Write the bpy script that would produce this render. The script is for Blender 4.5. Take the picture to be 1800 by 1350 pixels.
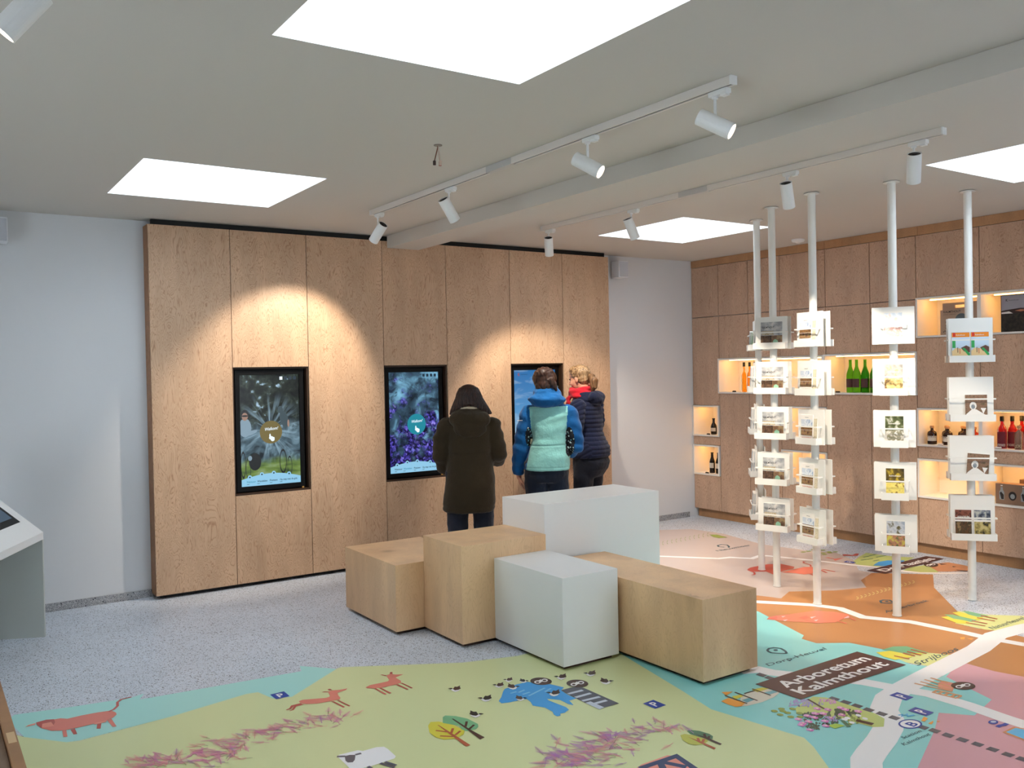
import bpy, bmesh, math, random
from mathutils import Vector, Matrix, noise
random.seed(7)
for o in list(bpy.data.objects): bpy.data.objects.remove(o)
S = bpy.context.scene
COL = S.collection
R = math.radians

# ------------------------------------------------------------------ camera
cam_d = bpy.data.cameras.new('camera'); cam = bpy.data.objects.new('camera', cam_d); COL.objects.link(cam)
cam_d.sensor_width = 36.0; cam_d.lens = 1569.81 / 1800 * 36; cam_d.clip_start = .02; cam_d.clip_end = 200
yaw, pit, rol = R(34.012), R(-0.765), R(-1.102)
fw = Vector((math.sin(yaw)*math.cos(pit), math.cos(yaw)*math.cos(pit), math.sin(pit)))
rt0 = Vector((math.cos(yaw), -math.sin(yaw), 0)); up0 = rt0.cross(fw)
rt = rt0*math.cos(rol) + up0*math.sin(rol); up = up0*math.cos(rol) - rt0*math.sin(rol)
M = Matrix((rt, up, -fw)).transposed().to_4x4(); M.translation = Vector((0, 0, 1.65))
cam.matrix_world = M
S.camera = cam
# ------------------------------------------------------------------ sky, daylight, exposure
SKY_COL, SKY_STRENGTH = (.80, .905, 1.0), 7.2
W = bpy.data.worlds.new('overcast_sky'); S.world = W; W.use_nodes = True
bg = W.node_tree.nodes['Background']; bg.inputs[0].default_value = (*SKY_COL, 1); bg.inputs[1].default_value = SKY_STRENGTH
S.view_settings.view_transform = 'Standard'; S.view_settings.look = 'None'
S.view_settings.exposure = 0.40; S.view_settings.gamma = 1.0; S.view_settings.use_curve_mapping = False
DAY_GAIN, SPOT_W, LED_E = 1.0, 1.0, 1.0
def day_light(name, loc, rot, sx, sy, watts=0, col=(.84, .92, 1.0)):
    """portal in a roof light or window opening; with watts it is a soft area lamp of daylight standing in that opening"""
    l = bpy.data.lights.new(name, 'AREA'); l.shape = 'RECTANGLE'; l.size = sx; l.size_y = sy
    if watts: l.energy = watts*DAY_GAIN; l.color = col
    else: l.cycles.is_portal = True
    o = bpy.data.objects.new(name, l); COL.objects.link(o); o.location = loc; o.rotation_euler = rot
    return o
CEIL = 2.845; WALL_Y = 7.148; SHELF_X = 7.262; SHAFT = .55
SKYLIGHTS = [(1.08, 2.13, 5.12, 6.19), (1.08, 2.13, 2.0, 3.06), (5.09, 6.13, 5.08, 6.14), (5.09, 6.13, 2.0, 3.06)]
for (x0, x1, y0, y1) in SKYLIGHTS: day_light('skylight_portal', ((x0+x1)/2, (y0+y1)/2, CEIL+SHAFT+.02), (0, 0, 0), x1-x0, y1-y0)
day_light('window_portal', (4.6, -4.02, 1.35), (R(90), 0, R(180)), 2.4, 1.7)  # invented window behind the camera, added to let in fill daylight
day_light('window_portal', (-3.22, 2.5, .85), (R(90), 0, R(90)), 2.4, 1.5)  # invented window out of view, added for more light from the left

# ------------------------------------------------------------------ helpers
def lin(c): return tuple(((v/255)/12.92 if v/255 <= .04045 else ((v/255+.055)/1.055)**2.4) for v in c)
MATS = {}
def mat(name, col=None, rough=.5, metal=0, spec=.5, emit=None, estr=0, trans=0, ior=1.45, bump=0, bscale=200, var=0, vscale=5, sheen=0, coat=0):
    if name in MATS: return MATS[name]
    m = bpy.data.materials.new(name); m.use_nodes = True; MATS[name] = m
    nt = m.node_tree; b = nt.nodes['Principled BSDF']; i = b.inputs
    c = lin(col or (200, 200, 200))
    i['Base Color'].default_value = (*c, 1); i['Roughness'].default_value = rough; i['Metallic'].default_value = metal
    i['Specular IOR Level'].default_value = spec; i['IOR'].default_value = ior
    i['Transmission Weight'].default_value = trans; i['Sheen Weight'].default_value = sheen; i['Coat Weight'].default_value = coat
    if emit: i['Emission Color'].default_value = (*lin(emit), 1); i['Emission Strength'].default_value = estr
    if bump or var:
        tc = nt.nodes.new('ShaderNodeTexCoord')
        if var:
            n = nt.nodes.new('ShaderNodeTexNoise'); n.inputs['Scale'].default_value = vscale; n.inputs['Detail'].default_value = 5
            nt.links.new(tc.outputs['Object'], n.inputs['Vector'])
            r = nt.nodes.new('ShaderNodeValToRGB'); r.color_ramp.elements[0].position = .3; r.color_ramp.elements[1].position = .7
            r.color_ramp.elements[0].color = (*[v*(1-var) for v in c], 1); r.color_ramp.elements[1].color = (*[min(1, v*(1+var)) for v in c], 1)
            nt.links.new(n.outputs['Fac'], r.inputs['Fac']); nt.links.new(r.outputs['Color'], i['Base Color'])
        if bump:
            n = nt.nodes.new('ShaderNodeTexNoise'); n.inputs['Scale'].default_value = bscale; n.inputs['Detail'].default_value = 4
            nt.links.new(tc.outputs['Object'], n.inputs['Vector'])
            bp = nt.nodes.new('ShaderNodeBump'); bp.inputs['Strength'].default_value = bump; bp.inputs['Distance'].default_value = .01
            nt.links.new(n.outputs['Fac'], bp.inputs['Height']); nt.links.new(bp.outputs['Normal'], i['Normal'])
    return m
class N:
    """tiny node helper"""
    def __init__(s, m): s.nt = m.node_tree; s.b = s.nt.nodes.get('Principled BSDF')
    def new(s, t, **kw):
        n = s.nt.nodes.new('ShaderNode'+t)
        for k, v in kw.items():
            if k.startswith('i_'): n.inputs[k[2:].replace('_', ' ')].default_value = v
            else: setattr(n, k, v)
        return n
    def link(s, a, b): s.nt.links.new(a, b)
    def ramp(s, fac, stops, interp='LINEAR'):
        r = s.new('ValToRGB'); e = r.color_ramp.elements; r.color_ramp.interpolation = interp
        while len(e) < len(stops): e.new(.5)
        for k, (p, c) in enumerate(stops): e[k].position = p; e[k].color = (*(lin(c) if max(c) > 1.001 else c), 1)
        s.link(fac, r.inputs['Fac']); return r.outputs['Color']
    def math(s, op, a, b=None, c=None):
        n = s.new('Math', operation=op)
        for k, v in enumerate((a, b, c)):
            if v is None: continue
            if isinstance(v, (int, float)): n.inputs[k].default_value = v
            else: s.link(v, n.inputs[k])
        return n.outputs[0]
    def mix(s, fac, a, b, mode='MIX'):
        n = s.new('Mix', data_type='RGBA', blend_type=mode)
        for k, v in ((0, fac), (6, a), (7, b)):
            if isinstance(v, (int, float)): n.inputs[k].default_value = v
            elif isinstance(v, tuple): n.inputs[k].default_value = (*(lin(v) if max(v) > 1.001 else v), 1)
            else: s.link(v, n.inputs[k])
        return n.outputs[2]

class MB:
    def __init__(s): s.v = []; s.f = []; s.m = []; s.sm = []
    def add(s, vs, fs, mi=0, smooth=False):
        o = len(s.v); s.v += [tuple(v) for v in vs]
        for f in fs: s.f.append(tuple(o+k for k in f)); s.m.append(mi); s.sm.append(smooth)
        return s
    def box(s, x0, x1, y0, y1, z0, z1, mi=0, bev=0):
        if bev:
            bm = bmesh.new(); bmesh.ops.create_cube(bm, size=1)
            for v in bm.verts: v.co = Vector(((x0+x1)/2+v.co.x*(x1-x0), (y0+y1)/2+v.co.y*(y1-y0), (z0+z1)/2+v.co.z*(z1-z0)))
            bmesh.ops.bevel(bm, geom=bm.edges[:], offset=bev, segments=2, affect='EDGES', profile=.7)
            return s.bm(bm, mi)
        vs = [(x, y, z) for z in (z0, z1) for y in (y0, y1) for x in (x0, x1)]
        return s.add(vs, [(0, 2, 3, 1), (4, 5, 7, 6), (0, 1, 5, 4), (2, 6, 7, 3), (0, 4, 6, 2), (1, 3, 7, 5)], mi)
    def bm(s, bm, mi=0, smooth=False):
        bm.verts.index_update(); s.add([v.co for v in bm.verts], [[v.index for v in f.verts] for f in bm.faces], mi, smooth); bm.free(); return s
    def tube(s, path, rad, n=16, mi=0, caps=True, ell=1.0):
        """swept round section along a 3D path, radius per point"""
        P = [Vector(p) for p in path]; rad = rad if isinstance(rad, (list, tuple)) else [rad]*len(P)
        rings = []; up_ = Vector((0, 0, 1))
        t0 = (P[1]-P[0]).normalized(); a = t0.cross(up_) if abs(t0.dot(up_)) < .95 else t0.cross(Vector((0, 1, 0))); a.normalize()
        for k, p in enumerate(P):
            t = (P[min(k+1, len(P)-1)]-P[max(k-1, 0)]).normalized()
            a = (a-t*a.dot(t)).normalized(); b = t.cross(a)
            rings.append([p+(a*math.cos(2*math.pi*j/n)+b*math.sin(2*math.pi*j/n)*ell)*rad[k] for j in range(n)])
        vs = [v for r in rings for v in r]
        fs = [(k*n+j, k*n+(j+1) % n, (k+1)*n+(j+1) % n, (k+1)*n+j) for k in range(len(P)-1) for j in range(n)]
        s.add(vs, fs, mi, True)
        if caps: s.add(rings[0], [tuple(range(n))[::-1]], mi); s.add(rings[-1], [tuple(range(n))], mi)
        return s
    def lathe(s, prof, n=20, c=(0, 0, 0), mi=0):
        vs = [(c[0]+r*math.cos(2*math.pi*j/n), c[1]+r*math.sin(2*math.pi*j/n), c[2]+z) for r, z in prof for j in range(n)]
        fs = [(k*n+j, k*n+(j+1) % n, (k+1)*n+(j+1) % n, (k+1)*n+j) for k in range(len(prof)-1) for j in range(n)]
        s.add(vs, fs, mi, True)
        s.add(vs[:n], [tuple(range(n))[::-1]], mi); s.add(vs[-n:], [tuple(range(n))], mi); return s
    def loft(s, rings, n=28, mi=0):
        """rings: (cx, cy, z, rx, ry[, power]) horizontal superellipse sections, bottom to top"""
        vs = []
        for r in rings:
            cx, cy, z, rx, ry = r[:5]; p = r[5] if len(r) > 5 else 2.3
            for j in range(n):
                a = 2*math.pi*j/n; ca, sa = math.cos(a), math.sin(a)
                vs.append((cx+rx*math.copysign(abs(ca)**(2/p), ca), cy+ry*math.copysign(abs(sa)**(2/p), sa), z))
        fs = [(k*n+j, k*n+(j+1) % n, (k+1)*n+(j+1) % n, (k+1)*n+j) for k in range(len(rings)-1) for j in range(n)]
        fs += [tuple(range(n))[::-1], tuple(range((len(rings)-1)*n, len(rings)*n))]
        return s.add(vs, fs, mi, True)
    def ball(s, c, r, mi=0, u=16, v=10, rot=None):
        r = r if isinstance(r, (tuple, list)) else (r, r, r); bm = bmesh.new(); bmesh.ops.create_uvsphere(bm, u_segments=u, v_segments=v, radius=1)
        for q in bm.verts:
            p = Vector((q.co.x*r[0], q.co.y*r[1], q.co.z*r[2]))
            if rot: p = rot @ p
            q.co = p+Vector(c)
        return s.bm(bm, mi, True)
    def prism(s, pts, z0, z1, mi=0):
        n = len(pts); vs = [(x, y, z0) for x, y in pts]+[(x, y, z1) for x, y in pts]
        return s.add(vs, [tuple(range(n))[::-1], tuple(range(n, 2*n))]+[(k, (k+1) % n, n+(k+1) % n, n+k) for k in range(n)], mi)
    def xf(s, Mx): s.v = [tuple(Mx @ Vector(v)) for v in s.v]; return s
    def mesh(s, name):
        me = bpy.data.meshes.new(name); me.from_pydata(s.v, [], s.f)
        me.polygons.foreach_set('material_index', s.m); me.polygons.foreach_set('use_smooth', s.sm)
        me.update(); return me
    def build(s, name, m, parent=None, loc=None, rotz=None, fix=True):
        me = s.mesh(name)
        if fix:
            bm = bmesh.new(); bm.from_mesh(me); bmesh.ops.recalc_face_normals(bm, faces=bm.faces[:]); bm.to_mesh(me); bm.free()
        for q in (m if isinstance(m, (list, tuple)) else [m]): me.materials.append(q)
        o = bpy.data.objects.new(name, me); COL.objects.link(o)
        if parent: o.parent = parent
        if loc: o.location = loc
        if rotz is not None: o.rotation_euler = (0, 0, rotz)
        return o
def tag(o, label, cat, group=None):
    o['label'] = label; o['category'] = cat
    if group: o['group'] = group
    return o
def thing(name, label, cat, loc=(0, 0, 0), rotz=0, group=None):
    o = bpy.data.objects.new(name, None); COL.objects.link(o); o.location = loc; o.rotation_euler = (0, 0, rotz); o.empty_display_size = .1
    return tag(o, label, cat, group)
def struct(o): o['kind'] = 'structure'; return o
def dup(root, loc, rotz=None, label=None):
    r = root.copy(); COL.objects.link(r); r.location = loc
    if rotz is not None: r.rotation_euler = (0, 0, rotz)
    if label: r['label'] = label
    for ch in list(root.children):
        c = ch.copy(); COL.objects.link(c); c.parent = r
        for g in ch.children: d = g.copy(); COL.objects.link(d); d.parent = c
    return r
TEXT_CACHE = {}
def text_geo(txt, bold=0):
    k = (txt, bold)
    if k in TEXT_CACHE: return TEXT_CACHE[k]
    cu = bpy.data.curves.new('lettering', 'FONT'); cu.body = txt; cu.resolution_u = 3; cu.offset = .022*bold; cu.size = 1
    o = bpy.data.objects.new('lettering', cu); COL.objects.link(o)
    dg = bpy.context.evaluated_depsgraph_get(); me = bpy.data.meshes.new_from_object(o.evaluated_get(dg))
    vs = [tuple(v.co) for v in me.vertices]; fs = [tuple(p.vertices) for p in me.polygons]
    bpy.data.objects.remove(o); bpy.data.curves.remove(cu); bpy.data.meshes.remove(me)
    x0 = min(v[0] for v in vs); x1 = max(v[0] for v in vs)
    vs = [((v[0]-x0)/(x1-x0), v[1]/.73) for v in vs]
    TEXT_CACHE[k] = (vs, fs); return vs, fs
def add_text(mb, txt, p0, ux, uy, mi=0, bold=0):
    """map lettering: x 0..1 along ux (full width), y 0..1 = cap height along uy"""
    vs, fs = text_geo(txt, bold); p0, ux, uy = Vector(p0), Vector(ux), Vector(uy)
    return mb.add([p0+ux*x+uy*y for x, y in vs], fs, mi)
def remeshed(mb, voxel, smooth_iter=4):
    """weld overlapping closed shapes of one part into one continuous skin"""
    me = mb.mesh('tmp'); o = bpy.data.objects.new('tmp', me); COL.objects.link(o)
    r = o.modifiers.new('r', 'REMESH'); r.mode = 'VOXEL'; r.voxel_size = voxel; r.use_smooth_shade = True
    if smooth_iter: s_ = o.modifiers.new('s', 'SMOOTH'); s_.iterations = smooth_iter; s_.factor = .5
    dg = bpy.context.evaluated_depsgraph_get(); out = bpy.data.meshes.new_from_object(o.evaluated_get(dg))
    bpy.data.objects.remove(o); bpy.data.meshes.remove(me)
    out.polygons.foreach_set('use_smooth', [True]*len(out.polygons)); return out
def link_mesh(name, me, mats, parent):
    mi = [p.material_index for p in me.polygons]; me.materials.clear()
    for q in (mats if isinstance(mats, (list, tuple)) else [mats]): me.materials.append(q)
    me.polygons.foreach_set('material_index', mi)
    o = bpy.data.objects.new(name, me); me.name = name; COL.objects.link(o); o.parent = parent; return o
# ------------------------------------------------------------------ materials
def plywood(name, base, dark, scale=1.0, plane='XZ', rough=.45, contrast=.5, knots=False):
    m = mat(name, base, rough); n = N(m); tc = n.new('TexCoord')
    mp = n.new('Mapping'); n.link(tc.outputs['Object'], mp.inputs['Vector'])
    sc = {'XZ': (2.2, 2.2, .55), 'YZ': (2.2, 2.2, .55), 'XY': (2.2, .6, 2.2)}[plane]
    mp.inputs['Scale'].default_value = [v*scale for v in sc]
    info = n.new('ObjectInfo'); off = n.new('Vector' + 'Math', operation='ADD'); cb = n.new('CombineXYZ')
    rn = n.math('MULTIPLY', info.outputs['Random'], 37.0)
    for k in range(3): n.link(rn, cb.inputs[k])
    n.link(mp.outputs['Vector'], off.inputs[0]); n.link(cb.outputs[0], off.inputs[1]); V = off.outputs[0]
    n1 = n.new('TexNoise', i_Scale=4.2, i_Detail=3.5, i_Distortion=1.0); n.link(V, n1.inputs['Vector'])
    band = n.math('MULTIPLY', n1.outputs['Fac'], 26.0); band = n.math('FRACT', band); band = n.math('PINGPONG', band, .5)
    lines = n.ramp(band, [(0.0, (1, 1, 1)), (.16, (.1, .1, .1)), (.5, (0, 0, 0))])
    n2 = n.new('TexNoise', i_Scale=3.0, i_Detail=6.0); n.link(V, n2.inputs['Vector'])
    n3 = n.new('TexNoise', i_Scale=90.0, i_Detail=3.0); n.link(V, n3.inputs['Vector'])
    base_c = n.ramp(n2.outputs['Fac'], [(.3, tuple(v*.94 for v in base)), (.7, tuple(min(255, v*1.04) for v in base))])
    f = n.math('MULTIPLY', lines, n.math('MULTIPLY', n3.outputs['Fac'], contrast*1.5))
    c = n.mix(f, base_c, dark)
    if knots:
        vo = n.new('TexVoronoi', i_Scale=1.6); n.link(V, vo.inputs['Vector'])
        k = n.ramp(vo.outputs['Distance'], [(0, (1, 1, 1)), (.05, (.5, .5, .5)), (.16, (0, 0, 0))])
        n4 = n.new('TexNoise', i_Scale=1.1, i_Detail=4.0); n.link(V, n4.inputs['Vector'])
        k = n.math('MULTIPLY', k, n.math('GREATER_THAN', n4.outputs['Fac'], .42))
        c = n.mix(n.math('MULTIPLY', k, .75), c, (140, 95, 60))
        bl = n.ramp(n4.outputs['Fac'], [(.42, (0, 0, 0)), (.68, (.5, .5, .5))]); c = n.mix(bl, c, (178, 128, 88))
    n.link(c, n.b.inputs['Base Color']); return m
PLY = plywood('birch_ply', (208, 173, 141), (158, 114, 82), 1.0, contrast=.95)
PLY_SHELF = plywood('birch_ply_shelf', (204, 170, 144), (152, 114, 88), 1.15, contrast=.95)
PLY_EDGE = mat('ply_edge', (168, 120, 84), .55, var=.15, vscale=40)
FASCIA = plywood('fascia_ply', (188, 144, 104), (150, 105, 72), 1.2)
OAK = plywood('knotty_ply_block', (248, 206, 160), (204, 154, 108), .7, contrast=.35, knots=True)
PLINTH_WOOD = plywood('plinth_wood', (176, 132, 92), (140, 100, 66), 1.5)
DESK_WOOD = plywood('desk_wood', (134, 108, 84), (104, 80, 60), 1.6, 'XY')
DESK_EDGE = mat('desk_edge', (168, 124, 84), .5, var=.12, vscale=12)
DESK_PALE = mat('desk_pale_joint', (222, 186, 140), .5)
WHITE_WALL = mat('white_plaster', (220, 221, 223), .9, bump=.05, bscale=260, spec=.2)
CEIL_MAT = mat('ceiling_plaster', (214, 209, 201), .95, bump=.04, bscale=220, spec=.2)
SHAFT_MAT = mat('skylight_shaft_white', (240, 243, 246), .9, spec=.2)
LAM_WHITE = mat('white_laminate', (246, 247, 246), .38, bump=.02, bscale=500)
NICHE_WHITE = mat('niche_white', (236, 232, 226), .5)
WHITE_MET = mat('white_powder_coat', (238, 236, 230), .4)
TRACK_WHITE = mat('track_white', (236, 228, 220), .45)
LAMP_WHITE = mat('lamp_white', (242, 242, 240), .42)
BLACK = mat('matt_black', (14, 14, 15), .6)
BEZEL = mat('black_bezel', (8, 8, 9), .4, spec=.2)
SLOT = mat('slot_dark', (46, 40, 38), .6)
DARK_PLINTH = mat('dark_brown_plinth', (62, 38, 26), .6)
LENS = mat('lamp_lens', (255, 255, 255), .4, emit=(255, 226, 188), estr=9)
LED = mat('warm_led', (255, 240, 220), .5, emit=(255, 186, 100), estr=17*LED_E)
GLASS = bpy.data.materials.new('clear_pane'); GLASS.use_nodes = True
_n = N(GLASS); GLASS.node_tree.nodes.remove(_n.b); _t = _n.new('BsdfTransparent'); _g = _n.new('BsdfGlossy', i_Roughness=.03); _x = _n.new('MixShader'); _x.inputs[0].default_value = .06
_n.link(_t.outputs[0], _x.inputs[1]); _n.link(_g.outputs[0], _x.inputs[2]); _n.link(_x.outputs[0], GLASS.node_tree.nodes['Material Output'].inputs[0])
def terrazzo(name, base, sc=1.0):
    m = mat(name, base, .38); n = N(m); tc = n.new('TexCoord'); V = tc.outputs['Object']
    c = None
    n0 = n.new('TexNoise', i_Scale=2.0*sc, i_Detail=4.0); n.link(V, n0.inputs['Vector'])
    c = n.ramp(n0.outputs['Fac'], [(.3, tuple(v*.97 for v in base)), (.7, tuple(min(255, v*1.03) for v in base))])
    for scale, thr, col in ((210, .30, (140, 142, 150)), (150, .19, (70, 72, 80)), (330, .3, (240, 240, 242)), (95, .09, (66, 68, 76))):
        vo = n.new('TexVoronoi', i_Scale=scale*sc, i_Randomness=1.0); n.link(V, vo.inputs['Vector'])
        sep = n.new('SeparateColor'); n.link(vo.outputs['Color'], sep.inputs[0])
        near = n.math('LESS_THAN', vo.outputs['Distance'], .42); pick = n.math('LESS_THAN', sep.outputs[0], thr)
        c = n.mix(n.math('MULTIPLY', near, pick), c, col)
    n.link(c, n.b.inputs['Base Color']); return m
TERRAZZO = terrazzo('terrazzo', (212, 219, 230)); TERRAZZO_DK = terrazzo('terrazzo_skirting', (150, 150, 152), .8)
PAL = dict(aqua=(146,208,198),azure=(70,160,215),black=(34,32,36),blue=(52,138,214),blush=(212,196,190),brick=(170,62,54),brickd=(112,76,66),brickl=(206,92,78),citron=(206,210,128),coral=(226,128,110),green=(98,158,112),greend=(78,122,92),greenx=(64,84,66),indigo=(44,62,100),ink=(46,84,98),lavender=(146,136,186),leaf=(172,186,104),lime=(196,204,142),lime2=(142,178,62),magenta=(196,96,168),maroon=(74,42,44),mustard=(200,186,60),mustardd=(168,168,70),navy=(24,56,140),ochre=(204,144,94),olive=(122,136,60),orange=(238,140,60),orchid=(206,134,190),paper=(238,238,242),peach=(232,164,118),pinkl=(240,180,180),rose=(198,138,148),rust=(160,78,52),rustlight=(206,138,96),salmon=(238,142,116),sand=(206,196,176),silver=(176,184,200),sky=(110,176,228),slate=(84,84,96),teal=(122,196,192),tealdark=(92,150,160),terra=(208,108,94),terradark=(168,72,64),umber=(70,42,38),wheat=(206,190,118),white=(238,232,230),yellow=(228,202,62))
def vinyl(k):
    c = lin(PAL[k]); e = .85 if k in ('ochre', 'blush', 'salmon', 'peach') else 1.7 if max(c) > .2 else 1.2
    return mat('vinyl_'+k, tuple(255*((1-(1-v)**e)*12.92 if 1-(1-v)**e <= .0031308 else 1.055*(1-(1-v)**e)**(1/2.4)-.055) for v in c), .34, spec=.45)
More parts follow.
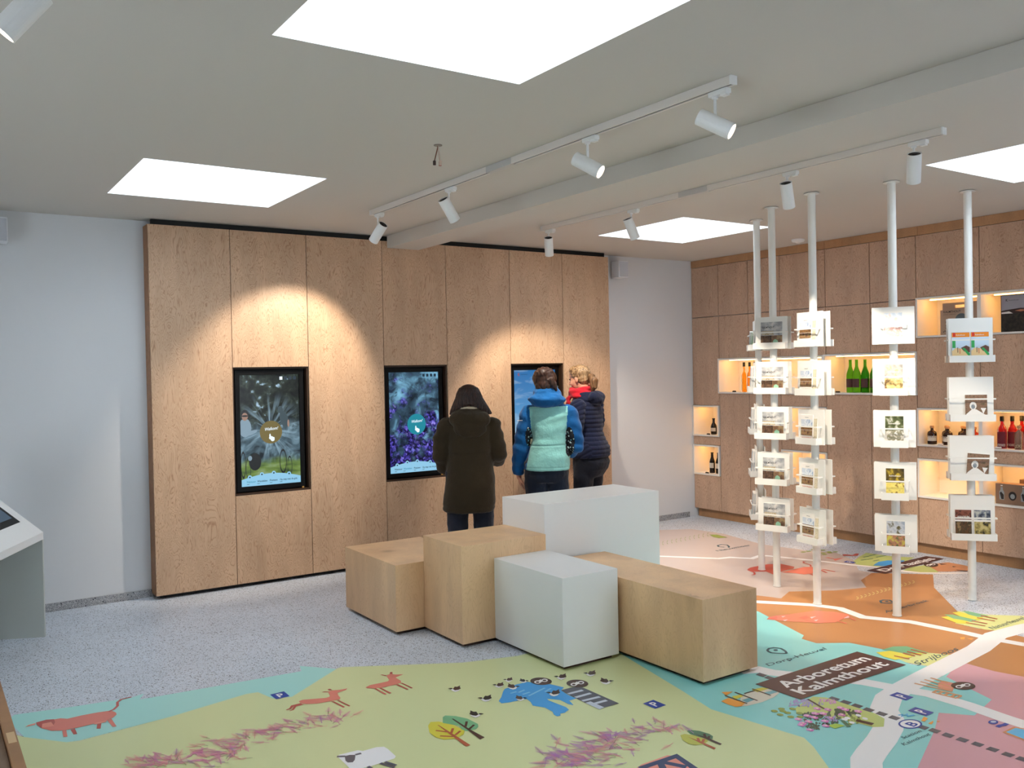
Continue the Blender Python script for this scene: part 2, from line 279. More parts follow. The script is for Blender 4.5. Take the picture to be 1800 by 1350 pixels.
MAP_PRINTS = [
('poly','map_region','aqua',0,[(0.393,5.045),(0.661,4.984),(0.914,4.941),(0.983,4.964),(0.944,4.885),(1.78,4.797),(1.805,4.891),(1.961,4.703),(1.595,4.444),(1.507,4.477),(1.475,4.62),(1.418,4.629),(1.019,4.544),(0.609,4.501),(0.556,4.514),(0.405,4.692),(0.359,4.98)]),
('poly','map_region','lime',0,[(0.358,4.781),(0.407,4.696),(0.557,4.514),(0.609,4.498),(1.019,4.544),(1.417,4.629),(1.474,4.618),(1.508,4.48),(1.595,4.444),(1.961,4.719),(1.987,4.724),(2.575,4.374),(2.894,4.283),(3.282,4.3),(3.445,4.174),(3.325,3.655),(3.244,3.3),(3.178,3.042),(3.258,2.563),(3.212,2.477),(3.092,2.311),(2.809,1.998),(2.388,1.624),(0.049,3.313),(0.163,4.478)]),
('poly','map_region','teal',0,[(3.445,4.174),(4.711,4.774),(4.719,4.07),(4.512,3.539),(4.445,3.503),(4.44,3.393),(4.601,3.282),(4.652,3.065),(4.526,2.846),(4.581,2.756),(4.913,2.774),(4.783,2.71),(4.491,2.62),(4.358,2.311),(4.097,2.254),(3.998,2.371),(3.796,2.271),(3.379,2.098),(2.957,1.889),(2.388,1.624),(2.809,1.998),(3.092,2.311),(3.212,2.477),(3.258,2.563),(3.178,3.042),(3.244,3.3),(3.325,3.655)]),
('poly','map_region','ochre',0,[(4.706,4.889),(5.051,4.355),(5.113,4.202),(5.315,4.294),(5.598,4.112),(5.851,4.021),(6.02,4.186),(6.304,4.28),(6.613,3.955),(6.23,3.718),(5.744,3.266),(5.522,3.082),(5.467,3.125),(5.472,2.978),(5.52,2.864),(5.51,2.723),(5.49,2.461),(4.817,2.161),(4.808,2.379),(4.773,2.517),(4.783,2.71),(4.913,2.774),(5.037,2.809),(4.792,2.765),(4.76,2.853),(4.652,3.065),(4.601,3.282),(4.44,3.393),(4.445,3.503),(4.512,3.539),(4.719,4.07),(4.711,4.774)]),
('poly','map_region','blush',0,[(4.395,5.742),(5.71,6.546),(6.299,6.777),(6.631,6.583),(6.682,6.203),(6.55,5.59),(6.633,5.146),(6.741,4.928),(6.592,4.652),(6.295,4.392),(6.304,4.28),(6.02,4.186),(5.851,4.021),(5.598,4.112),(5.315,4.294),(5.113,4.202),(5.051,4.355),(4.706,4.889),(4.251,5.14)]),
('poly','map_region','rose',0,[(4.783,2.71),(4.773,2.517),(4.808,2.379),(4.817,2.161),(4.38,1.78),(2.963,1.209),(2.388,1.624),(2.957,1.889),(3.379,2.098),(3.796,2.271),(3.998,2.371),(4.097,2.254),(4.358,2.311),(4.491,2.62)]),
('poly','map_region','leaf',1,[(6.529,4.615),(6.756,4.707),(6.938,4.766),(6.968,4.615),(6.976,4.527),(7.084,4.398),(6.818,4.342),(6.637,4.377),(6.506,4.373),(6.47,4.531)]),
('poly','map_region','leaf',1,[(6.549,4.172),(6.678,4.209),(6.898,4.177),(6.761,4),(6.712,3.971),(6.61,4.054)]),
('poly','map_region','peach',1,[(6.99,4.152),(7.119,4.122),(7.11,3.98),(7.091,3.932),(6.945,3.852),(6.795,3.936),(6.735,3.985),(6.848,4.12)]),
('poly','map_region','citron',1,[(5.467,3.125),(5.536,3.144),(5.602,3.167),(5.759,3.276),(5.775,3.216),(5.823,3.101),(5.974,2.951),(6.009,2.924),(5.79,2.83),(5.516,2.877),(5.481,2.945)]),
('poly','map_region','citron',1,[(4.536,2.874),(4.587,3.023),(4.616,3.066),(4.78,2.91),(4.84,2.821),(4.863,2.79),(4.583,2.758)]),
('line','road','white',2,[(4.829,4.333),(4.912,4.234),(5.088,4.017),(5.148,3.938),(5.204,3.781),(5.141,3.563),(5.279,3.315),(5.322,2.967),(5.323,2.829),(5.361,2.65),(5.394,2.468)],0.075),
('line','road','white',2,[(6.061,2.76),(5.7,2.817),(5.409,2.84),(5.081,2.767),(4.462,2.697),(4.14,2.656),(3.985,2.624),(3.836,2.55),(3.763,2.473),(3.649,2.405),(3.514,2.349),(3.357,2.295),(3.275,2.263),(3.214,2.22),(3.035,2.085)],0.125),
('line','road','white',2,[(3.704,3.331),(3.804,3.286),(3.822,3.211),(3.859,3.152),(3.987,2.984),(4.081,2.833),(4.14,2.656),(4.191,2.534),(4.193,2.342),(4.172,2.152),(4.169,2.065),(4.155,1.897)],0.1),
('line','road','white',2,[(5.351,5.91),(5.417,5.841),(5.546,5.683),(5.774,5.409),(5.885,5.38),(5.993,5.231),(6.125,5.261),(6.178,5.232),(6.331,4.855),(6.423,4.569),(6.501,4.377),(6.527,4.231),(6.541,4.167),(6.589,4.041),(6.657,3.98),(6.715,3.923),(6.875,3.817)],0.05),
('poly','railway_dash','slate',3,[(3.726,3.239),(3.768,3.248),(3.771,3.197),(3.728,3.189)]),
('poly','railway_dash','slate',3,[(3.723,3.181),(3.765,3.189),(3.768,3.138),(3.726,3.131)]),
('poly','railway_dash','slate',3,[(3.736,2.794),(3.778,2.8),(3.78,2.752),(3.738,2.747)]),
('poly','railway_dash','slate',3,[(3.744,2.731),(3.785,2.736),(3.788,2.69),(3.746,2.685)]),
('poly','railway_dash','slate',3,[(3.746,2.67),(3.787,2.675),(3.79,2.629),(3.748,2.624)]),
('poly','railway_dash','slate',3,[(3.745,2.606),(3.787,2.611),(3.789,2.566),(3.747,2.562)]),
('poly','railway_dash','slate',3,[(3.75,2.54),(3.792,2.545),(3.794,2.5),(3.752,2.496)]),
('poly','railway_dash','slate',3,[(3.753,2.477),(3.795,2.481),(3.797,2.437),(3.755,2.434)]),
('poly','railway_dash','slate',3,[(3.755,2.337),(3.797,2.341),(3.799,2.297),(3.757,2.295)]),
('poly','railway_dash','slate',3,[(3.762,2.284),(3.804,2.287),(3.806,2.244),(3.764,2.242)]),
('poly','railway_dash','slate',3,[(3.762,2.221),(3.804,2.224),(3.806,2.182),(3.764,2.18)]),
('poly','railway_dash','slate',3,[(3.765,2.158),(3.807,2.16),(3.81,2.118),(3.768,2.117)]),
('poly','railway_dash','slate',3,[(3.771,2.094),(3.813,2.096),(3.815,2.055),(3.773,2.054)]),
('poly','railway_dash','slate',3,[(3.771,2.029),(3.812,2.03),(3.815,1.99),(3.773,1.989)]),
('poly','railway_dash','slate',3,[(3.771,1.965),(3.813,1.966),(3.815,1.926),(3.773,1.926)]),
('poly','railway_dash','slate',3,[(3.774,1.908),(3.816,1.909),(3.818,1.869),(3.776,1.87)]),
('poly','railway_dash','slate',3,[(3.775,1.848),(3.816,1.848),(3.818,1.809),(3.777,1.81)]),
('poly','cow_print','terra',4,[(0.503,4.728),(0.516,4.702),(0.557,4.674),(0.584,4.668),(0.641,4.667),(0.709,4.674),(0.756,4.682),(0.785,4.698),(0.808,4.733),(0.811,4.761),(0.801,4.792),(0.782,4.81),(0.732,4.821),(0.664,4.826),(0.601,4.821),(0.575,4.848),(0.55,4.851),(0.515,4.87),(0.469,4.86),(0.469,4.824),(0.483,4.764)]),
('poly','cow_leg_print','terra',4,[(0.559,4.673),(0.576,4.667),(0.569,4.577),(0.553,4.584)]),
('poly','cow_leg_print','terra',4,[(0.756,4.682),(0.777,4.689),(0.779,4.571),(0.763,4.574)]),
('poly','cow_leg_print','terradark',4,[(0.593,4.661),(0.612,4.664),(0.611,4.586),(0.596,4.588)]),
('poly','cow_leg_print','terradark',4,[(0.708,4.657),(0.727,4.658),(0.712,4.589),(0.696,4.598)]),
('poly','cow_head_print','terradark',5,[(0.469,4.86),(0.515,4.87),(0.546,4.854),(0.546,4.81),(0.532,4.764),(0.483,4.764),(0.469,4.818)]),
('poly','cow_muzzle_print','coral',6,[(0.492,4.822),(0.53,4.822),(0.535,4.761),(0.483,4.764)]),
('poly','cow_horn_print','coral',4,[(0.42,4.83),(0.436,4.849),(0.467,4.855),(0.462,4.83)]),
('poly','cow_udder_print','coral',5,[(0.696,4.676),(0.756,4.682),(0.748,4.659),(0.698,4.657)]),
('line','cow_tail_print','terradark',4,[(0.783,4.798),(0.81,4.816),(0.834,4.854),(0.844,4.911),(0.868,4.942),(0.917,4.947)],0.013),
('poly','deer_print','terra',4,[(1.599,4.359),(1.622,4.366),(1.73,4.318),(1.747,4.321),(1.756,4.331),(1.772,4.396),(1.796,4.403),(1.831,4.386),(1.874,4.38),(1.859,4.364),(1.805,4.35),(1.794,4.311),(1.789,4.273),(1.777,4.257),(1.731,4.259),(1.66,4.272),(1.616,4.298),(1.597,4.327)]),
('poly','deer_limb_print','terradark',4,[(1.785,4.434),(1.798,4.432),(1.8,4.406),(1.784,4.412)]),
('poly','deer_limb_print','terradark',4,[(1.743,4.409),(1.758,4.412),(1.777,4.395),(1.769,4.389)]),
('poly','deer_limb_print','terradark',4,[(1.597,4.327),(1.6,4.309),(1.556,4.31),(1.531,4.282),(1.507,4.277),(1.506,4.286),(1.526,4.294),(1.547,4.325)]),
('poly','deer_limb_print','terradark',4,[(1.6,4.309),(1.607,4.301),(1.563,4.297),(1.538,4.261),(1.512,4.258),(1.533,4.273),(1.556,4.31)]),
('poly','deer_limb_print','terradark',4,[(1.732,4.255),(1.743,4.25),(1.758,4.143),(1.746,4.139)]),
('poly','deer_limb_print','terradark',4,[(1.76,4.254),(1.77,4.249),(1.785,4.141),(1.776,4.137)]),
('poly','deer_print','terra',4,[(1.956,4.335),(1.99,4.354),(2.043,4.35),(2.093,4.349),(2.109,4.364),(2.122,4.42),(2.132,4.441),(2.159,4.449),(2.175,4.422),(2.212,4.399),(2.153,4.378),(2.153,4.312),(2.14,4.286),(2.102,4.278),(2.031,4.279),(1.98,4.299),(1.962,4.318)]),
('poly','deer_limb_print','terradark',4,[(2.155,4.453),(2.17,4.476),(2.18,4.469),(2.166,4.44)]),
('poly','deer_limb_print','terradark',4,[(2.106,4.47),(2.116,4.467),(2.13,4.437),(2.121,4.43)]),
('poly','deer_limb_print','terradark',4,[(1.986,4.294),(1.996,4.291),(2.004,4.178),(1.992,4.175)]),
('poly','deer_limb_print','terradark',4,[(2.01,4.286),(2.021,4.281),(2.031,4.179),(2.018,4.175)]),
('poly','deer_limb_print','terradark',4,[(2.104,4.276),(2.118,4.275),(2.128,4.175),(2.118,4.172)]),
('poly','deer_limb_print','terradark',4,[(2.136,4.283),(2.145,4.28),(2.155,4.179),(2.145,4.175)]),
('poly','parking_sign_print','navy',4,[(1.513,4.54),(1.588,4.543),(1.588,4.458),(1.516,4.454)]),
('text','parking_letter_print','white',5,[(1.538,4.47),(1.569,4.472),(1.536,4.525)],'P',1),
('poly','parking_sign_print','navy',4,[(2.963,3.291),(3.039,3.298),(3.041,3.209),(2.965,3.205)]),
('text','parking_letter_print','white',5,[(2.987,3.223),(3.019,3.226),(2.986,3.278)],'P',1),
('poly','parking_sign_print','navy',4,[(4.014,2.639),(4.084,2.641),(4.086,2.552),(4.015,2.549)]),
('text','parking_letter_print','white',5,[(4.036,2.566),(4.065,2.567),(4.035,2.623)],'P',1),
('poly','parking_sign_print','navy',4,[(3.903,2.47),(3.973,2.474),(3.981,2.385),(3.91,2.38)]),
('text','parking_letter_print','white',5,[(3.93,2.397),(3.959,2.399),(3.925,2.455)],'P',1),
('poly','parking_sign_print','navy',4,[(6.467,4.659),(6.531,4.672),(6.541,4.587),(6.474,4.576)]),
('text','parking_letter_print','white',5,[(6.492,4.595),(6.519,4.6),(6.487,4.648)],'P',1),
('poly','place_plate_print','maroon',6,[(3.612,3.143),(4.488,3.151),(4.497,2.851),(3.618,2.864)]),
('text','place_name_print','white',7,[(3.694,3.01),(4.43,3.017),(3.692,3.096)],'Arboretum',1),
('text','place_name_print','white',7,[(3.683,2.901),(4.432,2.908),(3.681,2.985)],'Kalmthout',1),
('poly','place_plate_print','maroon',6,[(6.333,4.352),(7.201,4.363),(7.217,4.214),(6.349,4.191)]),
('text','place_name_print','white',7,[(6.414,4.237),(7.152,4.246),(6.406,4.317)],'De Maatjes',1),
('text','place_name_print','ink',4,[(3.893,3.288),(4.391,3.281),(3.903,3.327)],'Dorp-Heuvel',0),
('text','place_name_print','ink',4,[(5.993,5.619),(6.427,5.616),(6.008,5.672)],'Nieuwmoer',0),
('text','place_name_print','ink',4,[(5.341,3.524),(5.842,3.525),(5.368,3.567)],'Achterbroek',0),
('text','place_name_print','ink',4,[(4.532,2.806),(4.971,2.82),(4.574,2.858)],'Strijboos',0),
('text','place_name_print','ink',4,[(5.515,2.91),(5.913,2.909),(5.542,2.959)],'Natuurheuvel',0),
('text','place_name_print','ink',4,[(3.59,2.294),(3.729,2.292),(3.6,2.316)],'Station',0),
('text','place_name_print','ink',4,[(3.53,2.252),(3.728,2.249),(3.542,2.275)],'Kalmthout',0),
('line','place_pin_print','ink',4,[(4.148,3.375),(4.175,3.405),(4.194,3.453),(4.175,3.489),(4.14,3.495),(4.106,3.479),(4.093,3.462),(4.088,3.435),(4.107,3.407),(4.134,3.382),(4.148,3.375)],0.014),
('ell','place_pin_print','ink',4,[(4.146,3.452),(0.0105,-0.008),(-0.0115,-0.01)],20),
('line','place_pin_print','ink',4,[(6.193,5.677),(6.239,5.714),(6.276,5.771),(6.253,5.819),(6.192,5.811),(6.157,5.765),(6.177,5.714)],0.018),
('line','place_pin_print','ink',4,[(5.623,3.654),(5.657,3.705),(5.63,3.734),(5.588,3.733),(5.55,3.699),(5.568,3.664),(5.614,3.648)],0.016),
('ell','place_pin_print','ink',4,[(5.608,3.696),(0.009,-0.007),(-0.0145,-0.0095)],20),
('ell','station_logo_print','navy',4,[(3.767,2.372),(0.0405,-0.034),(-0.0505,-0.0305)],28),
('ell','station_logo_print','white',5,[(3.767,2.372),(0.034,-0.0285),(-0.0395,-0.0245)],28),
('text','station_letter_print','navy',6,[(3.747,2.343),(3.793,2.345),(3.746,2.39)],'B',1),
('ell','viewpoint_icon_print','umber',6,[(2.749,3.852),(0.042,-0.04),(-0.034,-0.046)],28),
('ell','viewpoint_icon_print','white',7,[(2.726,3.852),(0.014,-0.0105),(-0.014,-0.0195)],20),
('ell','viewpoint_icon_print','umber',8,[(2.724,3.849),(0.0075,-0.006),(-0.0075,-0.0105)],20),
('ell','viewpoint_icon_print','white',7,[(2.771,3.85),(0.014,-0.01),(-0.014,-0.0195)],20),
('ell','viewpoint_icon_print','umber',8,[(2.769,3.848),(0.008,-0.006),(-0.0075,-0.0105)],20),
('poly','viewpoint_icon_print','white',7,[(2.737,3.865),(2.762,3.875),(2.764,3.848),(2.739,3.838)]),
('ell','viewpoint_icon_print','umber',6,[(2.881,3.708),(0.042,-0.0395),(-0.0365,-0.045)],28),
('ell','viewpoint_icon_print','white',7,[(2.857,3.708),(0.0135,-0.0105),(-0.015,-0.019)],20),
('ell','viewpoint_icon_print','umber',8,[(2.855,3.705),(0.0075,-0.0055),(-0.0075,-0.01)],20),
('ell','viewpoint_icon_print','white',7,[(2.903,3.706),(0.014,-0.0105),(-0.015,-0.019)],20),
('ell','viewpoint_icon_print','umber',8,[(2.901,3.703),(0.008,-0.006),(-0.008,-0.01)],20),
('poly','viewpoint_icon_print','white',7,[(2.869,3.72),(2.895,3.73),(2.896,3.703),(2.87,3.694)]),
('ell','viewpoint_icon_print','umber',6,[(4.428,2.493),(0.042,-0.0405),(-0.0545,-0.0295)],28),
('ell','viewpoint_icon_print','white',7,[(4.399,2.498),(0.0145,-0.011),(-0.0225,-0.0125)],20),
('ell','viewpoint_icon_print','umber',8,[(4.396,2.497),(0.008,-0.0065),(-0.012,-0.0065)],20),
('ell','viewpoint_icon_print','white',7,[(4.454,2.488),(0.0145,-0.0115),(-0.0225,-0.0125)],20),
('ell','viewpoint_icon_print','umber',8,[(4.452,2.486),(0.0085,-0.006),(-0.012,-0.007)],20),
('poly','viewpoint_icon_print','white',7,[(4.416,2.506),(4.45,2.509),(4.446,2.487),(4.412,2.484)]),
('ell','viewpoint_icon_print','umber',6,[(6.916,4.152),(0.035,-0.0425),(-0.077,-0.0455)],28),
('ell','viewpoint_icon_print','white',7,[(6.882,4.153),(0.0135,-0.011),(-0.032,-0.0195)],20),
('ell','viewpoint_icon_print','umber',8,[(6.878,4.15),(0.0075,-0.0065),(-0.0165,-0.01)],20),
('ell','viewpoint_icon_print','white',7,[(6.946,4.15),(0.0135,-0.011),(-0.0325,-0.0195)],20),
('ell','viewpoint_icon_print','umber',8,[(6.942,4.147),(0.008,-0.0065),(-0.017,-0.0105)],20),
('poly','viewpoint_icon_print','white',7,[(6.907,4.165),(6.949,4.175),(6.935,4.148),(6.893,4.138)]),
('poly','lake_print','blue',3,[(2.413,3.749),(2.454,3.788),(2.51,3.854),(2.533,3.874),(2.619,3.893),(2.688,3.889),(2.709,3.853),(2.764,3.783),(2.791,3.706),(2.752,3.68),(2.742,3.607),(2.744,3.543),(2.699,3.543),(2.679,3.481),(2.666,3.508),(2.667,3.576),(2.624,3.629),(2.618,3.604),(2.626,3.538),(2.633,3.482),(2.624,3.448),(2.586,3.429),(2.559,3.433),(2.546,3.412),(2.527,3.415),(2.528,3.441),(2.545,3.476),(2.546,3.54),(2.514,3.597),(2.533,3.642),(2.541,3.688),(2.508,3.695),(2.441,3.703),(2.407,3.716)]),
('line','lake_ripple_print','sky',4,[(2.519,3.802),(2.558,3.803)],0.012),
('line','lake_ripple_print','sky',4,[(2.56,3.788),(2.606,3.799)],0.012),
('line','lake_ripple_print','sky',4,[(2.561,3.752),(2.609,3.757)],0.012),
('line','lake_ripple_print','sky',4,[(2.573,3.716),(2.623,3.732)],0.012),
('line','lake_ripple_print','sky',4,[(2.606,3.727),(2.673,3.749)],0.012),
('line','lake_ripple_print','sky',4,[(2.656,3.743),(2.707,3.76)],0.012),
('line','lake_ripple_print','sky',4,[(2.673,3.713),(2.728,3.735)],0.012),
('poly','jetty_print','slate',5,[(2.752,3.68),(2.825,3.68),(2.867,3.649),(2.871,3.362),(2.779,3.365),(2.743,3.359),(2.742,3.468),(2.744,3.552),(2.746,3.612)]),
('poly','jetty_print','silver',6,[(2.742,3.468),(2.775,3.468),(2.779,3.365),(2.743,3.359)]),
('line','jetty_board_print','silver',7,[(2.749,3.616),(2.841,3.612)],0.022),
('line','jetty_board_print','silver',7,[(2.746,3.554),(2.847,3.554)],0.022),
('line','jetty_board_print','silver',7,[(2.745,3.496),(2.852,3.488)],0.022),
('line','jetty_board_print','silver',7,[(2.745,3.432),(2.848,3.43)],0.022),
('poly','bird_print','white',7,[(2.302,4.035),(2.296,4.008),(2.302,3.989),(2.32,3.991),(2.339,4.001),(2.328,4.01),(2.318,4.033)]),
('poly','bird_print','umber',8,[(2.312,4.032),(2.339,4.058),(2.346,4.047),(2.37,4.056),(2.356,4.035),(2.35,4.014),(2.328,4.005),(2.311,4.01)]),
('poly','bird_print','black',8,[(2.297,4.056),(2.311,4.053),(2.317,4.049),(2.311,4.033),(2.303,4.037)]),
('poly','bird_print','white',7,[(2.354,3.825),(2.348,3.798),(2.353,3.778),(2.373,3.779),(2.395,3.789),(2.382,3.799),(2.371,3.823)]),
('poly','bird_print','black',8,[(2.365,3.822),(2.395,3.849),(2.403,3.838),(2.429,3.845),(2.413,3.824),(2.406,3.802),(2.382,3.793),(2.364,3.8)]),
('poly','bird_print','black',8,[(2.349,3.848),(2.364,3.845),(2.37,3.84),(2.364,3.823),(2.355,3.828)]),
('poly','bird_print','white',7,[(2.243,3.648),(2.223,3.634),(2.205,3.633),(2.199,3.652),(2.199,3.676),(2.211,3.667),(2.235,3.664)]),
('poly','bird_print','black',8,[(2.236,3.658),(2.247,3.695),(2.235,3.699),(2.232,3.726),(2.22,3.705),(2.205,3.691),(2.207,3.665),(2.219,3.65)]),
('poly','bird_print','black',8,[(2.262,3.651),(2.254,3.664),(2.248,3.669),(2.237,3.657),(2.244,3.65)]),
('poly','bird_print','white',7,[(2.515,3.944),(2.509,3.92),(2.514,3.903),(2.531,3.904),(2.549,3.913),(2.539,3.921),(2.53,3.942)]),
('poly','bird_print','umber',8,[(2.525,3.941),(2.551,3.965),(2.558,3.955),(2.58,3.962),(2.566,3.943),(2.56,3.924),(2.539,3.917),(2.523,3.922)]),
('poly','bird_print','black',8,[(2.512,3.963),(2.525,3.961),(2.53,3.957),(2.524,3.942),(2.517,3.946)]),
('poly','bird_print','white',7,[(2.604,3.98),(2.599,3.959),(2.602,3.944),(2.617,3.946),(2.633,3.954),(2.624,3.961),(2.617,3.979)]),
('poly','bird_print','umber',8,[(2.612,3.978),(2.635,3.998),(2.641,3.99),(2.66,3.996),(2.648,3.98),(2.642,3.963),(2.624,3.957),(2.611,3.961)]),
('poly','bird_print','black',8,[(2.601,3.996),(2.612,3.994),(2.617,3.991),(2.611,3.979),(2.605,3.982)]),
('poly','bird_print','white',7,[(2.597,3.852),(2.576,3.837),(2.558,3.836),(2.553,3.855),(2.555,3.879),(2.567,3.87),(2.59,3.868)]),
('poly','bird_print','umber',8,[(2.591,3.862),(2.604,3.899),(2.592,3.903),(2.591,3.93),(2.578,3.908),(2.562,3.894),(2.562,3.868),(2.573,3.853)]),
('poly','bird_print','black',8,[(2.617,3.855),(2.61,3.868),(2.604,3.873),(2.593,3.861),(2.599,3.854)]),
('poly','bird_print','white',7,[(2.688,3.896),(2.672,3.885),(2.658,3.884),(2.655,3.898),(2.657,3.916),(2.666,3.91),(2.683,3.908)]),
('poly','bird_print','black',8,[(2.684,3.904),(2.694,3.931),(2.685,3.934),(2.685,3.954),(2.675,3.938),(2.662,3.928),(2.662,3.908),(2.67,3.897)]),
('poly','bird_print','black',8,[(2.703,3.899),(2.698,3.909),(2.694,3.912),(2.685,3.903),(2.689,3.898)]),
('poly','bird_print','white',7,[(2.533,3.694),(2.515,3.682),(2.499,3.681),(2.495,3.697),(2.496,3.718),(2.507,3.71),(2.527,3.708)]),
('poly','bird_print','umber',8,[(2.528,3.703),(2.539,3.734),(2.528,3.737),(2.527,3.76),(2.516,3.742),(2.502,3.731),(2.503,3.709),(2.512,3.695)]),
('poly','bird_print','black',8,[(2.55,3.696),(2.544,3.708),(2.539,3.712),(2.529,3.702),(2.534,3.696)]),
('poly','bird_print','white',7,[(2.673,3.678),(2.665,3.651),(2.67,3.631),(2.69,3.632),(2.714,3.642),(2.701,3.651),(2.691,3.676)]),
('poly','bird_print','umber',8,[(2.685,3.675),(2.718,3.701),(2.725,3.689),(2.753,3.697),(2.736,3.676),(2.727,3.654),(2.701,3.646),(2.682,3.653)]),
('poly','bird_print','black',8,[(2.669,3.7),(2.685,3.697),(2.692,3.692),(2.683,3.676),(2.675,3.68)]),
('poly','bird_print','white',7,[(2.851,3.849),(2.842,3.823),(2.846,3.804),(2.866,3.805),(2.888,3.815),(2.876,3.824),(2.868,3.847)]),
('poly','bird_print','umber',8,[(2.862,3.847),(2.894,3.872),(2.901,3.861),(2.927,3.869),(2.91,3.848),(2.901,3.827),(2.876,3.819),(2.858,3.825)]),
('poly','bird_print','black',8,[(2.848,3.87),(2.863,3.868),(2.868,3.863),(2.86,3.848),(2.852,3.852)]),
('poly','bird_print','white',7,[(3.009,3.795),(3,3.769),(3.003,3.75),(3.023,3.751),(3.047,3.761),(3.035,3.77),(3.027,3.793)]),
('poly','bird_print','umber',8,[(3.02,3.793),(3.054,3.818),(3.061,3.807),(3.089,3.814),(3.07,3.794),(3.061,3.773),(3.035,3.765),(3.016,3.771)]),
('poly','bird_print','black',8,[(3.006,3.816),(3.022,3.814),(3.028,3.809),(3.019,3.793),(3.011,3.798)]),
('poly','bird_print','white',7,[(3.037,3.62),(3.012,3.605),(2.99,3.604),(2.986,3.624),(2.991,3.649),(3.004,3.64),(3.03,3.637)]),
('poly','bird_print','umber',8,[(3.031,3.63),(3.049,3.669),(3.036,3.674),(3.037,3.702),(3.02,3.68),(3,3.666),(2.998,3.638),(3.009,3.622)]),
('poly','bird_print','black',8,[(3.06,3.622),(3.053,3.637),(3.047,3.642),(3.032,3.629),(3.039,3.622)]),
('poly','tree_crown_print','green',5,[(2.082,3.733),(2.102,3.745),(2.14,3.707),(2.168,3.647),(2.174,3.563),(2.158,3.533),(2.135,3.516),(2.088,3.524),(2.079,3.551),(2.091,3.597),(2.047,3.672)]),
('poly','tree_trunk_print','umber',6,[(2.106,3.689),(2.113,3.688),(2.111,3.52),(2.117,3.414),(2.088,3.405),(2.098,3.523)]),
('line','tree_branch_print','umber',6,[(2.11,3.569),(2.147,3.619)],0.012),
('line','tree_branch_print','umber',6,[(2.11,3.535),(2.154,3.564)],0.012),
('poly','tree_crown_print','mustard',5,[(1.975,3.684),(2.006,3.717),(2.041,3.698),(2.075,3.623),(2.084,3.534),(2.058,3.499),(2.006,3.479),(1.956,3.503),(1.938,3.549),(1.943,3.612)]),
('poly','tree_trunk_print','rust',6,[(2.015,3.665),(2.019,3.663),(2.021,3.521),(2.021,3.379),(1.998,3.378),(2.005,3.51)]),
('line','tree_branch_print','rust',6,[(2.018,3.543),(2.053,3.587)],0.012),
('line','tree_branch_print','rust',6,[(2.022,3.514),(2.065,3.541)],0.012),
('line','tree_branch_print','rust',6,[(2.011,3.568),(1.977,3.614)],0.012),
('line','tree_branch_print','rust',6,[(2.007,3.505),(1.962,3.548)],0.012),
('poly','tree_crown_print','greend',5,[(2.895,2.922),(2.913,2.925),(2.941,2.887),(2.952,2.839),(2.946,2.811),(2.922,2.791),(2.903,2.804),(2.895,2.843),(2.884,2.89)]),
('poly','tree_trunk_print','umber',6,[(2.9,2.885),(2.914,2.803),(2.916,2.73),(2.9,2.726),(2.899,2.801)]),
('line','tree_branch_print','umber',6,[(2.908,2.82),(2.933,2.853)],0.012),
('line','tree_branch_print','umber',6,[(2.909,2.807),(2.934,2.82)],0.012),
('poly','tree_crown_print','mustardd',5,[(2.837,2.905),(2.863,2.905),(2.886,2.863),(2.896,2.809),(2.892,2.788),(2.849,2.775),(2.816,2.788),(2.8,2.818),(2.809,2.862)]),
('poly','tree_trunk_print','rust',6,[(2.851,2.875),(2.862,2.793),(2.863,2.716),(2.847,2.71),(2.847,2.79)]),
('line','tree_branch_print','rust',6,[(2.853,2.804),(2.877,2.837)],0.012),
('line','tree_branch_print','rust',6,[(2.861,2.792),(2.891,2.813)],0.012),
('poly','tree_crown_print','green',5,[(5.6,3.275),(5.641,3.243),(5.637,3.08),(5.579,3.081),(5.556,3.188)]),
('poly','tree_trunk_print','rust',6,[(5.61,3.095),(5.618,2.999),(5.6,2.993),(5.59,3.088)]),
('poly','tree_crown_print','green',5,[(5.778,3.252),(5.8,3.21),(5.792,3.085),(5.714,3.109),(5.722,3.18)]),
('poly','tree_trunk_print','rust',6,[(5.768,3.122),(5.772,3.016),(5.754,3.01),(5.747,3.114)]),
('poly','tree_crown_print','yellow',5,[(5.529,3.254),(5.582,3.237),(5.576,3.113),(5.529,3.048),(5.477,3.117)]),
('poly','tree_trunk_print','rust',6,[(5.541,3.097),(5.562,2.982),(5.545,2.976),(5.523,3.087)]),
('poly','tree_crown_print','yellow',5,[(5.687,3.27),(5.734,3.255),(5.728,3.084),(5.642,3.07),(5.635,3.186)]),
('poly','tree_trunk_print','rust',6,[(5.702,3.113),(5.714,3.002),(5.696,2.996),(5.684,3.103)]),
('poly','tree_crown_print','green',5,[(4.63,3.087),(4.731,3.081),(4.777,2.943),(4.688,2.946)]),
('poly','tree_trunk_print','rust',6,[(4.722,2.985),(4.721,2.899),(4.703,2.892),(4.702,2.978)]),
('poly','tree_crown_print','green',5,[(4.731,3.081),(4.798,3.039),(4.787,2.892),(4.72,2.943)]),
('poly','tree_trunk_print','rust',6,[(4.771,2.992),(4.774,2.897),(4.756,2.89),(4.75,2.985)]),
('poly','tree_crown_print','yellow',5,[(4.561,3.078),(4.656,3.044),(4.654,2.908),(4.525,2.936),(4.526,3.006)]),
('poly','tree_trunk_print','rust',6,[(4.592,2.985),(4.61,2.9),(4.593,2.893),(4.577,2.975)]),
('poly','tree_crown_print','yellow',5,[(4.697,3.089),(4.772,3.022),(4.74,2.897),(4.671,2.959)]),
('poly','tree_trunk_print','rust',6,[(4.68,2.982),(4.683,2.911),(4.666,2.904),(4.66,2.976)]),
